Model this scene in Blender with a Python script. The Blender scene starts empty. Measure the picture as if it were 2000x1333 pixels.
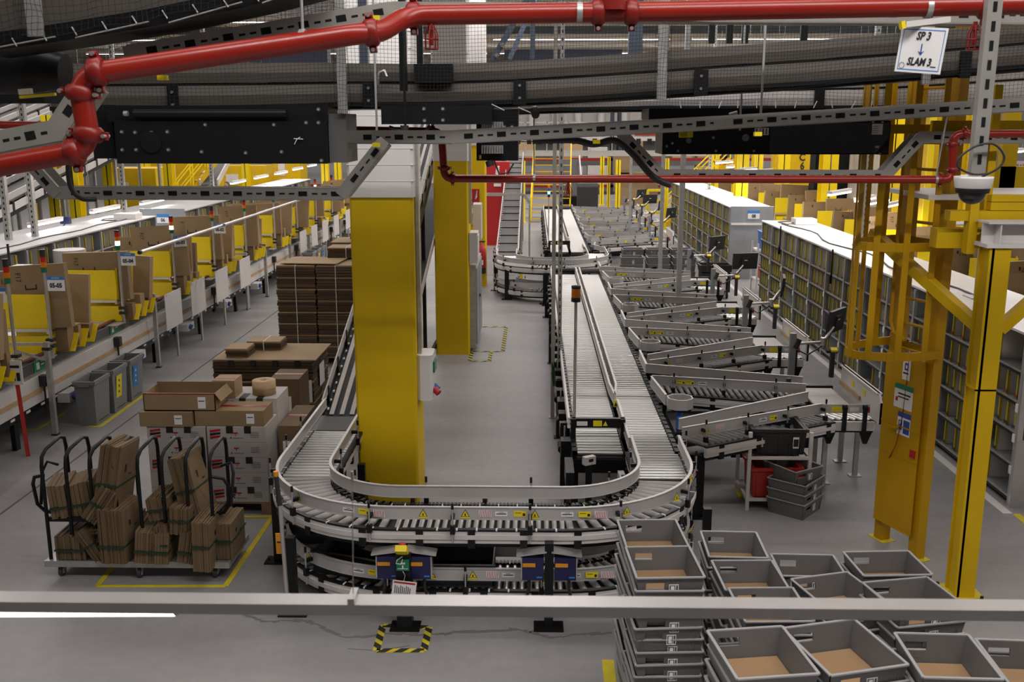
import bpy, math, random
from mathutils import Vector, Matrix

# ------------------------------------------------------------------ camera, world, light, exposure
SC = bpy.context.scene
COL = SC.collection
EYE = 4.0                                    # the camera stands on a raised walkway
PITCH, YAW = math.radians(12.36), math.radians(1.21)
cam_data = bpy.data.cameras.new('camera')
cam_data.lens, cam_data.sensor_width = 35.0, 36.0
cam_data.clip_start, cam_data.clip_end = 0.05, 300.0
cam_data.dof.use_dof = True
cam_data.dof.focus_distance = 13.0
cam_data.dof.aperture_fstop = 5.6
cam = bpy.data.objects.new('camera', cam_data)
cam.location = (0.0, 0.0, EYE)
cam.rotation_euler = (math.pi / 2 - PITCH, 0.0, YAW)
COL.objects.link(cam)
SC.camera = cam

SC.view_settings.view_transform = 'Standard'
SC.view_settings.look = 'None'
SC.view_settings.gamma = 1.0
SC.view_settings.use_curve_mapping = False
SC.view_settings.exposure = 0.0
SC.cycles.max_bounces = 7
SC.cycles.diffuse_bounces = 3
SC.cycles.glossy_bounces = 3
SC.cycles.transparent_max_bounces = 8
SC.cycles.sample_clamp_indirect = 6.0
SC.cycles.caustics_reflective = False
SC.cycles.caustics_refractive = False
SC.cycles.use_denoising = True

world = bpy.data.worlds.new('world')
SC.world = world
world.use_nodes = True
world.node_tree.nodes['Background'].inputs[0].default_value = (1.0, 0.95, 0.93, 1)
world.node_tree.nodes['Background'].inputs[1].default_value = 0.07


def light_strip(x, y, z, length, watts, wide=0.25):
    """Strip area light"""
    d = bpy.data.lights.new('batten_or_fill_light', 'AREA')
    d.shape = 'RECTANGLE'
    d.size, d.size_y = length, wide
    d.energy = watts
    d.color = (1.0, 0.955, 0.94)
    o = bpy.data.objects.new('batten_or_fill_light', d)
    o.location = (x, y, z)
    COL.objects.link(o)
    return o


# rows of LED battens across the hall; the hall is lit hardest beyond the first conveyors
for _y, _l, _m, _r in ((3.0, 210, 380, 400), (10.5, 70, 50, 230), (17.0, 240, 170, 620), (24.0, 430, 230, 800), (31.0, 640, 260, 860), (38.0, 680, 280, 860), (46.0, 720, 300, 860), (55.0, 720, 300, 860)):
    light_strip(-13.0, _y, 7.55, 22.0, _l)
    light_strip(2.0, _y, 7.55, 8.0, _m)
    light_strip(17.0, _y, 7.55, 20.0, _r)
    # added upward fill lights, no fixtures of their own, to brighten the ceiling
    o_ = light_strip(0.0, _y, 7.5, 50.0, 40 + _l * 0.22)
    o_.rotation_euler = (math.pi, 0, 0)

# two added fill strips that brighten the nearest column's white sleeve, and the tube hung below the handrail
light_strip(-0.8, 5.6, 6.6, 6.0, 50)
light_strip(-0.9, 9.0, 5.7, 3.4, 55)
# an added fill strip, out of view, to brighten the yellow packing panels
o_ = light_strip(-8.7, 17.0, 4.3, 15.0, 170, 0.15)
o_.rotation_euler = (0, math.radians(12), math.pi / 2)
light_strip(-0.9, 2.5, 2.42, 4.6, 52, 0.05)

# ------------------------------------------------------------------ small helpers
F = 1944.4
_cp, _sp, _cy, _sy = math.cos(PITCH), math.sin(PITCH), math.cos(YAW), math.sin(YAW)
_fw, _rt, _up = (-_sy * _cp, _cy * _cp, -_sp), (_cy, _sy, 0.0), (-_sy * _sp, _cy * _sp, _cp)


def _ray(px, py):
    a, b = (px - 1000) / F, -(py - 666.5) / F
    return [_fw[i] + a * _rt[i] + b * _up[i] for i in range(3)]


def G(px, py, z=0.0):
    """Where the photo's point lies on a level surface of height z."""
    d = _ray(px, py)
    t = (z - EYE) / d[2]
    return Vector((d[0] * t, d[1] * t, z))


def A(px, py, y):
    """Where the photo's point lies at distance y down the hall."""
    d = _ray(px, py)
    t = y / d[1]
    return Vector((d[0] * t, y, EYE + d[2] * t))


def AX(px, py, x):
    d = _ray(px, py)
    t = x / d[0]
    return Vector((x, d[1] * t, EYE + d[2] * t))


rnd = random.Random(7)
ORD = ['first', 'second', 'third', 'fourth', 'fifth', 'sixth', 'seventh', 'eighth', 'ninth', 'tenth', 'eleventh', 'twelfth', 'thirteenth',
       'fourteenth', 'fifteenth', 'sixteenth', 'seventeenth', 'eighteenth', 'nineteenth', 'twentieth']

# ------------------------------------------------------------------ materials
MATS = {}


def mat(name, color, rough=0.6, metal=0.0, noise=0.0, scale=8.0, emit=0.0, spec=0.5, bump=0.0, alpha=1.0, trans=0.0):
    m = bpy.data.materials.new(name)
    m.use_nodes = True
    nt = m.node_tree
    b = nt.nodes['Principled BSDF']
    b.inputs['Base Color'].default_value = (*color, 1)
    b.inputs['Roughness'].default_value = rough
    b.inputs['Metallic'].default_value = metal
    b.inputs['Specular IOR Level'].default_value = spec
    if trans:
        b.inputs['Transmission Weight'].default_value = trans
    if alpha < 1:
        b.inputs['Alpha'].default_value = alpha
    if emit:
        b.inputs['Emission Color'].default_value = (*color, 1)
        b.inputs['Emission Strength'].default_value = emit
    if noise or bump:
        tc = nt.nodes.new('ShaderNodeTexCoord')
        n = nt.nodes.new('ShaderNodeTexNoise')
        n.inputs['Scale'].default_value = scale
        n.inputs['Detail'].default_value = 5.0
        nt.links.new(tc.outputs['Object'], n.inputs['Vector'])
        if noise:
            r = nt.nodes.new('ShaderNodeMapRange')
            r.inputs['From Min'].default_value, r.inputs['From Max'].default_value = 0.3, 0.7
            r.inputs['To Min'].default_value, r.inputs['To Max'].default_value = 1 - noise, 1 + noise
            mx = nt.nodes.new('ShaderNodeMix')
            mx.data_type = 'RGBA'
            mx.blend_type = 'MULTIPLY'
            mx.inputs['Factor'].default_value = 1.0
            mx.inputs['A'].default_value = (*color, 1)
            nt.links.new(n.outputs['Fac'], r.inputs['Value'])
            nt.links.new(r.outputs['Result'], mx.inputs['B'])
            nt.links.new(mx.outputs['Result'], b.inputs['Base Color'])
        if bump:
            bp = nt.nodes.new('ShaderNodeBump')
            bp.inputs['Strength'].default_value = bump
            bp.inputs['Distance'].default_value = 0.01
            nt.links.new(n.outputs['Fac'], bp.inputs['Height'])
            nt.links.new(bp.outputs['Normal'], b.inputs['Normal'])
    MATS[name] = m
    return m


mat('yellow_paint', (0.64, 0.41, 0.006), 0.5, spec=0.25, noise=0.06, scale=2.5)
mat('column_yellow', (0.72, 0.48, 0.009), 0.55, noise=0.05, scale=1.5, spec=0.2)
mat('shaded_ladder_yellow', (0.50, 0.275, 0.003), 0.45, spec=0.3, noise=0.05, scale=3)  # darker yellow: shade on the ladder gate is put into the colour
mat('tray_yellow', (0.88, 0.65, 0.004), 0.45, noise=0.04, scale=3)
mat('tape_yellow', (0.62, 0.50, 0.02), 0.6, noise=0.15, scale=6)
mat('tape_black', (0.02, 0.02, 0.02), 0.6)
mat('white_paint', (0.72, 0.69, 0.67), 0.5, noise=0.03, scale=2)
mat('panel_white', (0.66, 0.63, 0.61), 0.55, noise=0.03, scale=4)
mat('skirt_white', (0.62, 0.59, 0.57), 0.42, noise=0.05, scale=5)
mat('guard_grey', (0.50, 0.48, 0.465), 0.38, metal=0.25, noise=0.05, scale=4)
mat('aluminium', (0.66, 0.64, 0.62), 0.32, metal=0.85, noise=0.06, scale=6)
mat('galvanised', (0.46, 0.455, 0.44), 0.42, metal=0.6, noise=0.12, scale=14)
mat('tray_galvanised', (0.36, 0.345, 0.315), 0.45, metal=0.35, noise=0.06, scale=9)
mat('rack_grey', (0.30, 0.315, 0.33), 0.4, metal=0.35, noise=0.06, scale=5)
mat('rack_top', (0.80, 0.78, 0.77), 0.30, metal=0.0, noise=0.05, scale=2)
mat('steel_roller', (0.60, 0.59, 0.57), 0.30, metal=0.85)
mat('dark_roller', (0.17, 0.165, 0.16), 0.42, metal=0.3)
mat('cone_roller', (0.36, 0.335, 0.32), 0.5)
mat('black_metal', (0.007, 0.0072, 0.0076), 0.42, noise=0.1, scale=6, spec=0.3)
mat('black_matt', (0.008, 0.008, 0.009), 0.8, spec=0.2)
mat('black_plastic', (0.02, 0.02, 0.021), 0.5)
mat('dark_screen', (0.008, 0.008, 0.010), 0.18)
mat('belt_grey', (0.085, 0.083, 0.083), 0.6, noise=0.08, scale=4)
mat('belt_dark', (0.03, 0.03, 0.032), 0.6, noise=0.1, scale=4)
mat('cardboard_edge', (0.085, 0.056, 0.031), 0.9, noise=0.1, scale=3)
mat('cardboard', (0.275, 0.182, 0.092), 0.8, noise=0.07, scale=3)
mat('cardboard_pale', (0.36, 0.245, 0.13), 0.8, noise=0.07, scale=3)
mat('cardboard_dark', (0.15, 0.095, 0.048), 0.85, noise=0.08, scale=3)
mat('cardboard_mid', (0.185, 0.122, 0.062), 0.85, noise=0.08, scale=3)
mat('rack_top_dull', (0.40, 0.39, 0.385), 0.5, noise=0.06, scale=2)
mat('box_white', (0.47, 0.435, 0.41), 0.65, noise=0.03, scale=4)
mat('tote_grey', (0.135, 0.13, 0.126), 0.5, noise=0.05, scale=6)
mat('tote_edge', (0.34, 0.335, 0.33), 0.55)
mat('tote_liner', (0.33, 0.20, 0.10), 0.8, noise=0.06, scale=5)
mat('bin_grey', (0.20, 0.205, 0.21), 0.5, noise=0.04, scale=4)
mat('pipe_red', (0.27, 0.014, 0.006), 0.30, noise=0.05, scale=5)
mat('coupling_red', (0.22, 0.009, 0.006), 0.38)
mat('sign_red', (0.42, 0.012, 0.015), 0.5)
mat('crate_red', (0.42, 0.02, 0.012), 0.45)
mat('crate_blue', (0.03, 0.12, 0.48), 0.45)
mat('sign_white', (0.80, 0.79, 0.78), 0.5)
mat('sign_blue', (0.04, 0.20, 0.55), 0.5)
mat('ink_black', (0.012, 0.011, 0.012), 0.6)
mat('ink_blue', (0.03, 0.07, 0.33), 0.5)
mat('label_yellow', (0.85, 0.68, 0.01), 0.5)
mat('label_orange', (0.75, 0.30, 0.01), 0.5)
mat('sign_green', (0.01, 0.20, 0.09), 0.5)
mat('drive_blue', (0.012, 0.012, 0.07), 0.35)
mat('wood_strip', (0.48, 0.32, 0.17), 0.6, noise=0.1, scale=8)
mat('pallet_wood', (0.26, 0.17, 0.09), 0.8, noise=0.2, scale=6)
mat('maroon', (0.12, 0.02, 0.025), 0.5)
mat('duct_blue', (0.012, 0.016, 0.045), 0.5)
mat('beam_blue', (0.10, 0.125, 0.17), 0.5)
mat('duct_sheet', (0.115, 0.10, 0.084), 0.6, noise=0.06, scale=1)
mat('cream_sheet', (0.50, 0.45, 0.385), 0.6, noise=0.05, scale=1)
mat('wall_grey', (0.50, 0.50, 0.50), 0.6, noise=0.04, scale=0.3)
mat('lens_dark', (0.012, 0.010, 0.012), 0.06, spec=0.8)
mat('clear_plastic', (0.75, 0.77, 0.75), 0.15, alpha=0.35)
mat('amber_lens', (0.75, 0.20, 0.01), 0.25)
mat('red_lens', (0.55, 0.02, 0.01), 0.25)
mat('green_lens', (0.01, 0.16, 0.07), 0.25)
mat('lit_white', (1.0, 0.97, 0.90), 0.4, emit=3.0)
mat('lit_green', (0.3, 1.0, 0.75), 0.4, emit=2.0)
mat('tube_light', (1.0, 0.98, 0.97), 0.4, emit=7.0)
mat('strip_light', (1.0, 0.98, 0.97), 0.4, emit=4.0)
mat('led_tube', (1.0, 0.98, 0.97), 0.4, emit=6.0)
mat('shirt_dark', (0.02, 0.022, 0.03), 0.8)
mat('net_black', (0.012, 0.012, 0.012), 0.8)
mat('rubber', (0.05, 0.052, 0.055), 0.7)
mat('crack_dark', (0.17, 0.16, 0.15), 0.85)
mat('joint_dark', (0.10, 0.09, 0.085), 0.85)
mat('leaf_green', (0.02, 0.10, 0.02), 0.6)
mat('strap_green', (0.012, 0.04, 0.02), 0.6)
mat('pole_grey', (0.40, 0.375, 0.33), 0.45, metal=0.3)
mat('shaded_divider_yellow', (0.50, 0.40, 0.02), 0.55)  # dimmed yellow, with the shade inside the racks put into the colour
mat('blue_plug', (0.03, 0.08, 0.32), 0.4)


def layered(name, c0, c1, freq, axis='Z'):
    """Edges of many flattened sheets lying on one another."""
    m = mat(name, c0, 0.85)
    nt = m.node_tree
    b = nt.nodes['Principled BSDF']
    tc = nt.nodes.new('ShaderNodeTexCoord')
    w = nt.nodes.new('ShaderNodeTexWave')
    w.bands_direction = axis
    w.inputs['Scale'].default_value = freq
    w.inputs['Distortion'].default_value = 1.5
    w.inputs['Detail'].default_value = 2.0
    w.inputs['Detail Scale'].default_value = 0.4
    cr = nt.nodes.new('ShaderNodeMix')
    cr.data_type = 'RGBA'
    cr.inputs['A'].default_value = (*c0, 1)
    cr.inputs['B'].default_value = (*c1, 1)
    nt.links.new(tc.outputs['Object'], w.inputs['Vector'])
    nt.links.new(w.outputs['Fac'], cr.inputs['Factor'])
    nt.links.new(cr.outputs['Result'], b.inputs['Base Color'])


layered('sheet_edges', (0.13, 0.075, 0.036), (0.28, 0.175, 0.09), 22)
layered('sheet_edges_upright', (0.15, 0.085, 0.04), (0.42, 0.29, 0.155), 26, 'X')


def floor_material():
    m = mat('concrete_floor', (0.30, 0.292, 0.29), 0.42, spec=0.4)
    nt = m.node_tree
    b = nt.nodes['Principled BSDF']
    tc = nt.nodes.new('ShaderNodeTexCoord')
    a = nt.nodes.new('ShaderNodeTexNoise')
    a.inputs['Scale'].default_value, a.inputs['Detail'].default_value = 0.55, 6
    c = nt.nodes.new('ShaderNodeTexNoise')
    c.inputs['Scale'].default_value, c.inputs['Detail'].default_value = 9.0, 6
    mp = nt.nodes.new('ShaderNodeMapping')
    mp.inputs['Scale'].default_value = (0.6, 2.6, 1)
    add = nt.nodes.new('ShaderNodeMath')
    add.operation = 'MULTIPLY_ADD'
    add.inputs[1].default_value = 0.35
    ramp = nt.nodes.new('ShaderNodeValToRGB')
    ramp.color_ramp.elements[0].position, ramp.color_ramp.elements[1].position = 0.45, 0.95
    ramp.color_ramp.elements[0].color = (0.235, 0.228, 0.226, 1)
    ramp.color_ramp.elements[1].color = (0.345, 0.335, 0.332, 1)
    nt.links.new(tc.outputs['Object'], mp.inputs['Vector'])
    nt.links.new(mp.outputs['Vector'], a.inputs['Vector'])
    nt.links.new(tc.outputs['Object'], c.inputs['Vector'])
    nt.links.new(c.outputs['Fac'], add.inputs[0])
    nt.links.new(a.outputs['Fac'], add.inputs[2])
    nt.links.new(add.outputs['Value'], ramp.inputs['Fac'])
    nt.links.new(ramp.outputs['Color'], b.inputs['Base Color'])
    rr = nt.nodes.new('ShaderNodeMapRange')
    rr.inputs['To Min'].default_value, rr.inputs['To Max'].default_value = 0.34, 0.55
    nt.links.new(a.outputs['Fac'], rr.inputs['Value'])
    nt.links.new(rr.outputs['Result'], b.inputs['Roughness'])


floor_material()


# ------------------------------------------------------------------ mesh builder
def smooth(pts, n=6):
    """A soft curve through the points."""
    pts = [Vector(p) for p in pts]
    out = []
    for i in range(len(pts) - 1):
        a, b, c, d = pts[max(i - 1, 0)], pts[i], pts[i + 1], pts[min(i + 2, len(pts) - 1)]
        for k in range(n):
            t = k / n
            out.append(.5 * ((2 * b) + (c - a) * t + (2 * a - 5 * b + 4 * c - d) * t * t + (3 * b - a - 3 * c + d) * t ** 3))
    return out + [pts[-1]]


class MB:
    """Collects boxes, bars, tubes and sweeps; build() links them as ONE mesh object."""

    def __init__(self, m='galvanised'):
        self.v, self.f, self.mi, self.sm, self.mats = [], [], [], [], [m]
        self.cur, self.smooth = 0, False

    def use(self, m):
        if m not in self.mats:
            self.mats.append(m)
        self.cur = self.mats.index(m)
        return self

    def add(self, vs, fs, smooth=False):
        b = len(self.v)
        self.v.extend(tuple(p) for p in vs)
        for f in fs:
            self.f.append([b + i for i in f])
            self.mi.append(self.cur)
            self.sm.append(smooth)
        return self

    def box(self, x0, y0, z0, x1, y1, z1, M=None):
        vs = [Vector(p) for p in ((x0, y0, z0), (x1, y0, z0), (x1, y1, z0), (x0, y1, z0), (x0, y0, z1), (x1, y0, z1), (x1, y1, z1), (x0, y1, z1))]
        if M is not None:
            vs = [M @ p for p in vs]
        return self.add(vs, [(0, 3, 2, 1), (4, 5, 6, 7), (0, 1, 5, 4), (1, 2, 6, 5), (2, 3, 7, 6), (3, 0, 4, 7)])

    def cbox(self, c, s, M=None):
        return self.box(c[0] - s[0] / 2, c[1] - s[1] / 2, c[2] - s[2] / 2, c[0] + s[0] / 2, c[1] + s[1] / 2, c[2] + s[2] / 2, M)

    def bar(self, p, q, w, h, up=(0, 0, 1)):
        """A straight bar from p to q; w across, h along `up`."""
        p, q, up = Vector(p), Vector(q), Vector(up)
        d = (q - p).normalized()
        s = d.cross(up)
        if s.length < 1e-5:
            s = d.cross(Vector((0, 1, 0)))
        s.normalize()
        u = s.cross(d).normalized()
        s, u = s * w / 2, u * h / 2
        vs = [p - s - u, p + s - u, p + s + u, p - s + u, q - s - u, q + s - u, q + s + u, q - s + u]
        return self.add(vs, [(0, 1, 2, 3), (7, 6, 5, 4), (0, 4, 5, 1), (1, 5, 6, 2), (2, 6, 7, 3), (3, 7, 4, 0)])

    def tube(self, pts, r, n=8, caps=True):
        pts = [Vector(p) for p in pts]
        rings = []
        ref = None
        for i, p in enumerate(pts):
            d = (pts[min(i + 1, len(pts) - 1)] - pts[max(i - 1, 0)]).normalized()
            if ref is None:
                ref = d.cross(Vector((0, 0, 1)))
                if ref.length < 1e-3:
                    ref = d.cross(Vector((0, 1, 0)))
            ref = (ref - d * ref.dot(d)).normalized()
            o = d.cross(ref)
            rr = r[i] if isinstance(r, (list, tuple)) else r
            rings.append([p + ref * math.cos(2 * math.pi * k / n) * rr + o * math.sin(2 * math.pi * k / n) * rr for k in range(n)])
        vs = [p for ring in rings for p in ring]
        fs = []
        for i in range(len(rings) - 1):
            for k in range(n):
                a, b = i * n + k, i * n + (k + 1) % n
                fs.append((a, b, b + n, a + n))
        self.add(vs, fs, True)
        if caps:
            self.add(rings[0], [tuple(range(n))[::-1]])
            self.add(rings[-1], [tuple(range(n))])
        return self

    def cyl(self, p, q, r, n=12, r2=None):
        return self.tube([p, q], [r, r if r2 is None else r2], n)

    def prism(self, poly, z0, z1, M=None):
        n = len(poly)
        vs = [Vector((x, y, z0)) for x, y in poly] + [Vector((x, y, z1)) for x, y in poly]
        if M is not None:
            vs = [M @ p for p in vs]
        fs = [tuple(range(n))[::-1], tuple(range(n, 2 * n))] + [(i, (i + 1) % n, n + (i + 1) % n, n + i) for i in range(n)]
        return self.add(vs, fs)

    def ribbon(self, path, off, z0, z1, t):
        """A rectangular section swept along a level path at a sideways offset."""
        out = offset_path(path, off - t / 2), offset_path(path, off + t / 2)
        vs = []
        for a, b, c in zip(out[0], out[1], path):
            z = c[2]
            vs += [(a.x, a.y, z + z0), (b.x, b.y, z + z0), (b.x, b.y, z + z1), (a.x, a.y, z + z1)]
        fs = []
        for i in range(len(path) - 1):
            k = 4 * i
            for j in range(4):
                fs.append((k + j, k + (j + 1) % 4, k + 4 + (j + 1) % 4, k + 4 + j))
        e = 4 * (len(path) - 1)
        fs += [(0, 3, 2, 1), (e, e + 1, e + 2, e + 3)]
        return self.add(vs, fs)

    def lathe(self, prof, c=(0, 0, 0), n=20):
        vs, fs = [], []
        for r, z in prof:
            for k in range(n):
                a = 2 * math.pi * k / n
                vs.append((c[0] + r * math.cos(a), c[1] + r * math.sin(a), c[2] + z))
        for i in range(len(prof) - 1):
            for k in range(n):
                a, b = i * n + k, i * n + (k + 1) % n
                fs.append((a, b, b + n, a + n))
        return self.add(vs, fs, True)

    def mesh(self, name):
        me = bpy.data.meshes.new(name)
        me.from_pydata(self.v, [], self.f)
        for m in self.mats:
            me.materials.append(MATS[m])
        me.polygons.foreach_set('material_index', self.mi)
        me.polygons.foreach_set('use_smooth', self.sm)
        me.update()
        return me

    def build(self, name, parent=None, world=True, **tags):
        return put(name, self.mesh(name), parent, world, **tags)


def offset_path(path, off):
    out = []
    n = len(path)
    for i in range(n):
        a, b = Vector(path[max(i - 1, 0)]), Vector(path[min(i + 1, n - 1)])
        p = Vector(path[i])
        d0 = (p - a) if i > 0 else (b - p)
        d1 = (b - p) if i < n - 1 else (p - a)
        d0.z = d1.z = 0
        d0.normalize()
        d1.normalize()
        d = (d0 + d1).normalized()
        k = 1 / max(0.3, d.dot(d1))
        out.append(Vector((p.x - d.y * off * k, p.y + d.x * off * k, p.z)))
    return out


INV = {}


def put(name, me, parent=None, world=True, loc=None, rot=None, **tags):
    o = bpy.data.objects.new(name, me)
    COL.objects.link(o)
    if parent is not None:
        o.parent = parent
        if world:
            o.matrix_parent_inverse = INV[parent.name]
    if loc is not None:
        o.location = loc
    if rot is not None:
        o.rotation_euler = rot
    for k, v in tags.items():
        o[k] = v
    INV[o.name] = Matrix.Identity(4)
    return o


def thing(name, label, cat, loc=(0, 0, 0), rz=0.0, group=None, kind='thing'):
    o = bpy.data.objects.new(name, None)
    o.empty_display_size = 0.1
    COL.objects.link(o)
    o.location = loc
    o.rotation_euler = (0, 0, rz)
    tag(o, label, cat, group, kind)
    INV[o.name] = (Matrix.Translation(loc) @ Matrix.Rotation(rz, 4, 'Z')).inverted()
    return o


def tag(o, label, cat, group=None, kind='thing'):
    o['label'] = label
    o['category'] = cat
    o['kind'] = kind
    if group:
        o['group'] = group
    return o


def struct(name, mb):
    o = mb.build(name)
    o['kind'] = 'structure'
    return o


KIDS = {}


def copy_tree(o, loc=None, rz=None, label=None, group=None, parent=None):
    c = o.copy()
    COL.objects.link(c)
    INV[c.name] = INV.get(o.name, Matrix.Identity(4))
    if parent is not None:
        c.parent = parent
    if loc is not None:
        c.location = loc
    if rz is not None:
        c.rotation_euler = (0, 0, rz)
    if label:
        c['label'] = label
    if group:
        c['group'] = group
    for ch in list(o.children):
        copy_tree(ch, parent=c)
    return c


def text(s, size, m, parent, M, name='lettering', align='CENTER', ext=0.0006, bold=0.0, shear=0.0, world=False, sx=0.85):
    cu = bpy.data.curves.new(name, 'FONT')
    cu.body = s
    cu.size = size
    cu.align_x, cu.align_y = align, 'CENTER'
    cu.extrude = ext
    cu.offset = bold
    cu.shear = shear
    cu.resolution_u = 2
    cu.materials.append(MATS[m])
    tmp = bpy.data.objects.new(name, cu)
    me = bpy.data.meshes.new_from_object(tmp)
    bpy.data.objects.remove(tmp)
    o = put(name, me, parent, world)
    o.matrix_basis = M @ Matrix.Scale(sx, 4, Vector((1, 0, 0)))
    return o


def facing(loc, rz=0.0, tilt=0.0, roll=0.0):
    """Upright lettering seen from -Y when rz is 0."""
    return Matrix.Translation(loc) @ Matrix.Rotation(rz, 4, 'Z') @ Matrix.Rotation(math.pi / 2 + tilt, 4, 'X') @ Matrix.Rotation(roll, 4, 'Z')


def arc(cx, cy, r, a0, a1, n):
    return [(cx + r * math.cos(a0 + (a1 - a0) * i / n), cy + r * math.sin(a0 + (a1 - a0) * i / n)) for i in range(n + 1)]


def path_len(path):
    return sum((Vector(path[i + 1]) - Vector(path[i])).length for i in range(len(path) - 1))


def along(path, step, start=0.0):
    """(point, heading) every `step` along a path."""
    out, need = [], start
    for i in range(len(path) - 1):
        a, b = Vector(path[i]), Vector(path[i + 1])
        L = (b - a).length
        if L < 1e-9:
            continue
        while need <= L:
            out.append((a + (b - a) * (need / L), (b - a) / L))
            need += step
        need -= L
    return out
# ------------------------------------------------------------------ the setting
mb = MB('concrete_floor'); mb.box(-40, -4, -0.2, 40, 66, 0.0); struct('floor', mb)
mb = MB('wall_grey'); mb.box(-40, 65, 0, 40, 65.3, 8.2)
mb.use('white_paint')
for i in range(40):
    x = -39 + i * 2
    mb.box(x, 64.9, 3.6, x + 0.35, 65.0, 8.0)
struct('wall_back', mb)
mb = MB('wall_grey'); mb.box(-40.3, -4, 0, -40, 65, 8.2); struct('wall_left', mb)
mb = MB('wall_grey'); mb.box(40, -4, 0, 40.3, 65, 8.2); struct('wall_right', mb)
mb = MB('cream_sheet'); mb.box(-40, -4, 8.0, 40, 65, 8.2); struct('ceiling', mb)

# floor joints and cracks
mb = MB('joint_dark')
mb.box(-5.57, 2, 0.0, -5.545, 40, 0.002)
mb.box(-30, 26.5, 0.0, 30, 26.52, 0.002)
struct('floor_joint_line', mb)
mb = MB('crack_dark')
crk = [(470, 1198), (490, 1205), (520, 1215), (560, 1213), (600, 1214), (620, 1220), (640, 1232), (675, 1246), (720, 1244), (760, 1238), (800, 1240), (850, 1240), (900, 1235), (985, 1233), (1010, 1230), (1050, 1240), (1080, 1246), (1130, 1240), (1195, 1236)]
for i in range(len(crk) - 1):
    a, b = G(*crk[i]), G(*crk[i + 1])
    for s in range(3):
        u = a.lerp(b, s / 3) + Vector((0, rnd.uniform(-.02, .02) if s else 0, 0.001))
        w = a.lerp(b, (s + 1) / 3) + Vector((0, 0, 0.001))
        mb.bar(u, w, rnd.uniform(.012, .05), 0.002)
for pp in (((680, 1268), (740, 1272), (800, 1262)), ((1165, 1150), (1190, 1165))):
    for i in range(len(pp) - 1):
        mb.bar(G(*pp[i]) + Vector((0, 0, .001)), G(*pp[i + 1]) + Vector((0, 0, .001)), 0.012, 0.002)
struct('floor_crack', mb)

# white strip along the foot of the sorting racks
mb = MB('panel_white'); mb.box(4.93, 9.9, 0.0, 5.03, 38, 0.006)
tag(mb.build('floor_strip'), 'long thin white strip on floor along the grey sorting racks', 'floor strip')


def tape_frame(pts, w, label, closed=True, m='tape_yellow'):
    mb = MB(m)
    n = len(pts)
    for i in range(n if closed else n - 1):
        a, b = Vector(pts[i]), Vector(pts[(i + 1) % n])
        mb.bar(a + Vector((0, 0, .002 + .0004 * i)), b + Vector((0, 0, .002 + .0004 * i)), w, 0.002)
    return tag(mb.build('floor_tape'), label, 'floor tape')


def hazard_frame(pts, w, step, label):
    mb = MB('tape_yellow')
    n = len(pts)
    for i in range(n - 1):
        a, b = Vector(pts[i]), Vector(pts[i + 1])
        mb.use('tape_yellow')
        z = Vector((0, 0, .002))
        mb.bar(a + z, b + z, w, 0.002)
        d = (b - a)
        L = d.length
        d.normalize()
        s = Vector((-d.y, d.x, 0))
        mb.use('tape_black')
        k = 0.0
        while k + step < L + w:
            p = a + d * k
            h = s * w / 2
            q0, q1 = min(k + step * .55, L), min(k + step, L)
            vs = [a + d * max(0, min(k, L)) - h, a + d * q0 - h, a + d * q1 + h, a + d * min(k + step * .45, L) + h]
            mb.add([v + Vector((0, 0, .0045)) for v in vs], [(0, 1, 2, 3)])
            k += step
    return tag(mb.build('hazard_tape'), label, 'hazard tape')


hz = [G(735, 1272), G(828, 1272), G(838, 1227), G(748, 1223), G(735, 1272)]
hazard_frame(hz, 0.06, 0.13, 'black and yellow striped tape square on floor round the stop button post')
c2 = [(-1.06, 19.55, 0), (-.53, 19.55, 0), (-.53, 17.35, 0), (-1.08, 17.35, 0)]
hazard_frame(c2, 0.075, 0.2, 'large striped hazard tape outline on floor beside the grey cabinet')
hazard_frame([(-1.08, 17.3, 0), (-1.08, 16.6, 0), (-.74, 16.6, 0), (-.74, 17.3, 0)], 0.07, 0.18, 'small striped hazard tape square at corner of the second yellow column')
tape_frame([G(190, 1146), G(440, 1146), G(532, 1010), G(300, 1010)], 0.05, 'yellow tape rectangle on floor under the cardboard trolley')
tape_frame([G(458, 1082), G(490, 1082)], 0.05, 'short yellow tape tick on floor at trolley corner', False)
tape_frame([G(172, 833), G(196, 834), G(290, 766)], 0.06, 'yellow tape angle on floor around the three grey waste bins', False)
tape_frame([G(1435, 948), G(1448, 975), G(1515, 975)], 0.05, 'yellow tape corner on floor under the red crate cart', False)
tape_frame([G(1187, 1290), G(1193, 1345)], 0.09, 'short yellow tape strip on floor beside the tallest tote stack', False)
tape_frame([G(1985, 1005), G(2050, 1060)], 0.08, 'yellow tape strip on floor by the last rack end', False)
tape_frame([(-7.2, 12.6, 0), (-6.6, 12.6, 0), (-6.6, 13.4, 0)], 0.05, 'yellow tape on floor under the packing conveyor', False)

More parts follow.
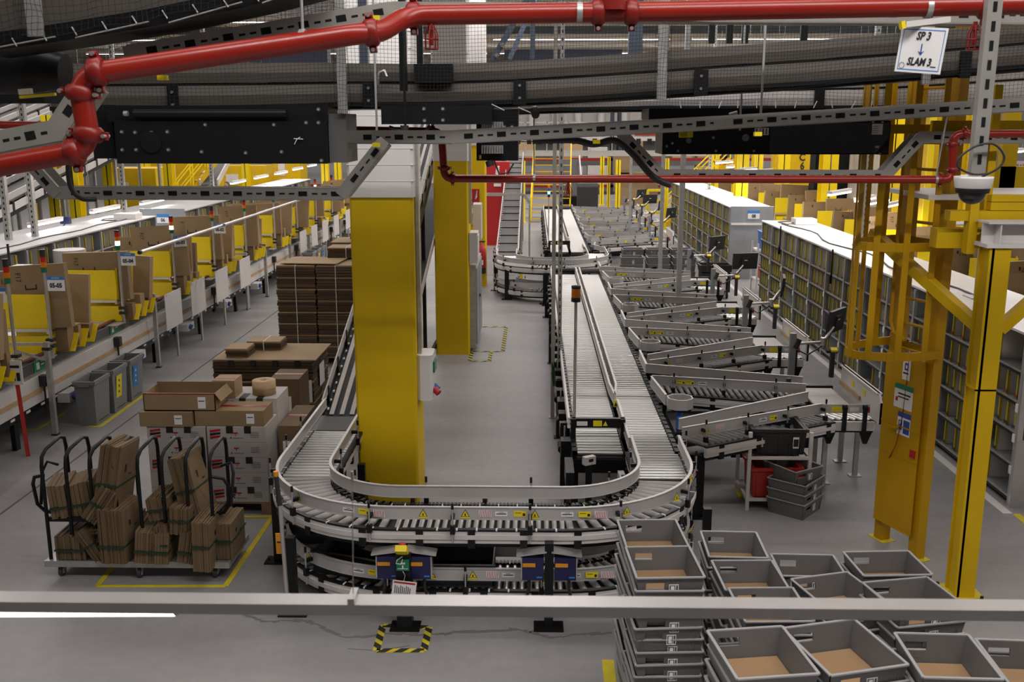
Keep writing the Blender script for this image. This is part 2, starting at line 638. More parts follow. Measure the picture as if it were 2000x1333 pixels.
# ------------------------------------------------------------------ columns
def column(x0, x1, y0, y1, zw, label):
    t = thing('support_column', label, 'column', ((x0 + x1) / 2, (y0 + y1) / 2, 0))
    mb = MB('column_yellow')
    e = 0.025
    poly = [(x0 + e, y0), (x1 - e, y0), (x1, y0 + e), (x1, y1 - e), (x1 - e, y1), (x0 + e, y1), (x0, y1 - e), (x0, y0 + e)]
    mb.prism(poly, 0, zw)
    mb.build('painted_shaft', t)
    mb = MB('white_paint')
    k = 0.012
    poly2 = [(x + (k if x > (x0 + x1) / 2 else -k), y + (k if y > (y0 + y1) / 2 else -k)) for x, y in poly]
    mb.prism(poly2, zw, 7.99)
    for i in range(1, 12):
        z = zw + i * 0.16
        mb.box(x0 - k - .003, y0 - k - .003, z, x1 + k + .003, y1 + k + .003, z + .006)
    mb.build('white_sleeve', t, label='white slatted sleeve')
    return t


column(-1.85, -1.21, 10.04, 10.70, 3.27, 'nearest thick yellow column with white top beside the curved conveyor')
column(-1.70, -1.11, 17.1, 17.75, 3.37, 'middle yellow column standing behind the nearest one with grey cabinet')
column(-1.90, -1.17, 24.6, 25.2, 3.47, 'farthest yellow column with red extinguisher sign')

# ------------------------------------------------------------------ wall boxes, extinguisher, signs
t = thing('socket_box', 'pale grey rounded socket enclosure fixed on side of the nearest column', 'socket box', (-1.1, 10.35, 1.14))
mb = MB('white_paint')
poly = [(-.0, .03), (.03, 0), (.13, 0), (.16, .03), (.16, .33), (.13, .36), (.03, .36), (0, .33)]
mb.prism([(-1.21 + x, 10.12 + y) for x, y in poly], 1.13, 1.62)
mb.build('housing', t)
mb = MB('green_lens'); mb.box(-1.06, 10.18, 1.42, -1.03, 10.4, 1.54); mb.build('cover_flap', t)
mb = MB('sign_red'); mb.cyl((-1.04, 10.2, 1.24), (-0.99, 10.17, 1.2), 0.035); mb.use('blue_plug'); mb.cyl((-1.06, 10.35, 1.24), (-1.01, 10.33, 1.2), 0.035); mb.build('socket_plug', t)
mb = MB('galvanised'); mb.box(-1.205, 10.2, 1.62, -1.17, 10.28, 4.2)
tag(mb.build('cable_trunking'), 'grey vertical trunking rising on side of the nearest column', 'trunking')
mb = MB('galvanised'); mb.box(-1.1, 17.2, 2.3, -1.06, 17.3, 4.4)
tag(mb.build('cable_trunking'), 'grey vertical trunking on side of the middle column', 'trunking')

t = thing('electrical_cabinet', 'tall grey electrical cabinet against side of the middle yellow column', 'cabinet', (-1.0, 17.5, 0))
mb = MB('bin_grey'); mb.use('galvanised'); mb.box(-1.11, 17.3, 0.08, -1.0, 19.1, 1.55); mb.build('body', t)
mb = MB('rack_grey'); mb.box(-1.0, 17.36, .14, -.985, 18.15, 1.5); mb.build('door', t)
mb = MB('rack_grey'); mb.box(-1.0, 18.22, .14, -.985, 19.04, 1.5); mb.build('door', t)
mb = MB('black_plastic'); mb.cyl((-.985, 18.1, .9), (-.96, 18.1, .9), .03); mb.build('handle', bpy.data.objects['door'])
t = thing('junction_box', 'small grey junction box above the cabinet on the middle column', 'junction box', (-1.0, 17.3, 1.75))
mb = MB('panel_white'); mb.box(-1.1, 17.12, 1.62, -.96, 17.6, 2.15); mb.build('body', t)
mb = MB('white_paint'); mb.box(-.96, 17.16, 1.66, -.95, 17.56, 2.1); mb.build('lid', t)
mb = MB('panel_white'); mb.box(-1.1, 18.2, 1.9, -.95, 18.7, 2.55)
tag(mb.build('meter_box'), 'narrow pale meter box high on side of the middle column', 'meter box')

t = thing('fire_extinguisher', 'red fire extinguisher hanging at foot of the farthest yellow column', 'fire extinguisher', (-1.23, 24.45, .45))
mb = MB('sign_red'); mb.lathe([(0, .42), (.11, .42), (.115, .48), (.115, .95), (.08, 1.04), (.035, 1.08), (.035, 1.14), (0, 1.14)], (-1.28, 24.45, 0), 16); mb.build('cylinder', t)
mb = MB('black_plastic'); mb.lathe([(.118, .36), (.12, .50)], (-1.28, 24.45, 0), 14); mb.build('foot_ring', t)
mb = MB('black_plastic'); mb.box(-1.35, 24.42, 1.13, -1.18, 24.48, 1.16); mb.tube([(-1.33, 24.42, 1.12), (-1.45, 24.4, 1.0), (-1.42, 24.4, .6)], .014); mb.build('valve_and_hose', t)
mb = MB('sign_white'); mb.box(-1.33, 24.33, .58, -1.22, 24.335, .7); mb.build('label_patch', t)

p = A(931, 396, 24.58)
t = thing('extinguisher_sign', 'red EXTINTOR sign with extinguisher and flame on the farthest yellow column', 'sign', p)
w, h = .30, .40
zc = 2.22
xc = -1.47
mb = MB('sign_red'); mb.box(xc - w / 2, 24.57, zc - h / 2, xc + w / 2, 24.59, zc + h / 2); mb.build('plate', t)
mb = MB('sign_white'); mb.box(xc - .10, 24.565, zc - .05, xc - .03, 24.57, zc + .11); mb.box(xc - .085, 24.565, zc + .115, xc - .045, 24.57, zc + .16)
for k in range(4):
    mb.add([(xc + .04 + k * .01, 24.566, zc - .04 + k * .045), (xc + .06 + k * .01, 24.566, zc - .05 + k * .045), (xc + .105, 24.566, zc + .02 + k * .045), (xc + .09, 24.566, zc + .04 + k * .045)], [(0, 1, 2, 3)])
mb.build('pictogram', t)
text('EXTINTOR', .055, 'sign_white', t, facing((xc, 24.566, zc - .14)), world=True)
mb = MB('sign_white'); mb.box(xc - .17, 24.52, 1.83, xc + .1, 24.59, 1.95)
tag(mb.build('emergency_light'), 'white emergency light box under the red EXTINTOR sign', 'emergency light')
mb = MB('black_plastic'); mb.tube([(xc - .1, 24.57, 1.83), (xc + .03, 24.56, 1.75), (xc + .05, 24.56, 1.6), (xc - .05, 24.56, 1.5)], .008, 6)
tag(mb.build('cable'), 'thin loose cable dangling below the emergency light on far column', 'cable')

t = thing('hose_cabinet', 'tall red cabinet standing behind the farthest yellow column', 'cabinet', (-1.3, 33.5, 0))
mb = MB('sign_red'); mb.box(-1.75, 33.2, 0, -.78, 33.9, 2.75); mb.build('body', t)
mb = MB('sign_white'); mb.box(-1.3, 33.18, 1.95, -1.06, 33.2, 2.05); mb.box(-1.7, 33.17, 1.70, -.8, 33.19, 1.72); mb.build('trim_band', t)
mb = MB('bin_grey'); mb.box(-1.05, 33.17, 1.2, -.88, 33.2, 1.5); mb.build('vent', t)
mb = MB('sign_white')
for k in range(4):
    mb.add([(-1.28 + k * .012, 33.19, 2.3 + k * .07), (-1.2 + k * .012, 33.19, 2.3 + k * .07), (-1.1, 33.19, 2.4 + k * .07), (-1.16, 33.19, 2.42 + k * .07)], [(0, 1, 2, 3)])
mb.build('flame_pictogram', t)
# ------------------------------------------------------------------ roller conveyors
RM = {}


def roller_mesh(W, r, m, cone=0.0):
    k = (round(W, 3), r, m, cone)
    if k not in RM:
        mb = MB(m)
        mb.cyl((-W / 2, 0, 0), (W / 2, 0, 0), r, 10, r * (1 - cone))
        mb.use('black_metal')
        mb.cyl((-W / 2 - .02, 0, 0), (W / 2 + .02, 0, 0), .006, 5)
        RM[k] = mb.mesh('roller')
    return RM[k]


def rollers(root, path, step, W, r, m, skew=0.0, cone=0.0, start=0.0, dz=0.0):
    me = roller_mesh(W, r, m, cone)
    spots = along(path, step, start)
    spots.sort(key=lambda s: s[0].y)
    rest = MB(m)
    for i, (p, d) in enumerate(spots):
        rz = math.atan2(-d.x, d.y) + skew
        if i < 100:
            put('roller', me, root, loc=(p.x, p.y, p.z - r + dz), rot=(0, 0, rz))
        else:
            h = Vector((math.cos(rz), math.sin(rz), 0)) * W / 2
            q = Vector((p.x, p.y, p.z - r + dz))
            rest.cyl(q - h, q + h, r, 8)
    if rest.v:
        rest.build('roller', root, kind='stuff')


def local(p, d, z=0.0):
    """Frame at p: X sideways to the right of travel, Y along travel."""
    rz = math.atan2(-d.x, d.y)
    return Matrix.Translation((p.x, p.y, p.z + z)) @ Matrix.Rotation(rz, 4, 'Z')


def skirts(root, path, W, sides=(-1, 1), drop=.105, step=.62, m='skirt_white', label='white side skirt', ticks=True):
    for s in sides:
        off = s * (W / 2 + .03)
        mb = MB(m)
        mb.ribbon(path, off, -drop - .01, -.012, .034)
        mb.ribbon(path, off + s * .012, -drop * .75, -.04, .03)
        mb.build('side_skirt', root)
        mb = MB('black_metal')
        mb.ribbon(path, off, -.012, .004, .04)
        mb.ribbon(path, off - s * .03, -drop - .05, -drop + .01, .04)
        mb.build('frame_rail', root)
        kb = ('bracket', round(drop, 3))
        if kb not in RM:
            mb = MB('black_metal'); mb.box(-.026, -.03, -drop - .05, .026, .03, .006)
            RM[kb] = mb.mesh('bracket')
        for p, d in along(path, step, step * .4):
            rz = math.atan2(-d.x, d.y)
            q = p + Vector((math.cos(rz), math.sin(rz), 0)) * -off
            put('bracket', RM[kb], root, loc=q, rot=(0, 0, rz))
        if ticks:
            mb = MB('sign_white')
            for p, d in along(path, .16, .05):
                M = local(p, d)
                mb.box(-off - .021, -.007, -.006, -off + .021, .007, .0045, M)
            mb.build('index_marking', root)


def guard(root, path, off, z0=.08, z1=.18, t=.012, m='guard_grey', posts=0, side=0, lip=True, reach=.07):
    mb = MB(m)
    mb.ribbon(path, off, z0, z1, t)
    if lip:
        mb.ribbon(path, off, z1 - .002, z1 + .004, t + .014)
        mb.ribbon(path, off, z0 - .004, z0 + .002, t + .014)
    o = mb.build('guard_rail', root)
    if posts:
        for p, d in along(path, posts, posts * .45):
            M = local(p, d)
            x = -off - side * reach
            mb = MB('black_metal')
            mb.box(x - .018, -.02, -.02, x + .018, .02, .05, M)
            mb.box(min(x, -off), -.014, .1, max(x, -off), .014, .13, M)
            mb.cyl(M @ Vector((x, 0, .19)), M @ Vector((x, 0, .24)), .011, 7)
            mb.use('aluminium')
            mb.cyl(M @ Vector((x, 0, -.1)), M @ Vector((x, 0, .2)), .008, 7)
            mb.build('guard_clamp', root)
    return o


def sticker_set(root, p, d, off, z, outward, kinds):
    """Labels on a guard's outer face, one after another along it."""
    M = local(p, d, z)
    face = -off + outward * .0085
    flip = -1 if outward > 0 else 1
    for kind, at in kinds:
        x = at
        fx = face
        def bx(x0, z0, x1, z1, m, k=0):
            mb.use(m)
            a = fx + outward * (.0006 * k)
            mb.box(min(a, a + outward * .001), x0, z0, max(a, a + outward * .001), x1, z1, M)
        if kind == 'yellow':
            mb = MB('label_yellow'); bx(x - .05, .105, x + .05, .155, 'label_yellow'); bx(x + .022, .112, x + .043, .135, 'ink_black', 1); bx(x - .04, .135, x + .01, .14, 'ink_black', 1)
            mb.build('warning_label', root)
        elif kind == 'white':
            mb = MB('sign_white'); bx(x - .05, .108, x + .05, .148, 'sign_white'); bx(x - .04, .124, x + .04, .132, 'ink_black', 1); bx(x - .02, .138, x + .02, .142, 'ink_black', 1)
            mb.build('address_label', root)
        elif kind == 'hatch':
            mb = MB('sign_white'); bx(x - .05, .1, x + .05, .16, 'sign_white')
            mb.use('sign_red')
            for k in range(7):
                u = x - .046 + k * .0135
                a = fx + outward * .002
                mb.add([M @ Vector((a, u, .101)), M @ Vector((a, u + .005, .101)), M @ Vector((a, u + .012, .159)), M @ Vector((a, u + .007, .159))], [(0, 1, 2, 3)])
            mb.build('hatched_label', root)
        elif kind == 'tri':
            mb = MB('ink_black')
            a = fx + outward * .001
            mb.add([M @ Vector((a, x - .036, .1)), M @ Vector((a, x + .036, .1)), M @ Vector((a, x, .165))], [(0, 1, 2)])
            bx(x - .036, .088, x + .036, .1, 'label_yellow', 1)
            mb.use('label_yellow')
            a = fx + outward * .002
            mb.add([M @ Vector((a, x - .028, .105)), M @ Vector((a, x + .028, .105)), M @ Vector((a, x, .156))], [(0, 1, 2)])
            mb.use('ink_black')
            a = fx + outward * .003
            mb.add([M @ Vector((a, x - .008, .11)), M @ Vector((a, x + .008, .11)), M @ Vector((a, x, .14))], [(0, 1, 2)])
            mb.build('warning_triangle', root)


def leg(root, x, y, ztop, w=.06, m='black_metal', foot=.14):
    mb = MB(m)
    mb.box(x - w / 2, y - w / 2, 0.008, x + w / 2, y + w / 2, ztop)
    mb.box(x - foot / 2, y - foot * .35, 0, x + foot / 2, y + foot * .35, .012)
    for s in (-1, 1):
        mb.cyl((x + s * foot * .38, y, .01), (x + s * foot * .38, y, .03), .009, 6)
    mb.build('leg', root)


def u_path(xl, xr, yf, R, ya, yb, z, n=14):
    pts = [(xl, ya)]
    k = max(1, int((ya - yf - R) / .3))
    pts = [(xl, ya + (yf + R - ya) * i / k) for i in range(k)]
    pts += arc(xl + R, yf + R, R, math.pi, 1.5 * math.pi, n)
    m = 16
    pts += [(xl + R + (xr - xl - 2 * R) * i / m, yf) for i in range(1, m)]
    pts += arc(xr - R, yf + R, R, 1.5 * math.pi, 2 * math.pi, n)
    k2 = max(1, int((yb - yf - R) / .3))
    pts += [(xr, yf + R + (yb - yf - R) * i / k2) for i in range(1, k2 + 1)]
    return [Vector((x, y, z)) for x, y in pts]


def drive_cards(x, y, n, label, first):
    pass


def loop(xl, xr, yf, ya, yb, upper, where, detail):
    z = .80 if upper else .25
    R = .96
    W = .46
    path = u_path(xl, xr, yf, R, ya, yb, z)
    lv = 'upper' if upper else 'lower'
    root = thing('roller_conveyor', f'{lv} level of the {where} curved roller conveyor loop', 'conveyor', ((xl + xr) / 2, yf, 0))
    # steel rollers on the straights, conical grey ones in the bends
    na = max(1, int((ya - yf - R) / .3))
    i0, i1 = na, na + 14
    j0 = i1 + 16
    j1 = j0 + 14
    rollers(root, path[:i0 + 1], .078, W, .025, 'steel_roller', start=.02)
    rollers(root, path[i0:i1 + 1], .098, W, .03, 'cone_roller', start=.05)
    rollers(root, path[i1:j0 + 1], .064, W, .022, 'steel_roller', start=.03)
    rollers(root, path[j0:j1 + 1], .098, W, .03, 'cone_roller', start=.05)
    if j1 < len(path) - 1:
        rollers(root, path[j1:], .078, W, .025, 'steel_roller', start=.06)
    skirts(root, path, W, step=.42 if detail else .7, ticks=detail)
    go = guard(root, path, -.235, posts=.62, side=-1)
    gi = guard(root, path, .235, posts=.9, side=1)
    # chain of black links round the inner edge
    mb = MB('black_metal')
    for p, d in along(path, .032):
        M = local(p, d)
        mb.box(-W / 2 - .065, -.011, -.012, -W / 2 - .01, .011, .012, M)
    mb.build('drive_chain', root)
    mb = MB('belt_dark')
    mb.ribbon(path, 0, -.12, -.09, W - .02)
    mb.build('drip_pan', root)
    L = path_len(path)
    def at(s):
        return min(along(path, .02), key=lambda q: abs((q[0] - Vector(path[0])).length * 0 + 0) ) if False else along(path, s + 1e-4, s)[0]
    if detail:
        s0 = path_len(path[:i1 + 1])
        for s, kinds in ((s0 - .75, [('tri', 0)]), (s0 - .30, [('white', 0), ('yellow', .14), ('hatch', .27)]), (s0 + .25, [('tri', 0), ('tri', .34), ('hatch', .5), ('white', .63), ('yellow', .78)]),
                         (s0 + 1.35, [('tri', -.2), ('white', .06), ('yellow', .2), ('hatch', .33)]), (s0 + 1.95, [('tri', -.2), ('tri', .35)]), (s0 + 2.5, [('white', -.02), ('yellow', .12), ('hatch', .24)]), (s0 + 3.05, [('tri', 0), ('tri', .16)])):
            if 0 < s < L - .1:
                p, d = along(path, 99, s)[0]
                sticker_set(go, p, d, -.235, 0, 1, kinds)
        # little sensors on crank arms along the inner side
        for s in (s0 + .1, s0 + .72, s0 + 1.45, s0 + 2.35):
            p, d = along(path, 99, s)[0]
            M = local(p, d)
            mb = MB('black_plastic')
            mb.cbox((-.30, 0, .03), (.03, .035, .04), M)
            mb.use('coupling_red'); mb.cbox((-.284, 0, .03), (.004, .026, .03), M)
            mb.use('aluminium'); mb.tube([M @ Vector(q) for q in ((-.30, 0, .05), (-.30, 0, .09), (-.33, .02, .1), (-.33, .02, .0))], .006, 6)
            mb.build('sensor', root)
    return root, path


up, PATH_UP = loop(-2.085, 1.215, 7.76, 10.1, 9.45, True, 'nearest', True)
lo, PATH_LO = loop(-2.03, 1.215, 7.80, 10.1, 9.45, False, 'nearest', True)
for x, y in ((-1.98, 7.6), (-2.36, 8.6), (-1.02, 7.38), (.14, 7.40), (1.69, 9.75), (1.55, 8.3), (-1.7, 9.4), (.95, 9.3)):
    leg(up, x, y, .68 if (x, y) not in ((-1.02, 7.38), (.14, 7.40)) else (.66 if x < 0 else .74), .07 if x != -1.02 else .12, foot=.24)
# silver pole with orange cap at the bend
mb = MB('aluminium'); mb.cyl((-1.98, 7.40, .25), (-2.03, 7.52, .98), .017, 10); mb.use('black_plastic'); mb.cyl((-2.03, 7.52, .92), (-2.06, 7.56, 1.22), .019, 10); mb.use('label_orange'); mb.cyl((-2.06, 7.56, 1.22), (-2.06, 7.56, 1.26), .022, 10)
tag(mb.build('reflector_pole'), 'silver and black pole with orange cap at bend of the nearest loop', 'pole')
mb = MB('label_orange'); mb.box(-2.12, 7.66, .50, -2.05, 7.67, .68); mb.use('ink_black'); mb.box(-2.11, 7.655, .6, -2.06, 7.66, .61)
tag(mb.build('warning_sign'), 'orange warning sign under the bend of the nearest loop', 'sign')

# blue drive boxes in pairs on the two front legs
for k, (x, side) in enumerate(((-1.02, 'stop button'), (.14, 'right-hand front'))):
    for s in (-1, 1):
        t = thing('drive_box', f'dark blue drive box with orange label {"left" if s < 0 else "right"} of the {"emergency stop post" if k == 0 else "bare black front post"}', 'drive box', (x + s * .12, 7.40, .44))
        mb = MB('drive_blue'); mb.box(x + s * .13 - .085, 7.36, .43, x + s * .13 + .085, 7.45, .62); mb.build('housing', t)
        mb = MB('label_orange'); mb.box(x + s * .13 - .08, 7.354, .545, x + s * .13 + .02, 7.36, .575); mb.build('orange_label', t)
        mb = MB('sign_blue'); mb.box(x + s * .13 + .03, 7.356, .45, x + s * .13 + .075, 7.36, .462); mb.build('maker_label', t)
        mb = MB('aluminium'); mb.bar((x + s * .02, 7.42, .67), (x + s * .26, 7.42, .635), .13, .012); mb.box(x + s * .13 + s * .088 - .006, 7.36, .44, x + s * .13 + s * .088 + .006, 7.46, .62); mb.build('cover_plate', t)
        mb = MB('black_plastic'); mb.tube([(x + s * .16, 7.40, .43), (x + s * .16, 7.38, .35), (x + s * .18, 7.42, .25), (x + s * .1, 7.5, .2)], .014, 8); mb.build('cable', t)
t = thing('emergency_stop', 'yellow emergency stop box with red button above green sign', 'emergency stop', (-1.02, 7.3, .7))
M = Matrix.Translation((-1.02, 7.28, .72)) @ Matrix.Rotation(math.radians(-35), 4, 'X')
mb = MB('label_yellow'); mb.prism([(-.045, -.07), (.045, -.07), (.05, .03), (.035, .06), (0, .07), (-.035, .06), (-.05, .03)], -.03, .02, M); mb.build('housing', t)
mb = MB('crate_red'); mb.lathe([(0, .06), (.022, .055), (.03, .045), (.028, .02), (.016, .018)], (0, 0, 0), 14); mb.v = [tuple(M @ (Vector(p) + Vector((0, .01, 0)))) for p in mb.v]; mb.build('push_button', t)
mb = MB('sign_green'); mb.box(-1.07, 7.30, .53, -.97, 7.315, .62); mb.use('sign_white'); mb.box(-1.035, 7.298, .585, -1.0, 7.30, .60); mb.box(-1.025, 7.297, .55, -1.015, 7.30, .575); mb.box(-1.06, 7.298, .545, -.98, 7.30, .549); mb.build('green_sign', t)
mb = MB('sign_white'); mb.tube([(-1.02, 7.30, .65), (-1.06, 7.28, .63), (-1.07, 7.28, .60), (-1.03, 7.28, .595), (-1.02, 7.3, .63)], .004, 6); mb.build('loop_wire', t)
t = thing('instruction_card', 'white instruction card with red edge hanging from the stop button post', 'card', (-1.01, 7.28, .4))
M = Matrix.Translation((-1.01, 7.27, .385)) @ Matrix.Rotation(.12, 4, 'Y')
mb = MB('sign_white'); mb.box(-.095, 0, -.07, .095, .003, .07, M); mb.build('card', t)
mb = MB('sign_red'); mb.box(-.085, -.002, .048, .085, 0, .062, M); mb.box(.065, -.002, -.06, .088, 0, -.036, M); mb.build('red_band', t)
mb = MB('ink_black')
for k in range(9):
    mb.box(-.075 + k * .015, -.002, -.04, -.069 + k * .015, 0, .03 - (k % 3) * .008, M)
mb.build('printed_lines', t)
mb = MB('aluminium'); mb.tube([(-1.01, 7.27, .455), (-1.0, 7.28, .5), (-1.02, 7.29, .53)], .003, 5); mb.build('chain', t)

# dark totes standing on the lower level
def dark_tray(x, y, rz, label, L=.62, W=.42, H=.2):
    t = thing('black_tote', label, 'tote', (x, y, .25), rz)
    mb = MB('black_plastic')
    mb.box(-L / 2, -W / 2, 0, L / 2, W / 2, .012)
    for sx, sy, ex, ey in ((-L / 2, -W / 2, L / 2, -W / 2 + .012), (-L / 2, W / 2 - .012, L / 2, W / 2), (-L / 2, -W / 2, -L / 2 + .012, W / 2), (L / 2 - .012, -W / 2, L / 2, W / 2)):
        mb.box(sx, sy, .012, ex, ey, H)
    mb.build('shell', t, world=False)
    mb = MB('black_metal')
    mb.box(-L / 2 - .015, -W / 2 - .015, H - .02, L / 2 + .015, -W / 2, H); mb.box(-L / 2 - .015, W / 2, H - .02, L / 2 + .015, W / 2 + .015, H)
    mb.build('rim', t, world=False)


dark_tray(-1.50, 7.95, -.35, 'black tote on lower loop level under the bend')
dark_tray(-.62, 7.80, 0, 'black tote on lower loop level beside the emergency stop post')
dark_tray(-1.98, 8.75, 1.45, 'black tote farthest back on lower loop level under the bend')

# belt section and steep strip conveyor that carries on from the loop's end
t = thing('belt_conveyor', 'short dark belt section between the nearest loop and the strip incline', 'conveyor', (-2.085, 10.4, 0))
mb = MB('belt_grey'); mb.box(-2.30, 10.12, .77, -1.87, 10.62, .80); mb.build('belt', t)
mb = MB('black_metal'); mb.box(-2.36, 10.1, .66, -2.30, 10.66, .8); mb.box(-1.87, 10.1, .66, -1.81, 10.66, .8); mb.cyl((-2.3, 10.64, .77), (-1.87, 10.64, .77), .03, 10); mb.build('frame', t)
guard(t, [Vector((-2.085, 10.1, .8)), Vector((-2.085, 10.75, .8))], .235)
guard(t, [Vector((-2.085, 10.1, .8)), Vector((-2.085, 10.75, .8))], -.235)
leg(t, -2.33, 10.6, .66); leg(t, -1.84, 10.6, .66)

SL = .335
t = thing('incline_conveyor', 'long inclined strip belt conveyor rising behind the nearest column', 'conveyor', (-2.085, 12, 0))
y0, y1 = 10.68, 21.0
zz = lambda y: .80 + (y - y0) * SL
mb = MB('black_metal')
mb.bar((-2.085, y0, zz(y0) - .06), (-2.085, y1, zz(y1) - .06), .56, .06)
mb.build('bed', t)
for k in range(4):
    x = -2.26 + k * .115
    mb = MB('skirt_white'); mb.bar((x, y0 + .05, zz(y0) - .012), (x, y1, zz(y1) - .012), .05, .02); mb.build('strip_belt', t)
for k in range(3):
    x = -2.2 + k * .115
    mb = MB('belt_dark'); mb.bar((x, y0 + .05, zz(y0) - .022), (x, y1, zz(y1) - .022), .055, .012); mb.build('slide_strip', t)
for s in (-1, 1):
    x = -2.085 + s * .26
    mb = MB('guard_grey'); mb.bar((x, y0, zz(y0) + .13), (x, y1, zz(y1) + .13), .015, .1); mb.build('guard_rail', t)
    mb = MB('black_metal'); mb.bar((x + s * .02, y0, zz(y0) - .08), (x + s * .02, y1, zz(y1) - .08), .03, .16)
    for i in range(17):
        y = y0 + .3 + i * .6
        mb.box(x - .02, y - .02, zz(y) - .1, x + .02, y + .02, zz(y) + .16)
    mb.build('side_frame', t)
    mb = MB('sign_white')
    for i in range(60):
        y = y0 + .1 + i * .17
        mb.box(x - s * .035 - .008, y, zz(y) - .005, x - s * .035 + .008, y + .05, zz(y) + .012)
    mb.build('index_marking', t)
for y in (13.5, 16.6, 19.6):
    for s in (-1, 1):
        mb = MB('black_metal'); mb.box(-2.085 + s * .25 - .03, y - .03, 0, -2.085 + s * .25 + .03, y + .03, zz(y) - .1); mb.build('leg', t)

# return belt below the incline
t = thing('incline_conveyor', 'lower inclined return belt under the strip conveyor by the columns', 'conveyor', (-2.0, 14, 0))
mb = MB('black_metal'); mb.bar((-1.95, 11.5, .35), (-1.95, 20.5, 2.75), .42, .1); mb.build('bed', t)
mb = MB('guard_grey'); mb.bar((-1.72, 11.5, .47), (-1.72, 20.5, 2.87), .02, .12); mb.build('guard_rail', t)
mb = MB('black_metal'); mb.box(-2.0, 11.5, 0, -1.94, 11.6, .35); mb.build('leg', t)
mb = MB('black_metal'); mb.bar((-1.75, 17.0, .1), (-1.45, 18.2, .62), .05, .08); mb.build('brace', t)

# ------------------------------------------------------------------ the two long roller lanes of each sorter
def lane(x0, x1, ya, yb, label, step, near, curve_to=None):
    xm, W = (x0 + x1) / 2, x1 - x0
    path = [Vector((xm, ya + (yb - ya) * i / 8, .8)) for i in range(9)]
    t = thing('roller_conveyor', label, 'conveyor', (xm, ya, 0))
    rollers(t, path, step, W, .021, 'steel_roller', start=.03)
    for s in (-1, 1):
        mb = MB('black_metal'); mb.ribbon(path, s * (W / 2 + .03), -.14, .006, .045); mb.build('frame_rail', t)
    mb = MB('black_matt'); mb.ribbon(path, 0, -.13, -.10, W); mb.build('drip_pan', t)
    mb = MB('black_metal')
    for p, d in along(path, .155):
        mb.box(p.x + W / 2 + .012, p.y, p.z - .03, p.x + W / 2 + .055, p.y + .085, p.z + .014)
        mb.box(p.x - W / 2 - .055, p.y, p.z - .03, p.x - W / 2 - .012, p.y + .085, p.z + .014)
    mb.build('bearing_block', t)
    for y in (ya + .25, (ya + yb) / 2 - 2, (ya + yb) / 2 + 2.5, yb - .4):
        for s in (-1, 1):
            mb = MB('black_metal'); x = xm + s * (W / 2 + .03); mb.box(x - .03, y - .04, 0, x + .03, y + .04, .68); mb.box(x - .07, y - .05, 0, x + .07, y + .05, .01); mb.build('leg', t)
    return t, path


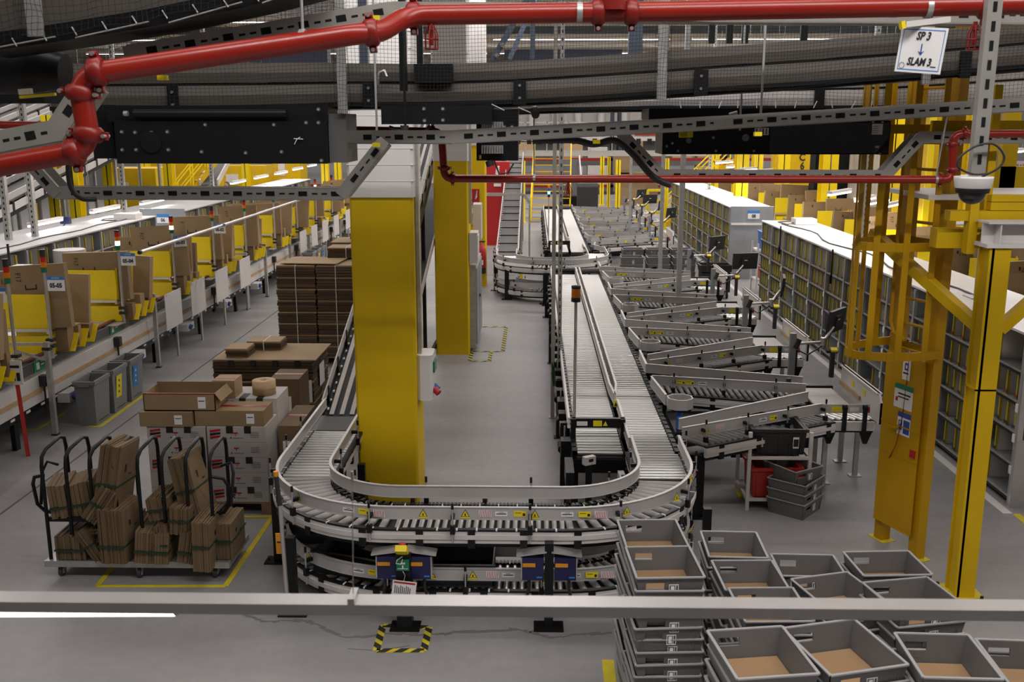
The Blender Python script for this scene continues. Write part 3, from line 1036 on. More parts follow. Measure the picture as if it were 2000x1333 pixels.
def sorter(dy, where, detail):
    """Left feed lane, right outfeed lane and the light guards between them."""
    ya, yb = 9.45 + dy, 21.4 + dy
    if dy:
        ya, yb = 25.3, 38.0
    tl, pl = lane(.455, .905, ya, yb, f'left lane of the {where} pair of long roller conveyors', .092 if detail else .14, detail)
    tr, pr = lane(.975, 1.415, ya, yb, f'right lane of the {where} pair of long roller conveyors', .092 if detail else .14, detail)
    # guards: left edge, and the double one between the lanes closing to a point
    guard(tl, [Vector((.39, ya + .7, .8)), Vector((.39, yb, .8))], 0, .03, .14, m='skirt_white')
    mid = [Vector((.925, yb, .8)), Vector((.925, ya + 2.1, .8)), Vector((.95, ya + 1.65, .8))]
    guard(tl, mid, 0, .03, .15, m='skirt_white')
    mid = [Vector((1.0, yb, .8)), Vector((1.0, ya + 2.1, .8)), Vector((.955, ya + 1.65, .8))]
    guard(tr, mid, 0, .03, .15, m='skirt_white')
    mb = MB('black_metal')
    for i in range(int((yb - ya - 2) / .33)):
        y = ya + 1.9 + i * .33
        mb.box(.935, y, .74, .985, y + .16, .84)
    mb.use('aluminium')
    for i in range(int((yb - ya - 2) / .66)):
        y = ya + 2.1 + i * .66
        mb.cyl((.96, y, .83), (.96, y, .88), .016, 7)
    mb.build('centre_brackets', tl)
    if detail:
        sticker = MB('label_yellow'); sticker.box(.93, ya + 1.55, .82, .985, ya + 1.57, .9); sticker.use('ink_black'); sticker.add([(.936, ya + 1.545, .83), (.978, ya + 1.545, .83), (.957, ya + 1.545, .88)], [(0, 1, 2)])
        sticker.build('warning_label', tl)
        guard(tr, [Vector((.955, ya + 1.3, .8)), Vector((.955, ya - .1, .8))], 0, .08, .18)
    # end rollers at the far end
    mb = MB('black_metal'); mb.cyl((.42, yb + .1, .86), (.91, yb + .1, .86), .055, 14); mb.build('end_drum', tl)
    mb = MB('belt_grey'); mb.cyl((.98, yb + .1, .86), (1.44, yb + .1, .86), .055, 14); mb.build('end_drum', tr)
    # black gantry at the near end of the left lane
    t = thing('lane_gantry', f'black cross frame over the near end of the {where} left roller lane', 'gantry', (.68, ya, 0))
    mb = MB('black_metal')
    mb.box(.41, ya + .42, .92, .95, ya + .47, 1.02); mb.box(.40, ya + .40, .70, .45, ya + .5, 1.02); mb.box(.91, ya + .40, .70, .96, ya + .5, 1.02)
    mb.box(.42, ya - .05, .60, .94, ya + .05, .74); mb.box(.40, ya - .06, 0, .46, ya + .06, .7); mb.box(.9, ya - .06, 0, .96, ya + .06, .7)
    mb.build('frame', t)
    mb = MB('label_yellow'); mb.box(.63, ya + .414, .94, .72, ya + .42, 1.0); mb.build('yellow_label', t)
    mb = MB('sign_white'); mb.box(.46, ya + .414, .945, .57, ya + .42, .99); mb.build('white_label', t)
    mb = MB('label_yellow'); mb.add([(.73, ya + .414, .945), (.78, ya + .414, .945), (.755, ya + .414, .995)], [(0, 1, 2)]); mb.build('warning_triangle', t)
    if detail:
        mb = MB('panel_white'); M = Matrix.Translation((.55, ya - .3, .82)) @ Matrix.Rotation(.5, 4, 'Z'); mb.box(-.06, -.03, -.04, .06, .03, .04, M); mb.use('ink_black'); mb.box(-.02, -.032, -.01, .03, -.03, .02, M); mb.build('scanner_box', t)
        mb = MB('black_metal'); mb.box(.52, ya - .32, 0, .58, ya - .26, .8); mb.build('scanner_post', t)
        mb = MB('black_metal'); mb.box(.32, ya - .55, 0, .40, ya - .1, .78); mb.box(.32, ya - .75, .1, .40, ya - .1, .6); mb.build('side_plate', t)
        mb = MB('label_yellow'); mb.box(.33, ya - .76, .5, .38, ya - .755, .55); mb.build('small_label', t)
        mb = MB('panel_white'); mb.bar((.87, ya - .15, .62), (.93, ya - 1.0, .56), .06, .09); mb.use('ink_black')
        for i in range(6):
            mb.box(.865, ya - .3 - i * .11, .63 - i * .007, .91, ya - .26 - i * .11, .66 - i * .007)
        mb.build('slotted_rail', t)
    # machinery hung on the left side: motors, cables, brackets
    for i in range(int((yb - ya) / .5)):
        mb = MB('black_metal')
        y = ya + .4 + i * .5
        mb.box(.30, y, .60 + .05 * (i % 3), .42, y + .16 + .06 * (i % 2), .78)
        if i % 2:
            mb.cyl((.33, y, .52), (.33, y + .22, .52), .05, 9)
        if i % 3 == 0:
            mb.use('aluminium'); mb.cyl((.34, y + .15, .78), (.34, y + .15, .9), .008, 6)
        mb.build('drive_motor', tl)
    return tl, tr


sorter(0, 'nearest', True)
sorter(1, 'far', False)

# far loop joining the far lanes, with steep flat-belt incline
fu, _p = loop(-.63, 1.55, 22.55, 24.4, 24.9, True, 'far', False)
fl_, _p = loop(-.63, 1.55, 22.6, 24.2, 24.3, False, 'far', False)
for x, y in ((-.9, 24.0), (-.6, 22.75), (.28, 22.2), (.33, 22.0), (.9, 22.25), (1.75, 23.4)):
    leg(fu, x, y, .70, .1, foot=.25)
guard(fu, [Vector((1.27, 25.6, .8)), Vector((1.30, 24.6, .8))], 0)
guard(fu, [Vector((1.62, 25.9, .8)), Vector((1.55, 25.2, .8)), Vector((1.80, 24.6, .8))], 0)
t = thing('incline_conveyor', 'grey cleated belt incline climbing from the far loop', 'conveyor', (-.63, 24.4, 0))
y0, y1 = 24.45, 36.0
s2 = .178
zz = lambda y: .80 + (y - y0) * s2
mb = MB('belt_grey'); mb.bar((-.63, y0, zz(y0) - .02), (-.63, y1, zz(y1) - .02), .46, .03); mb.build('belt', t)
mb = MB('black_metal')
for i in range(16):
    y = y0 + .3 + i * .72
    mb.bar((-.86, y, zz(y) + .005), (-.40, y, zz(y) + .005), .04, .02)
mb.build('cleat', t)
for s in (-1, 1):
    x = -.63 + s * .27
    mb = MB('skirt_white'); mb.bar((x, y0, zz(y0) + .08), (x, y1, zz(y1) + .08), .02, .13); mb.build('guard_rail', t)
    mb = MB('black_metal'); mb.bar((x + s * .02, y0, zz(y0) - .1), (x + s * .02, y1, zz(y1) - .1), .03, .2); mb.build('side_frame', t)
    mb = MB('sign_white')
    for i in range(48):
        y = y0 + .1 + i * .24
        mb.box(x - s * .03 - .012, y, zz(y), x - s * .03 + .012, y + .09, zz(y) + .02)
    mb.build('index_marking', t)
    for y in (27.5, 31, 34.5):
        mb = MB('galvanised'); mb.box(x - .03, y - .03, 0, x + .03, y + .03, zz(y) - .1); mb.build('leg', t)
mb = MB('galvanised'); mb.bar((-1.35, 29.0, 1.98), (-.28, 29.0, 1.98), .05, .09); mb.bar((-.28, 29.0, 1.98), (-.1, 29, 1.75), .05, .09); mb.box(-.13, 28.97, 0, -.08, 29.03, 1.78)
tag(mb.build('cable_tray'), 'pale cable tray crossing over the far cleated incline', 'cable tray')
mb = MB('tray_yellow'); mb.box(-.33, 25.0, 0, -.25, 25.1, .75)
tag(mb.build('safety_post'), 'small yellow post beside the foot of the far incline', 'post')

# slender poles around the lanes
def strut(x, y, z0, z1, w, label, name='strut_post', m='galvanised', slots=True):
    t = thing(name, label, 'post', (x, y, z0))
    mb = MB(m); mb.box(x - w / 2, y - w / 2, z0, x + w / 2, y + w / 2, z1); mb.build('upright', t)
    if slots:
        mb = MB('black_matt')
        n = int((z1 - z0) / .1)
        for i in range(min(n, 60)):
            mb.box(x - w * .12, y - w / 2 - .001, z0 + .03 + i * .1, x + w * .12, y - w / 2 + .001, z0 + .075 + i * .1)
        mb.build('slot_pattern', t)
    if z0 < .1:
        mb = MB(m); mb.box(x - w, y - w, 0, x + w, y + w, .012); mb.build('foot_plate', t)
    return t


strut(.28, 13.3, 0, 7.9, .05, 'plain pale pole rising from floor left of the nearest lanes', slots=False, m='pole_grey')
strut(.37, 13.4, 0, 7.9, .055, 'slotted steel strut beside the pale pole left of the nearest lanes')
strut(.34, 12.4, 0, .78, .06, 'short black post at left edge of the nearest left lane', m='black_metal', slots=False)
strut(.34, 10.3, 0, .85, .07, 'black post nearest the gantry at left lane edge', m='black_metal', slots=False)
strut(.3, 16.5, 0, .85, .05, 'black post halfway along the nearest left lane', m='black_metal', slots=False)
strut(.3, 20.6, 0, .95, .09, 'thick black post at far end of the nearest left lane', m='black_metal', slots=False)
strut(2.68, 20.9, 0, 7.9, .075, 'tall galvanised pole through the fourth sorting spur', slots=False)
strut(2.60, 17.6, 0, 7.9, .085, 'tall galvanised pole through the third sorting spur', slots=False)
strut(2.86, 29.6, 0, 7.9, .07, 'tall thin pole among the far sorting spurs', slots=False)
strut(2.62, 27.2, 0, 7.9, .06, 'tall pole in front of the far sorting spurs', slots=False)
# amber beacon on a thin stem at the left lane
t = thing('beacon', 'amber beacon lamp on thin stem at left edge of the nearest lanes', 'beacon', (.47, 10.6, 0))
mb = MB('pole_grey'); mb.cyl((.455, 10.35, .7), (.455, 10.35, 2.16), .016, 10); mb.build('stem', t)
mb = MB('black_plastic'); mb.lathe([(0, 2.16), (.05, 2.16), (.05, 2.20), (.045, 2.21)], (.455, 10.35, 0), 16); mb.lathe([(.048, 2.30), (.05, 2.31), (.05, 2.33), (0, 2.335)], (.455, 10.35, 0), 16); mb.build('cap', t)
mb = MB('amber_lens'); mb.lathe([(.045, 2.2), (.047, 2.21), (.047, 2.30), (.045, 2.31)], (.455, 10.35, 0), 18); mb.build('lens', t)
t = thing('signal_lamp', 'small stack light with lit green section over the far left lane', 'signal light', (.42, 27.0, 0))
mb = MB('galvanised'); mb.cyl((.42, 27, .7), (.42, 27, 2.05), .014, 8); mb.build('stem', t)
for z, m in ((2.05, 'black_plastic'), (2.13, 'lit_green'), (2.21, 'crate_blue'), (2.29, 'amber_lens')):
    mb = MB(m); mb.cyl((.42, 27, z), (.42, 27, z + .075), .035, 12); mb.build('lens', t)
mb = MB('leaf_green'); 
for i in range(14):
    a = i * .9
    mb.tube([(.3, 13.1, .55 + .01 * i), (.3 + .04 * math.cos(a), 13.1 + .04 * math.sin(a), .62 + .02 * i), (.3 + .02 * math.cos(a + 1), 13.1, .5)], .006, 5)
tag(mb.build('cable_bundle'), 'green cable bundle hanging at foot of the slotted steel strut', 'cables')
# ------------------------------------------------------------------ sorting spurs: out, station, back
def spur(yo, k, where, detail):
    place = f'{ORD[k]} {where} sorting spur'
    step = .078 if detail else .12
    # ---- outgoing lane
    t = thing('sorting_spur', f'outgoing roller branch of the {place} counted from the viewer', 'conveyor', (2.3, yo + .9, 0))
    a, b = Vector((1.58, yo + 1.22, .8)), Vector((3.22, yo + .70, .8))
    path = [a.lerp(b, i / 4) for i in range(5)]
    rollers(t, path, step, .50, .026, 'dark_roller', skew=.32, start=.03)
    skirts(t, path, .56, sides=(-1,), step=.5, ticks=False)
    skirts(t, path, .56, sides=(1,), step=.9, ticks=False)
    guard(t, [Vector((1.455, yo + 2.42, .8)), Vector((1.455, yo + 1.62, .8)), Vector((3.28, yo + .99, .8))], 0, .08, .19, t=.014)
    g2 = [Vector((1.47, yo + 1.10, .8)), Vector((3.25, yo + .73, .8))]
    gg = guard(t, g2, 0, .06, .17, posts=.6, side=-1)
    d = (g2[1] - g2[0]).normalized()
    if detail:
        sticker_set(gg, g2[0] + d * .35, d, 0, -.02, 1, [('yellow', 0), ('yellow', .11), ('white', .26)])
    else:
        sticker_set(gg, g2[0] + d * .35, d, 0, -.02, 1, [('yellow', 0), ('yellow', .1)])
    # short guard with its eight-sided nose at the lane's edge
    guard(t, [Vector((1.45, yo + 1.03, .8)), Vector((1.52, yo + .18, .8))], 0, .06, .18)
    mb = MB('guard_grey')
    c = Vector((1.66, yo + .05))
    oct_ = [(c.x + .145 * math.cos(math.pi / 8 + i * math.pi / 4), c.y + .145 * math.sin(math.pi / 8 + i * math.pi / 4), .8) for i in range(9)]
    mb.ribbon([Vector(p) for p in oct_], 0, .07, .19, .014)
    mb.build('octagon_guard', t)
    mb = MB('sign_blue'); mb.cyl((1.66, yo + .05, .6), (1.66, yo + .05, .84), .035, 10); mb.use('black_metal'); mb.cyl((1.66, yo + .05, .84), (1.66, yo + .05, .87), .1, 12); mb.build('corner_roller', t)
    mb = MB('black_metal'); mb.box(1.6, yo - .1, .45, 3.1, yo + .75, .62); mb.build('under_tray', t)
    for x, y in ((1.9, yo + .9), (2.9, yo + .6)):
        leg(t, x, y, .66, .05)
    # ---- return lane
    t = thing('sorting_spur', f'returning roller branch of the {place} counted from the viewer', 'conveyor', (2.3, yo - .5, 0))
    a, b = Vector((1.62, yo - .92, .8)), Vector((3.18, yo - .02, .8))
    path = [a.lerp(b, i / 4) for i in range(5)]
    rollers(t, path, step, .40, .026, 'dark_roller', skew=.25, start=.05)
    skirts(t, path, .46, sides=(-1,), step=.5, ticks=False)
    guard(t, [Vector((1.53, yo - .80, .8)), Vector((3.16, yo + .31, .8))], 0, .08, .19, t=.014)
    g2 = [Vector((1.53, yo - 1.04, .8)), Vector((3.20, yo - .12, .8))]
    gg = guard(t, g2, 0, .06, .17, posts=.55, side=-1)
    d = (g2[1] - g2[0]).normalized()
    sticker_set(gg, g2[0] + d * .7, d, 0, -.02, 1, [('yellow', .5), ('white', .36), ('tri', -.4), ('hatch', -.22)] if detail else [('yellow', .4)])
    for x, y in ((1.75, yo - 1.0), (2.9, yo - .3)):
        leg(t, x, y, .66, .05)
    mb = MB('black_metal'); mb.prism([(1.6, yo - 1.0), (3.1, yo - .2), (3.1, yo), (1.6, yo - .75)], .58, .66); mb.build('under_tray', t)
    # ---- station at the far side
    t = thing('sorting_station', f'roller table with upright backplate at the end of the {place}', 'sorting table', (3.5, yo + .4, 0))
    path = [Vector((3.47, yo + .42, .82)), Vector((3.47, yo + 1.15, .82))]
    rollers(t, path, .055 if detail else .075, .40, .024, 'panel_white', start=.02)
    path = [Vector((3.24, yo + .05, .8)), Vector((3.74, yo + .05, .8))]
    rollers(t, path, .078 if detail else .12, .36, .026, 'steel_roller', skew=.5, start=.03)
    mb = MB('skirt_white'); mb.box(3.19, yo - .22, .69, 3.76, yo - .18, .79); mb.build('side_skirt', t)
    mb = MB('black_metal'); mb.box(3.2, yo - .18, .66, 3.76, yo + 1.2, .74); mb.box(3.22, yo + 1.15, .7, 3.7, yo + 1.2, .84)
    mb.build('frame', t)
    for x in (3.42, 3.64):
        mb = MB('black_metal'); mb.box(x - .022, yo - .25, .68, x + .022, yo - .22, .98)
        mb.cyl((x - .022, yo - .23, .96), (x + .022, yo - .23, .96), .032, 12); mb.build('bracket', t)
    mb = MB('guard_grey'); mb.bar((3.2, yo - .14, .92), (3.72, yo - .14, .92), .012, .1)
    mb.use('label_yellow'); mb.box(3.30, yo - .148, .885, 3.41, yo - .146, .945); mb.use('sign_white'); mb.box(3.5, yo - .148, .89, 3.6, yo - .146, .935); mb.use('sign_red'); mb.box(3.68, yo - .148, .88, 3.72, yo - .146, .94)
    mb.build('front_guard', t)
    mb = MB('panel_white')
    mb.prism([(yo - .3, .79), (yo + 1.1, .79), (yo + 1.1, 1.12), (yo - .22, 1.12), (yo - .3, 1.03)], 3.775, 3.80, Matrix(((0, 0, 1, 0), (1, 0, 0, 0), (0, 1, 0, 0), (0, 0, 0, 1))))
    mb.box(3.755, yo - .3, .79, 3.80, yo - .285, 1.03); mb.box(3.755, yo - .22, 1.105, 3.82, yo + 1.1, 1.12)
    mb.build('backplate', t)
    mb = MB('wood_strip'); mb.box(3.755, yo + .35, .88, 3.775, yo + 1.1, .93); mb.build('wood_lath', t)
    mb = MB('label_yellow'); mb.box(3.770, yo + .2, .97, 3.776, yo + .29, 1.04); mb.box(3.770, yo + .6, .97, 3.776, yo + .69, 1.04); mb.build('yellow_label', t)
    mb = MB('black_plastic'); mb.box(3.64, yo + 1.12, .95, 3.69, yo + 1.17, 1.25); M = Matrix.Translation((3.66, yo + 1.16, 1.28)) @ Matrix.Rotation(.5, 4, 'X'); mb.box(-.07, -.025, -.02, .07, .025, .02, M)
    mb.use('label_yellow'); mb.box(-.02, -.03, .0, .06, .03, .03, M); mb.build('scanner', t)
    for x, y in ((3.35, yo + .55), (3.74, yo + .25), (3.72, yo + .75), (3.3, yo + .0)):
        mb = MB('galvanised'); mb.box(x - .025, y - .025, .012, x + .025, y + .025, .68); mb.box(x - .07, y - .05, 0, x + .07, y + .05, .012); mb.build('leg', t)
    mb = MB('black_metal')
    for x0 in (3.2, 3.6):
        mb.prism([(x0 + .02, .66), (x0 + .16, .66), (x0 + .11, .52), (x0 + .07, .52)], yo - .16, yo - .12, Matrix(((1, 0, 0, 0), (0, 0, 1, 0), (0, 1, 0, 0), (0, 0, 0, 1))))
    mb.build('gusset', t)
    mb = MB('sign_blue'); mb.box(3.05, yo + .85, .86, 3.11, yo + .91, .93); mb.use('black_plastic'); mb.box(3.055, yo + .86, .93, 3.105, yo + .9, 1.0); mb.build('sensor', t)
    # ---- post with monitor arm behind the station
    px, py = 3.40, yo + 2.0
    t = thing('monitor_stand', f'grey post with jointed arm and black screen behind the {place}', 'monitor', (px, py, 0))
    mb = MB('rack_grey'); mb.box(px - .04, py - .03, .0, px + .04, py + .03, 1.32); mb.build('post', t)
    mb = MB('aluminium'); mb.tube([(px + .05, py, 1.18), (px + .42, py + .1, 1.18), (px + .62, py + .35, 1.33)], .02, 8); mb.cyl((px + .42, py + .1, 1.14), (px + .42, py + .1, 1.24), .035, 10); mb.build('arm', t)
    mb = MB('black_plastic'); mb.cyl((px + .03, py - .02, 1.12), (px + .08, py, 1.24), .04, 10); mb.tube([(px + .06, py, 1.1), (px + .2, py, 1.03), (px + .4, py + .1, 1.12), (px + .58, py + .3, 1.25)], .01, 6); mb.build('cable', t)
    an = (.9, 1.35, .2, .75)[k % 4]
    M = Matrix.Translation((px + .68, py + .45, 1.40)) @ Matrix.Rotation(an, 4, 'Z') @ Matrix.Rotation(.12, 4, 'X')
    mb = MB('black_plastic'); mb.box(-.25, -.02, -.15, .25, .02, .16, M); mb.box(-.08, -.04, -.08, .08, -.02, .08, M); mb.use('sign_white'); mb.box(-.03, -.042, .02, .03, -.04, .035, M); sh = mb.build('screen_housing', t)
    mb = MB('dark_screen'); mb.box(-.235, .02, -.135, .235, .022, .145, M); mb.build('screen', sh)


for k in range(4):
    spur(10.78 + 2.95 * k, k, 'near', True)
for k in range(4):
    spur(27.2 + 2.75 * k, k, 'far', False)

# ------------------------------------------------------------------ cart with red crate and black tote
def crate(name, label, cat, x, y, z, L, W, H, m, rz=0.0, rim=.03, group=None):
    t = thing(name, label, cat, (x, y, z), rz, group)
    mb = MB(m)
    q = .93
    o = [(-L / 2 * q, -W / 2 * q), (L / 2 * q, -W / 2 * q), (L / 2 * q, W / 2 * q), (-L / 2 * q, W / 2 * q)]
    u = [(-L / 2, -W / 2), (L / 2, -W / 2), (L / 2, W / 2), (-L / 2, W / 2)]
    i = 1 - .03 / max(L, W) * 2
    vs = [(a, b, 0) for a, b in o] + [(a, b, H) for a, b in u] + [(a * i, b * i, H) for a, b in u] + [(a * i, b * i, .012) for a, b in o]
    fs = [(3, 2, 1, 0)] + [(j, (j + 1) % 4, 4 + (j + 1) % 4, 4 + j) for j in range(4)] + [(4 + j, 4 + (j + 1) % 4, 8 + (j + 1) % 4, 8 + j) for j in range(4)] + [(8 + j, 8 + (j + 1) % 4, 12 + (j + 1) % 4, 12 + j) for j in range(4)] + [(12, 13, 14, 15)]
    mb.add(vs, fs)
    for k in range(5):
        xx = -L / 2 * .8 + k * L * .2
        mb.box(xx - .008, -W / 2 * .965 - .006, .02, xx + .008, -W / 2 * .965, H - rim)
    mb.build('shell', t, world=False)
    mb = MB(m)
    e = .018
    mb.box(-L / 2 - e, -W / 2 - e, H - rim, L / 2 + e, -W / 2, H + .004); mb.box(-L / 2 - e, W / 2, H - rim, L / 2 + e, W / 2 + e, H + .004)
    mb.box(-L / 2 - e, -W / 2, H - rim, -L / 2, W / 2, H + .004); mb.box(L / 2, -W / 2, H - rim, L / 2 + e, W / 2, H + .004)
    mb.build('rim', t, world=False)
    return t


t = thing('crate_cart', 'white frame cart holding black tote over red crate by the spurs', 'cart', (2.62, 10.2, 0))
x0, x1, ya, yb = 2.27, 2.90, 9.95, 10.5
for x in (x0, x1):
    for y in (ya, yb):
        mb = MB('panel_white'); mb.box(x - .018, y - .018, .0, x + .018, y + .018, .86); mb.build('leg', t)
mb = MB('panel_white')
for z in (.12, .58):
    mb.box(x0, ya - .015, z - .015, x1, ya + .015, z + .015); mb.box(x0, yb - .015, z - .015, x1, yb + .015, z + .015)
    mb.box(x0 - .015, ya, z - .015, x0 + .015, yb, z + .015); mb.box(x1 - .015, ya, z - .015, x1 + .015, yb, z + .015)
mb.build('cross_rail', t)
mb = MB('panel_white'); mb.box(x0, ya, .10, x1, yb, .115); mb.build('shelf', t)
bt = crate('black_tote', 'black tote sitting on top of the red crate cart', 'tote', 2.585, 10.22, .60, .56, .46, .28, 'black_plastic')
crate('red_crate', 'red plastic crate on lower shelf of the white cart', 'crate', 2.58, 10.2, .135, .52, .44, .32, 'crate_red')
mb = MB('sign_white'); mb.box(2.72, 9.965, .68, 2.78, 9.972, .80); mb.use('ink_black'); mb.box(2.725, 9.962, .7, 2.775, 9.965, .78)
mb.build('barcode_label', bt)
mb = MB('drive_blue'); mb.box(2.3, 11.0, .22, 2.62, 11.2, .4)
t = tag(mb.build('motor_box'), 'dark blue motor box under the nearest returning branch', 'motor box')

# ------------------------------------------------------------------ grey fibre totes
TOTES = {}


def tote_mesh(L, W, H):
    k = (L, W, H)
    if k in TOTES:
        return TOTES[k]
    mb = MB('tote_grey')
    q, T = .90, .012
    o = [(-L / 2 * q, -W / 2 * q), (L / 2 * q, -W / 2 * q), (L / 2 * q, W / 2 * q), (-L / 2 * q, W / 2 * q)]
    u = [(-L / 2, -W / 2), (L / 2, -W / 2), (L / 2, W / 2), (-L / 2, W / 2)]
    ii = lambda p: (p[0] - math.copysign(T, p[0]), p[1] - math.copysign(T, p[1]))
    vs = [(a, b, 0) for a, b in o] + [(a, b, H) for a, b in u] + [(*ii(p), H) for p in u] + [(*ii(p), T) for p in o]
    fs = [(3, 2, 1, 0), (12, 13, 14, 15)]
    HW, HZ0, HZ1 = .058, H * .50, H * .78
    for j in range(4):
        fs.append((8 + j, 8 + (j + 1) % 4, 12 + (j + 1) % 4, 12 + j)) if j in (1, 3) else None
        if j in (1, 3):
            fs.append((j, (j + 1) % 4, 4 + (j + 1) % 4, 4 + j))
    mb.add(vs, fs)
    # the two walls with hand holes: a slab round an open slot
    for s in (-1, 1):
        def P(x, z, d):
            f = q + (1 - q) * z / H
            return (x, s * (W / 2 * f - d), z)
        xo = -L * .22 * 1
        for d0, d1 in ((0, T),):
            xs = [-1, (xo - HW) , (xo + HW), 1]
            for (za, zb, cols) in ((0, HZ0, (0, 1, 2)), (HZ0, HZ1, (0, 2)), (HZ1, H, (0, 1, 2))):
                for c in cols:
                    def X(i, z):
                        half = L / 2 * (q + (1 - q) * z / H)
                        return -half if i == 0 else half if i == 3 else xs[i]
                    v = [P(X(c, za), za, 0), P(X(c + 1, za), za, 0), P(X(c + 1, zb), zb, 0), P(X(c, zb), zb, 0)]
                    w = [P(X(c, za), za, T), P(X(c + 1, za), za, T), P(X(c + 1, zb), zb, T), P(X(c, zb), zb, T)]
                    mb.add(v + w, [(0, 1, 2, 3), (4, 7, 6, 5), (0, 4, 5, 1), (1, 5, 6, 2), (2, 6, 7, 3), (3, 7, 4, 0)])
    # riveted overlap flaps on the outside
    for sx in (-1, 1):
        mb.box(sx * L / 2 * .78 - .002, -W / 2 * .965 - .003, H * .1, sx * L / 2 * .78 + .002, -W / 2 * .93, H * .95)
    mb.use('tote_edge')
    e = .004
    for a, b in ((u[0], u[1]), (u[1], u[2]), (u[2], u[3]), (u[3], u[0])):
        mb.bar((a[0], a[1], H), (b[0], b[1], H), .016, .008)
    shell = mb.mesh('shell')
    mb = MB('tote_liner'); mb.box(-L / 2 * q + .016, -W / 2 * q + .016, T + .001, L / 2 * q - .016, W / 2 * q - .016, T + .006)
    liner = mb.mesh('cardboard_liner')
    mb = MB('sign_white')
    y = -W / 2 * .965 - .002
    x = -L * .02
    for a in ((x, H * .3, x + .06, H * .33), (x, H * .68, x + .06, H * .71), (x, H * .3, x + .004, H * .7), (x + .056, H * .3, x + .06, H * .7), (x + .04, H * .3, x + .044, H * .7), (x + .012, H * .36, x + .034, H * .64)):
        mb.box(a[0], y - .002, a[1], a[2], y, a[3])
    lab = mb.mesh('barcode_label')
    mb = MB('black_plastic')
    for i in range(9):
        xx = -L * .42 + i * L * .105
        mb.cyl((xx, y + .004, H * .86), (xx, y - .002, H * .86), .005, 6)
    riv = mb.mesh('rivet_pattern')
    TOTES[k] = (shell, liner, lab, riv)
    return TOTES[k]


def tote(label, loc, rz, L=.40, W=.47, H=.165, tilt=0.0, liner=True, group=None):
    ms = tote_mesh(L, W, H)
    t = thing('fibre_tote', label, 'tote', loc, rz, group)
    if tilt:
        t.rotation_euler = (tilt, 0, rz)
    sh = put('shell', ms[0], t, world=False)
    if liner:
        put('cardboard_liner', ms[1], t, world=False)
    put('barcode_label', ms[2], sh, world=False)
    put('rivet_pattern', ms[3], sh, world=False)
    return t


def tote_stack(x, y, ztop, rz, where, L=.40, W=.47, H=.165, pitch=.082, zmin=0.0, maxn=20, jit=.012):
    """Nested totes; ztop is the height of the topmost rim."""
    n = min(maxn, int((ztop - H - zmin) / pitch) + 1)
    z0 = ztop - H - (n - 1) * pitch
    p2 = pitch + (z0 - zmin) / max(1, n - 1)
    for i in range(n):
        z = zmin + i * p2
        top = i == n - 1
        nm = f'topmost grey tote of the {where}' if top else f'grey tote {ORD[n - 1 - i]} from top of the {where}'
        tote(nm, (x + rnd.uniform(-jit, jit) * (not top), y + rnd.uniform(-jit, jit) * (not top), z), rz + rnd.uniform(-.025, .025) * (not top), L, W, H, liner=True)


# the free-standing stack of four beyond the foreground
cx, cy = 2.76, 9.95
tote('topmost grey tote, turned askew, of the four stacked by the red crate cart', (cx - .02, cy + .05, .34), .55, .40, .46, .17)
for i, z in enumerate((0, .105, .21)):
    tote(f'grey tote {("lowest", "second lowest", "second from top")[i]} of the four stacked by the red crate cart', (cx + .01, cy, z), .88, .46, .42, .17)
# stacks beyond the fourth spur
for j in range(3):
    tote_stack(2.35 + .62 * j, 23.6, .90, 0, f'{("left", "middle", "right")[j]} pile behind the fourth near spur', L=.52, W=.4, H=.22, pitch=.14, maxn=6)
for j in range(3):
    tote_stack(2.45 + .6 * j, 24.5, .98, .05, f'{("left", "middle", "right")[j]} rear-row pile behind the fourth near spur', L=.52, W=.4, H=.22, pitch=.14, maxn=6)
crate('black_tote', 'black tote on black cart behind the fourth near spur', 'tote', 4.25, 23.2, .62, .75, .5, .16, 'black_plastic')
t = thing('black_cart', 'black cart with white label standing before the far rack end', 'cart', (4.25, 23.2, 0))
mb = MB('black_plastic'); mb.box(3.92, 22.95, .15, 4.58, 23.45, .60); mb.build('body', t)
mb = MB('sign_white'); mb.box(4.36, 22.94, .3, 4.46, 22.95, .5); mb.build('white_label', t)
for sx in (3.98, 4.52):
    for sy in (23.0, 23.4):
        mb = MB('rubber'); mb.cyl((sx - .02, sy, .075), (sx + .02, sy, .075), .075, 12); mb.build('wheel', t)
crate('blue_tote', 'blue plastic tote on white trolley between the two grey racks', 'tote', 5.75, 24.0, 1.05, .6, .5, .42, 'crate_blue')
t = thing('trolley', 'white tubular trolley carrying the blue tote between racks', 'trolley', (5.75, 24, 0))
for sx in (5.35, 6.0):
    for sy in (23.7, 24.3):
        mb = MB('panel_white'); mb.box(sx - .02, sy - .02, 0, sx + .02, sy + .02, 1.2); mb.build('post', t)
mb = MB('panel_white'); mb.box(5.35, 23.7, 1.0, 6.0, 24.3, 1.04); mb.box(5.35, 23.7, .3, 6.0, 24.3, .33); mb.build('shelf', t)
crate('red_crate', 'red crate on lower shelf of the blue tote trolley', 'crate', 5.7, 24, .335, .5, .45, .3, 'crate_red')

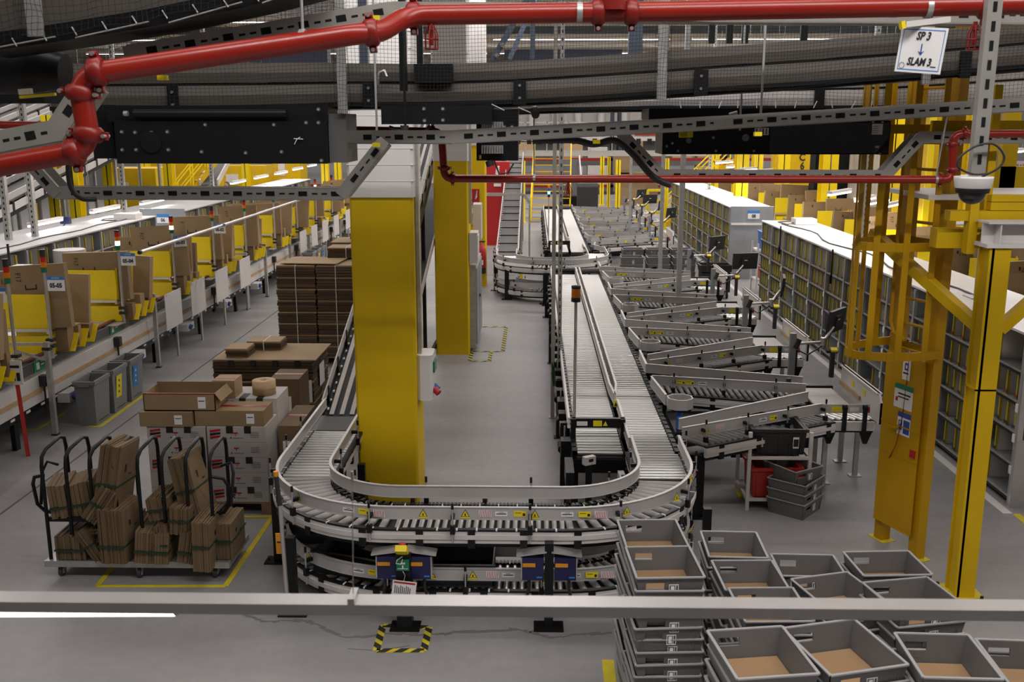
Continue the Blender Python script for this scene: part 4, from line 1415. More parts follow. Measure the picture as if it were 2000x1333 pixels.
# ------------------------------------------------------------------ tote stacks in the foreground
tote_stack(.845, 5.93, 1.26, .06, 'tall front pile nearest the loop', .42, .46)
tote_stack(.84, 6.52, 1.20, .05, 'tall rear pile nearest the loop', .42, .48)
tote_stack(1.43, 6.62, 1.08, -.03, 'rear pile beside the tall pair', .40, .44)
tote_stack(1.44, 6.13, 1.08, .03, 'middle pile beside the tall pair', .41, .44)
tote_stack(1.47, 5.68, 1.10, .04, 'handrail pile beside the tall pair', .41, .44)
tote_stack(1.93, 6.50, .98, -.02, 'rear pile with clear hand hole', .44, .35)
tote_stack(1.98, 5.98, 1.05, .28, 'askew pile behind the handrail', .42, .44)
tote_stack(2.46, 6.46, 1.02, .06, 'rear pile nearest the yellow post', .47, .38)
tote_stack(2.42, 5.86, 1.08, .20, 'askew pile nearest the yellow post', .46, .44)
tote_stack(1.165, 4.62, 1.38, .14, 'leftmost pile below the handrail', .41, .47)
tote_stack(1.61, 4.72, 1.36, .26, 'most askew pile below the handrail', .43, .48)
tote_stack(2.10, 4.62, 1.37, -.03, 'straight pile below the handrail', .38, .43)
tote_stack(2.62, 4.75, 1.26, -.05, 'rightmost pile below the handrail', .44, .45)
# ------------------------------------------------------------------ sorting racks with yellow-edged dividers
DIVM = {}


def divider_mesh(h, d, m_lab):
    k = (round(h, 3), round(d, 3), m_lab)
    if k not in DIVM:
        mb = MB('white_paint'); mb.use('rack_grey')
        mb.cur = 0
        # sail-shaped sheet with a yellow front edge
        mb.add([(0, 0, 0), (d, 0, 0), (d, 0, h * .93), (0.02, 0, h * .93), (0, .006, 0), (d, .006, 0), (d, .006, h * .93), (0.02, .006, h * .93)],
               [(0, 1, 2, 3), (7, 6, 5, 4), (0, 3, 7, 4), (3, 2, 6, 7), (2, 1, 5, 6), (1, 0, 4, 5)])
        mb.use('shaded_divider_yellow')
        mb.box(-.004, -.010, 0, .022, .014, h * .9)
        mb.use(m_lab)
        mb.box(-.008, -.02, .015, -.003, .045, .05)
        DIVM[k] = mb.mesh('divider')
    return DIVM[k]


def rack(xf, side, y0, bays, bw, where, levels=(.09, .45, .80, 1.13, 1.46, 1.85), depth=1.05, seed=1, upper_only=False, top='rack_top'):
    """xf: the open face; side: +1 when the rack lies to the right of its face."""
    r = random.Random(seed)
    for b in range(bays):
        ya = y0 + b * bw
        yb = ya + bw
        t = thing('sorting_rack', f'grey rack bay with yellow-edged dividers, {ORD[b]} from the near end of the {where}', 'rack', (xf + side * depth / 2, (ya + yb) / 2, 0))
        X = lambda d: xf + side * d
        mb = MB('rack_grey')
        for yy in (ya, yb - .02):
            mb.box(min(X(0), X(depth)), yy, .05, max(X(0), X(depth)), yy + .02, levels[-1])
        mb.box(min(X(depth / 2 - .01), X(depth / 2 + .01)), ya, .05, max(X(depth / 2 - .01), X(depth / 2 + .01)), yb, levels[-1])
        mb.build('side_panel', t)
        shelves = []
        for z in levels[:-1]:
            mb = MB('rack_grey'); mb.box(min(X(0), X(depth)), ya, z - .012, max(X(0), X(depth)), yb, z); shelves.append(mb.build('shelf', t))
            mb = MB('galvanised'); mb.box(min(X(-.02), X(.0)), ya, z - .008, max(X(-.02), X(.0)), yb, z + .010)
            mb.use('black_metal'); mb.box(min(X(-.022), X(.0)), ya, z - .04, max(X(-.022), X(.0)), yb, z - .008); mb.build('shelf_edge', t)
        mb = MB(top); mb.box(min(X(-.02), X(depth + .02)), ya, levels[-1], max(X(-.02), X(depth + .02)), yb - .004, levels[-1] + .025); mb.build('top_panel', t)
        mb = MB('galvanised'); mb.box(min(X(-.03), X(.01)), ya - .025, 0, max(X(-.03), X(.01)), ya + .025, levels[-1] - .02); mb.build('upright', t)
        mb = MB('black_matt'); mb.box(min(X(.02), X(.1)), ya, 0, max(X(.02), X(.1)), yb, .06); mb.build('kick_rail', t)
        for li in range(len(levels) - 1):
            z0, z1 = levels[li], levels[li + 1]
            if upper_only and li < 3:
                continue
            n = r.choice((2, 3)) if li == 4 else r.choice((4, 4, 5)) if li in (2, 3) else r.choice((1, 3, 4))
            lab = 'coupling_red' if li >= 3 else 'black_plastic'
            me = divider_mesh(z1 - z0 - .03, depth * .45, lab)
            for i in range(n):
                y = ya + bw * ((i + .7) / (n + .4) if n > 2 else r.uniform(.3, .85))
                put('divider', me, shelves[li], loc=(X(.02), y, z0), rot=(0, 0, 0 if side > 0 else math.pi))
        mb = MB('sign_white')
        for z in levels[1:4]:
            mb.box(min(X(-.04), X(-.03)), ya - .02, z - .1, max(X(-.04), X(-.03)), ya + .04, z - .01)
        mb.build('hanging_tag', t)


rack(5.12, 1, 10.15, 12, 1.02, 'near rack', seed=3)
rack(5.12, 1, 26.0, 11, 1.02, 'far rack', seed=5)
# shiny end sheets
t = thing('rack_end_panel', 'shiny steel end sheet closing the near rack by the yellow post', 'panel', (5.6, 10.1, 0))
mb = MB('aluminium'); mb.box(5.08, 10.08, 0, 6.2, 10.12, 1.88); mb.build('sheet', t)
mb = MB('maroon'); mb.box(5.14, 10.075, .75, 5.3, 10.08, 1.2); mb.build('dark_red_mark', t)
t = thing('rack_end_panel', 'grey end sheet with number 08 closing the far rack', 'panel', (5.6, 25.95, 0))
mb = MB('rack_grey'); mb.box(5.1, 25.92, 0, 6.2, 25.97, 1.9); mb.build('sheet', t)
mb = MB('sign_white'); mb.box(5.54, 25.9, 1.58, 5.84, 25.92, 1.72); mb.use('sign_blue'); mb.box(5.54, 25.9, 1.72, 5.84, 25.92, 1.8); mb.build('number_plate', t)
text('08', .12, 'ink_black', t, facing((5.69, 25.895, 1.65)), bold=.004, world=True)
mb = MB('white_paint'); mb.box(5.12, 25.88, 1.42, 5.9, 25.92, 1.47); mb.build('strip_bar', t)
# cables and boxes on top of the near rack
mb = MB('black_plastic'); mb.tube([(5.45 + .12 * math.sin(i * .9), 12 + i * .5, 1.885 + .004 * (i % 2)) for i in range(20)], .012, 6)
tag(mb.build('cable'), 'black cable snaking along white top of the near rack', 'cable')
t = thing('junction_box', 'white plastic box with cables on far end of the near rack top', 'junction box', (5.75, 21.6, 1.88))
mb = MB('panel_white'); mb.box(5.6, 21.4, 1.88, 6.05, 21.8, 2.0); mb.build('body', t)
mb = MB('black_plastic'); mb.tube([(5.6, 21.6, 1.9), (5.4, 21.3, 1.89), (5.35, 21.9, 1.89), (5.7, 22.1, 1.89)], .012, 6); mb.build('cable', t)
for k, (x, y) in enumerate(((5.15, 20.6), (5.09, 16.75), (5.08, 13.6))):
    mb = MB('black_metal'); mb.box(x - .07, y - .02, 1.35, x - .05, y + .02, 1.93); mb.box(x - .09, y - .03, 1.35, x - .05, y + .03, 1.5)
    tag(mb.build('antenna'), f'black stick antenna on rack face, {("farthest", "middle", "nearest")[k]} of three', 'antenna')
for k, (x, y) in enumerate(((5.82, 17.7), (5.55, 12.35), (5.75, 33.0))):
    t = strut(x, y, 1.875, 7.9, .09, f'slotted steel strut standing on top of the {("near rack, farther one", "near rack, by the ladder", "far rack")[k]}')
    mb = MB('galvanised'); mb.box(x - .14, y - .14, 1.875, x + .14, y + .14, 1.89); mb.build('foot_plate', t)

# left-hand racks, seen over the packing stations
rack(-8.85, -1, 11.0, 12, 1.02, 'left rack', seed=8, upper_only=True, top='rack_top_dull')
rack(-8.65, -1, 24.6, 14, 1.02, 'far left rack', seed=9, upper_only=True, top='rack_top_dull')
t = thing('rack_end_panel', 'grey end sheet with number 06 closing the far left rack', 'panel', (-9.1, 24.55, 0))
mb = MB('rack_grey'); mb.box(-9.72, 24.52, 0, -8.62, 24.57, 1.93); mb.build('sheet', t)
mb = MB('sign_white'); mb.box(-9.3, 24.5, 1.58, -9.0, 24.52, 1.72); mb.use('sign_blue'); mb.box(-9.3, 24.5, 1.72, -9.0, 24.52, 1.8); mb.build('number_plate', t)
text('06', .12, 'ink_black', t, facing((-9.15, 24.495, 1.65)), bold=.004, world=True)
mb = MB('white_paint'); mb.box(-9.7, 24.48, 1.42, -8.65, 24.52, 1.46); mb.build('strip_bar', t)
mb = MB('black_plastic'); mb.tube([(-9.2 + .06 * math.sin(i * 1.3), 12 + i * .5, 1.885) for i in range(23)], .012, 6)
tag(mb.build('cable'), 'black cable lying along white top of the left rack', 'cable')
# second table row behind the left rack
t = thing('work_bench', 'long white bench row with cables behind the left rack', 'bench', (-10.6, 20, 0))
mb = MB('rack_top_dull'); mb.box(-11.2, 11, 1.66, -10.05, 34, 1.72); mb.build('top', t)
mb = MB('guard_grey'); mb.box(-10.06, 11, 1.5, -10.0, 34, 1.8); mb.build('edge_rail', t)
for i in range(7):
    for x in (-11.1, -10.1):
        mb = MB('galvanised'); mb.box(x - .04, 11.5 + i * 3.6, 0, x + .04, 11.58 + i * 3.6, 1.66); mb.build('leg', t)
t = thing('junction_box', 'white plastic box with cables on far end of the left rack top', 'junction box', (-9.0, 22.6, 1.88))
mb = MB('panel_white'); mb.box(-9.45, 22.3, 1.88, -8.95, 22.7, 2.0); mb.build('body', t)
mb = MB('black_plastic'); mb.tube([(-9.45, 22.5, 1.9), (-9.65, 22.2, 1.89), (-9.6, 22.0, 1.89), (-9.2, 21.9, 1.89)], .012, 6); mb.build('cable', t)
mb = MB('dark_screen'); mb.box(-11.0, 15.2, 1.75, -9.95, 15.25, 2.1)
tag(mb.build('monitor'), 'dark monitor back at picture edge on the left bench', 'monitor')
mb = MB('drive_blue'); mb.box(-10.05, 21.0, 1.9, -9.85, 21.1, 2.05); mb.use('black_plastic'); mb.tube([(-9.95, 21, 1.9), (-9.98, 20.8, 1.8), (-10.0, 20.7, 1.74)], .012, 6)
tag(mb.build('plug_socket'), 'blue plug with cable hanging over the left bench edge', 'plug')
for k, (x, y) in enumerate(((-9.75, 18.3), (-9.55, 18.9), (-10.0, 24.3), (-9.7, 30.2))):
    strut(x, y, 1.7, 7.9, .1, f'slotted steel strut above the left racks, {ORD[k]} from the viewer')
# ------------------------------------------------------------------ yellow caged ladder, post and platform
Y = 'shaded_ladder_yellow'
t = thing('cage_ladder', 'tall yellow caged access ladder with locked lower gate', 'ladder', (3.5, 9.0, 0))
LX0, LX1 = 3.43, 3.60
# the ladder stands sideways: its rails at (3.41,9.22) and (3.58,8.83)
ra, rb = Vector((3.43, 9.24, 0)), Vector((3.60, 8.80, 0))
dd = (rb - ra).normalized()
nn = Vector((-dd.y, dd.x, 0))            # away from the climber
out = -nn if (-nn).x < 0 else nn
for p in (ra, rb):
    mb = MB(Y); q = p - out * .02
    mb.bar(q, q + Vector((0, 0, 4.9)), .10, .11, dd)
    mb.build('stile', t)
    mb = MB('tape_yellow'); mb.bar(q + Vector((0, 0, 0)) - dd * .11, q + dd * .11, .16, .012); mb.build('foot_plate', t)
for i in range(13):
    z = 1.95 + i * .235
    mb = MB(Y); mb.cyl(ra + Vector((0, 0, z)), rb + Vector((0, 0, z)), .014, 8); mb.build('rung', t)
# locked plate over the lower ladder
M = Matrix.Translation(ra) @ Matrix.Rotation(math.atan2(dd.y, dd.x), 4, 'Z')
side = -1 if (M.to_3x3() @ Vector((0, -1, 0))).dot(out) > 0 else 1
L = (rb - ra).length
mb = MB(Y)
y0, y1 = (side * .075, side * .062)
mb.box(-.03, min(y0, y1), .22, L + .0, max(y0, y1), 1.9, M)
for z in (.22, .93, 1.22):
    mb.box(-.03, min(y0, y1) - .006, z, L, max(y0, y1) + .006, z + .015, M)
mb.box(.1, min(y0, y1) - .05, 1.20, .22, max(y0, y1), 1.215, M)
mb.build('gate_plate', t)
f = side * .078
def plate(x0, z0, x1, z1, m, k=0):
    g = f + side * (.001 * k)
    mb.use(m); mb.box(x0, min(g, g + side * .001), z0, x1, max(g, g + side * .001), z1, M)
mb = MB('sign_white'); plate(.2, 1.68, .30, 1.87, 'sign_white'); plate(.225, 1.77, .275, 1.84, 'ink_blue', 1); plate(.24, 1.79, .26, 1.82, 'sign_white', 2); plate(.21, 1.735, .28, 1.75, 'ink_black', 1); mb.build('safety_notice', t)
mb = MB('sign_white'); plate(.12, 1.40, .36, 1.63, 'sign_white'); plate(.12, 1.58, .36, 1.63, 'sign_green', 1); plate(.17, 1.53, .33, 1.545, 'ink_black', 1); plate(.17, 1.50, .31, 1.512, 'ink_black', 1); plate(.14, 1.46, .17, 1.50, 'sign_red', 1); mb.build('safety_notice', t)
mb = MB('sign_white'); plate(.19, 1.15, .36, 1.37, 'sign_white'); plate(.19, 1.32, .36, 1.37, 'ink_blue', 1); plate(.205, 1.2, .255, 1.29, 'ink_blue', 1); plate(.22, 1.25, .24, 1.28, 'sign_white', 2); plate(.27, 1.17, .35, 1.3, 'ink_blue', 1); mb.build('safety_notice', t)
mb = MB('sign_red'); mb.box(L - .08, side * .07 - .02, .98, L - .02, side * .07 + .03, 1.05, M); mb.build('padlock', t)
mb = MB('coupling_red'); mb.tube([M @ Vector(p) for p in ((.27, f, 1.9), (.26, f, 1.6), (.25, f, 1.35), (.22, f + side * .02, 1.05), (.12, f, .88))], .004, 5); mb.build('cord', t)
# cage: hoops and uprights
cen = (ra + rb) / 2
R0 = .40
def cagept(a, z):
    # flattened half ring in front of the ladder
    u = math.cos(a) * .33
    w = math.sin(a) * .72
    return cen + dd * u + out * w + Vector((0, 0, z))
for z in (1.98, 2.95, 3.95):
    mb = MB(Y)
    pts = [cagept(math.pi * i / 12, z) for i in range(13)]
    for i in range(12):
        mb.bar(pts[i], pts[i + 1], .012, .075)
    mb.bar(pts[0], ra + Vector((0, 0, z)), .012, .075); mb.bar(pts[-1], rb + Vector((0, 0, z)), .012, .075)
    mb.build('cage_hoop', t)
for a in (.08, .2, .35, .5, .65, .8, .92):
    mb = MB(Y); p = cagept(math.pi * a, 1.95); 
    tdir = cagept(math.pi * a + .02, 1.95) - cagept(math.pi * a - .02, 1.95)
    mb.bar(p, p + Vector((0, 0, 2.6)), .012, .055, tdir); mb.build('cage_upright', t)
mb = MB(Y); p = cen + out * .12 - dd * .20
mb.tube([p + Vector((0, 0, 4.6)), p + Vector((0, 0, 2.2)), p + Vector((0, 0, 2.1)) + dd * .05, p + Vector((0, 0, 2.06)) + dd * .2], .018, 8); mb.build('grab_rail', t)
mb = MB('pallet_wood'); p = rb + Vector((-.02, .09, 0)); mb.bar(p + Vector((0, 0, 2.45)), p + Vector((0, 0, 4.2)), .035, .05)
tag(mb.build('wooden_batten'), 'brown wooden batten strapped upright inside the yellow ladder', 'batten')

# big yellow post with base plate
P = 'yellow_paint'
t = thing('steel_post', 'thick yellow steel post with bolted base plate beside the ladder', 'post', (3.72, 8.1, 0))
mb = MB(P)
px, py, w = 3.715, 8.06, .10
mb.box(px - .085, py - .10, 0, px + .085, py - .085, 3.03); mb.box(px - .085, py + .085, 0, px + .085, py + .10, 3.03); mb.box(px - .065, py - .1, 0, px - .045, py + .1, 3.03)
mb.box(px - .085, py - .1, 1.85, px + .085, py + .1, 1.865)
mb.build('h_section', t)
mb = MB('tape_yellow'); mb.box(px - .17, py - .17, 0, px + .17, py + .17, .018); mb.build('base_plate', t)
for sx in (-1, 1):
    for sy in (-1, 1):
        mb = MB('black_metal'); mb.cyl((px + sx * .135, py + sy * .135, .018), (px + sx * .135, py + sy * .135, .045), .016, 6); mb.build('anchor_bolt', t)
mb = MB(P); mb.bar((px - .02, py + .1, 2.35), (px - .55, py + 1.3, 3.0), .09, .09); mb.build('knee_brace', t)
mb = MB(P); mb.bar((px + .1, py, 2.35), (px + .7, py, 2.95), .09, .09); mb.build('knee_brace', t)
mb = MB('white_paint'); mb.use('panel_white'); mb.box(px - .12, py - .12, 3.03, px + .9, py + .12, 3.06); mb.box(px - .12, py - .006, 3.06, px + .9, py + .006, 3.22); mb.box(px - .12, py - .12, 3.22, px + .9, py + .12, 3.235)
mb.box(px - .02, py - .11, 3.06, px - .01, py + .11, 3.22)
mb.build('pale_cap_beam', t)
t = thing('platform_beam', 'yellow platform beams stacked above the thick post', 'beam', (3.9, 8.2, 3.2))
mb = MB(P); mb.box(3.36, 8.35, 2.98, 3.8, 8.5, 3.14); mb.box(3.4, 8.22, 3.22, 5.6, 8.34, 3.30); mb.box(3.72, 8.22, 3.305, 5.6, 8.32, 3.37); mb.box(3.72, 8.22, 3.375, 5.6, 8.32, 3.43)
mb.build('beam', t)
mb = MB(P); mb.box(3.55, 8.20, 2.95, 3.62, 8.3, 4.0); mb.box(3.70, 8.3, 3.2, 3.76, 8.4, 4.3); mb.box(3.3, 8.5, 3.9, 5.5, 8.55, 4.02)
mb.build('stanchion', t)
mb = MB('white_paint'); mb.box(3.36, 8.6, 3.36, 5.5, 9.6, 3.40); mb.build('deck_edge', t)
mb = MB('black_metal')
for x, z in ((3.60, 3.02), (3.60, 3.10), (3.72, 3.02), (3.72, 3.1)):
    mb.cyl((x, 8.345, z), (x, 8.33, z), .012, 6)
mb.build('bolt', t)
# further posts of the same platform behind the ladder
for k, (x, y, z0) in enumerate(((3.95, 11.9, 0), (4.4, 13.2, 0))):
    pass
# ------------------------------------------------------------------ packing line on the left
ya, yb = 8.5, 44.0
t = thing('packing_conveyor', 'long packing belt conveyor running under the yellow stations', 'conveyor', (-6.6, 20, 0))
def strip(name, m, x0, x1, z0, z1):
    mb = MB(m); mb.box(x0, ya, z0, x1, yb, z1); mb.build(name, t)
strip('maroon_edge', 'maroon', -6.56, -6.50, .985, 1.01)
strip('dark_side_guard', 'belt_grey', -6.48, -6.45, .83, .975)
strip('belt', 'belt_dark', -6.95, -6.5, .80, .82)
strip('guard_rail', 'aluminium', -6.46, -6.41, .80, .835)
strip('upper_skirt', 'skirt_white', -6.42, -6.39, .64, .80)
strip('wood_strip', 'wood_strip', -6.40, -6.37, .585, .64)
strip('lower_skirt', 'skirt_white', -6.42, -6.38, .46, .58)
strip('black_frame', 'black_metal', -6.95, -6.42, .35, .46)
mb = MB('sign_white')
for i in range(90):
    mb.box(-6.42, ya + i * .39, .39, -6.413, ya + .1 + i * .39, .42)
mb.build('index_marking', t)
for i in range(15):
    y = 9.4 + i * 2.35
    mb = MB('black_metal'); mb.box(-6.48, y - .05, 0, -6.42, y + .05, .36); mb.box(-6.95, y - .05, 0, -6.9, y + .05, .36); mb.build('leg', t)
    mb = MB('black_plastic'); mb.box(-6.40, y + .6, .66, -6.30, y + .7, .8); mb.cyl((-6.35, y + .65, .35), (-6.35, y + .65, .68), .015, 6); mb.build('sensor', t)
    mb = MB('panel_white'); mb.box(-6.42, y + 1.1, .30, -6.25, y + 1.45, .43); mb.use('blue_plug'); mb.cyl((-6.25, y + 1.2, .38), (-6.2, y + 1.2, .36), .05, 10); mb.build('power_box', t)
# legs at the aisle edge: slender posts with struts
for k, y in enumerate((12.37, 16.06, 21.41, 23.0, 25.4, 27.6, 29.8, 32.2, 34.6, 37.0)):
    t = thing('aisle_post', f'slender grey aisle post of the packing line, {ORD[k]} from the viewer', 'post', (-6.25, y, 0))
    mb = MB('galvanised'); mb.box(-6.28, y - .03, 0, -6.22, y + .03, 1.25); mb.build('upright', t)
    mb = MB('galvanised'); mb.bar((-6.25, y, 1.0), (-6.5, y - .35, 1.22), .03, .03); mb.bar((-6.25, y, 1.22), (-6.9, y, 1.22), .04, .04); mb.build('strut', t)
    mb = MB('black_plastic'); mb.box(-6.3, y - .04, 1.14, -6.2, y + .04, 1.18); mb.box(-6.29, y - .04, 0, -6.21, y + .04, .02); mb.build('clamp', t)
# white boards hanging along the aisle on pairs of posts
for k, y in enumerate((16.39, 17.68, 19.12, 20.75, 26.3, 27.7, 29.2, 30.9, 32.9, 35.3, 37.6)):
    t = thing('hanging_board', f'plain white board hung beside the packing belt, {ORD[k]} from the viewer', 'board', (-6.2, y + .39, .55))
    mb = MB('panel_white'); mb.box(-6.20, y, .55, -6.19, y + .78, 1.17); mb.build('sheet', t)
    mb = MB('galvanised'); mb.box(-6.235, y + .50, .0, -6.205, y + .56, 1.1); mb.build('post', t)
    mb = MB('ink_black'); mb.box(-6.188, y + .05, 1.13, -6.187, y + .07, 1.15); mb.box(-6.188, y + .7, 1.13, -6.187, y + .72, 1.15); mb.build('eyelet', t)
# white work tables behind the belt
t = thing('packing_table', 'continuous white packing table behind the belt under the stations', 'table', (-7.6, 20, 0))
mb = MB('white_paint'); mb.box(-8.0, 9, .93, -6.58, 44, .975); mb.build('top', t)
for i in range(12):
    mb = MB('galvanised'); mb.box(-7.9, 9.5 + i * 3, 0, -7.82, 9.6 + i * 3, .93); mb.box(-7.05, 9.5 + i * 3, 0, -6.98, 9.6 + i * 3, .93); mb.build('leg', t)
for k, (px, py) in enumerate(((77, 710), (222, 637), (490, 533))):
    y = AX(px, py, -6.45).y
    mb = MB('sign_green'); mb.box(-6.447, y - .16, .83, -6.442, y + .16, .98); mb.use('sign_white'); mb.box(-6.443, y - .1, .86, -6.440, y - .02, .95); mb.box(-6.443, y + .02, .94, -6.440, y + .1, .955); mb.box(-6.443, y + .02, .90, -6.440, y + .1, .915)
    tag(mb.build('safety_sign'), f'small green safety sign on the packing belt side, {ORD[k]} from the viewer', 'sign')
t = thing('notice_board', 'white notice with barcodes on red post at aisle corner', 'sign', (-6.2, 11.5, 0))
mb = MB('crate_red'); mb.bar((-6.19, 11.52, 0), (-6.22, 11.50, 1.0), .045, .045); mb.build('post', t)
mb = MB('sign_white'); mb.box(-6.34, 11.46, .92, -6.12, 11.47, 1.22); mb.build('plate', t)
mb = MB('ink_black'); mb.box(-6.31, 11.455, 1.13, -6.15, 11.46, 1.16)
for j in range(3):
    mb.box(-6.31 + j * .06, 11.455, .97, -6.27 + j * .06, 11.46, 1.07)
mb.build('printed_lines', t)
mb = MB('crate_red'); mb.add([(-6.36, 11.455, 1.22), (-6.30, 11.455, 1.22), (-6.33, 11.455, 1.27)], [(0, 1, 2)]); mb.build('red_arrow', t)


def card_sheet(name, m, x0, y, z0, w, h, thick, lean, parent=None):
    """An upright pack of flattened cartons leaning back."""
    M = Matrix.Translation((x0, y, z0)) @ Matrix.Rotation(rnd.uniform(-.07, .07), 4, 'Y') @ Matrix.Rotation(-lean, 4, 'X')
    mb = MB(m)
    mb.box(0, 0, 0, w, thick, h, M)
    return mb, M


def printed(mb, M, w, h, kind):
    mb.use('ink_black')
    if kind == 0:
        mb.add([M @ Vector((w * .45 + .012 * math.sin(i * .5) * 2, -.002, h * .25 + i * h * .035)) for i in range(6)] + [M @ Vector((w * .45 + .02 + .012 * math.sin(i * .5) * 2, -.002, h * .25 + i * h * .035)) for i in range(6)], [(i, i + 6, i + 7, i + 1) for i in range(5)])
        mb.box(w * .3, -.002, h * .62, w * .5, 0, h * .64, M); mb.box(w * .3, -.002, h * .62, w * .32, 0, h * .7, M); mb.box(w * .48, -.002, h * .62, w * .5, 0, h * .7, M)
    else:
        mb.box(w * .2, -.002, h * .8, w * .23, 0, h * .88, M); mb.box(w * .7, -.002, h * .75, w * .76, 0, h * .83, M)


def station(y, sx, x0, lab, where, seed, detail=True):
    """Yellow carton organiser: panels facing the viewer, cartons stood between them. sx: +1 aisle side at larger x."""
    r = random.Random(seed)
    t = thing('carton_rack', f'yellow carton organiser rack {where}', 'carton rack', (x0 + .4, y + .5, .95))
    W = .80
    sh = []
    for i, dy in enumerate((0, .55) if detail else (0, .6)):
        mb = MB('tray_yellow'); mb.box(x0, y + dy, 1.32, x0 + W - .03 * i, y + dy + .012, 1.78 - .06 * i)
        mb.bar((x0 + W, y + dy + .02, 1.32), (x0 + W, y + dy + .1, 1.8), .012, .1, (0, 1, 0)); mb.build('upper_panel', t)
        mb = MB('tray_yellow'); mb.box(x0 + .05, y + dy, .98, x0 + W + .05, y + dy + .012, 1.22); mb.build('lower_panel', t)
    for i in range(3):
        mb = MB('tray_yellow'); mb.bar((x0 + W + .1, y + .15 + i * .3, .98), (x0 + W + .1, y + .32 + i * .3, 1.2), .30, .01, (0, 1, 0)); mb.build('divider_tray', t)
    mb = MB('aluminium'); mb.box(x0 - .02, y - .03, 1.28, x0 + W, y + .02, 1.32); mb.box(x0 - .02, y, 1.25, x0 + .02, y + 1.1, 1.28); mb.box(x0 + W - .04, y, 1.25, x0 + W, y + 1.1, 1.28); mb.box(x0 - .02, y + 1.06, .975, x0 + .02, y + 1.1, 1.3); mb.box(x0 - .02, y - .02, .975, x0 + .02, y + .02, 1.3); mb.build('frame', t)
    mb = MB('glass' if False else 'galvanised'); mb.box(x0 + .1, y - .35, .965, x0 + W + .1, y - .05, .98); mb.build('front_shelf', t)
    # cartons
    dims = [(.06, .88, .82, 'cardboard'), (.34, .95, .70, 'cardboard'), (.68, .70, .70, 'cardboard_pale'), (.92, .60, .55, 'cardboard')]
    for i, (dy, w, h, m) in enumerate(dims if detail else dims[:3]):
        w *= r.uniform(.85, 1.15); h *= r.uniform(.88, 1.12)
        xo = x0 + W + (.26, -.05, .22, .1)[i] - w + r.uniform(-.08, .08)
        zb = 1.28
        mb, M = card_sheet('flat_carton', m, xo, y + dy, zb, w, h, r.uniform(.06, .15), r.uniform(.03, .12))
        printed(mb, M, w, h, i % 2)
        what = ('frontmost', 'second', 'third', 'rearmost')[i]
        oc = mb.build('flat_carton')
        if detail and i < 2:
            text('F17', .10, 'ink_black', oc, M @ facing((w * (.2, .3)[i], -.003, h * .82), roll=(-1.57, 3.14)[i]), world=True)
        tag(oc, f'{what} pack of flattened cartons in the rack {where}', 'cartons')
    for i in range(3 if detail else 1):
        mb = MB('cardboard_pale' if i % 2 else 'cardboard')
        xx = x0 + W + .02
        mb.box(xx, y + .12 + i * .33, 1.0, xx + .16, y + .12 + i * .33 + r.uniform(.08, .2), 1.0 + r.uniform(.2, .42))
        tag(mb.build('small_carton'), f'{ORD[i]} small carton at side of the rack {where}', 'carton')
    return t


def tower_light(x, y, lit, where, plate=None, turned=0.0, side=0.0):
    t = thing('tower_light', f'red, amber and green tower light on pole {where}', 'signal light', (x, y, .95))
    mb = MB('aluminium'); mb.cyl((x, y, .95), (x, y, 2.10), .022, 10); mb.build('pole', t)
    mb = MB('black_plastic'); mb.box(x - .05, y - .05, 1.10, x + .05, y + .05, 1.14); mb.box(x - .05, y - .05, 1.18, x + .05, y + .05, 1.22); mb.build('clamp', t)
    for i, m in enumerate(('green_lens', 'lit_white' if lit else 'amber_lens', 'amber_lens' if lit else 'red_lens', 'red_lens' if lit else 'black_plastic')):
        mb = MB(m); z = 2.10 + i * .068; mb.cyl((x, y, z), (x, y, z + .066), .036, 14); mb.build(('green_lens', 'lit_lens' if lit else 'amber_lens', 'amber_lens' if lit else 'red_lens', 'red_lens' if lit else 'dark_cap')[i], t)
    mb = MB('black_plastic'); mb.cyl((x, y, 2.372), (x, y, 2.40), .037, 14); mb.build('cap', t)
    if plate:
        p = thing('station_sign', f'white and blue station sign {plate} clipped to tower light pole', 'sign', (x + .17, y, 1.96))
        M = Matrix.Translation((x + .03 + side, y - .03, 1.96)) @ Matrix.Rotation(turned, 4, 'Z')
        mb = MB('sign_white'); mb.box(.01, 0, -.10, .235, .006, .045, M); pl = mb.build('plate', p)
        mb = MB('sign_blue'); mb.box(.01, -.001, .045, .235, .006, .092, M); bh = mb.build('blue_header', pl)
        text(plate, .082, 'ink_black', pl, M @ facing((.122, -.003, -.03)), bold=.003, world=True)
        text('AIR PACK', .028, 'sign_white', pl, M @ facing((.122, -.003, .068)), world=True)
    return t


names = {0: '05-06', 1: '05-05', 2: '05-04', 3: '05-03', 4: '05-02', 5: None, 6: '05-00', 7: None}
ys = [11.95 - .15, 12.72, 15.08, 17.40, 19.65, 21.9, 24.4, 26.8, 29.2, 31.6]
for i, y in enumerate(ys):
    nm = ('at left picture edge', 'under sign 05-05', 'under sign 05-04', 'under sign 05-03', 'under sign 05-02')[i] if i < 5 else f'{ORD[i - 5]} beyond sign 05-02'
    plate = ('05-06', '05-05', '05-04', '05-03', '05-02')[i] if i < 5 else None
    tower_light(-6.36, y, i in (2, 3, 8), nm, plate, .7 if i == 3 else 0, -.29 if i == 0 else 0)
for i, y in enumerate([10.55, 12.78, 15.0, 17.35, 19.6, 21.9, 24.4, 26.8, 29.2, 31.6, 34.0, 36.4]):
    nm = ('at left picture edge', 'under sign 05-05', 'under sign 05-04', 'under sign 05-03', 'under sign 05-02')[i] if i < 5 else f'{ORD[i - 5]} beyond sign 05-02'
    station(y + .08, 1, -7.24, None, nm, 20 + i, i < 7)
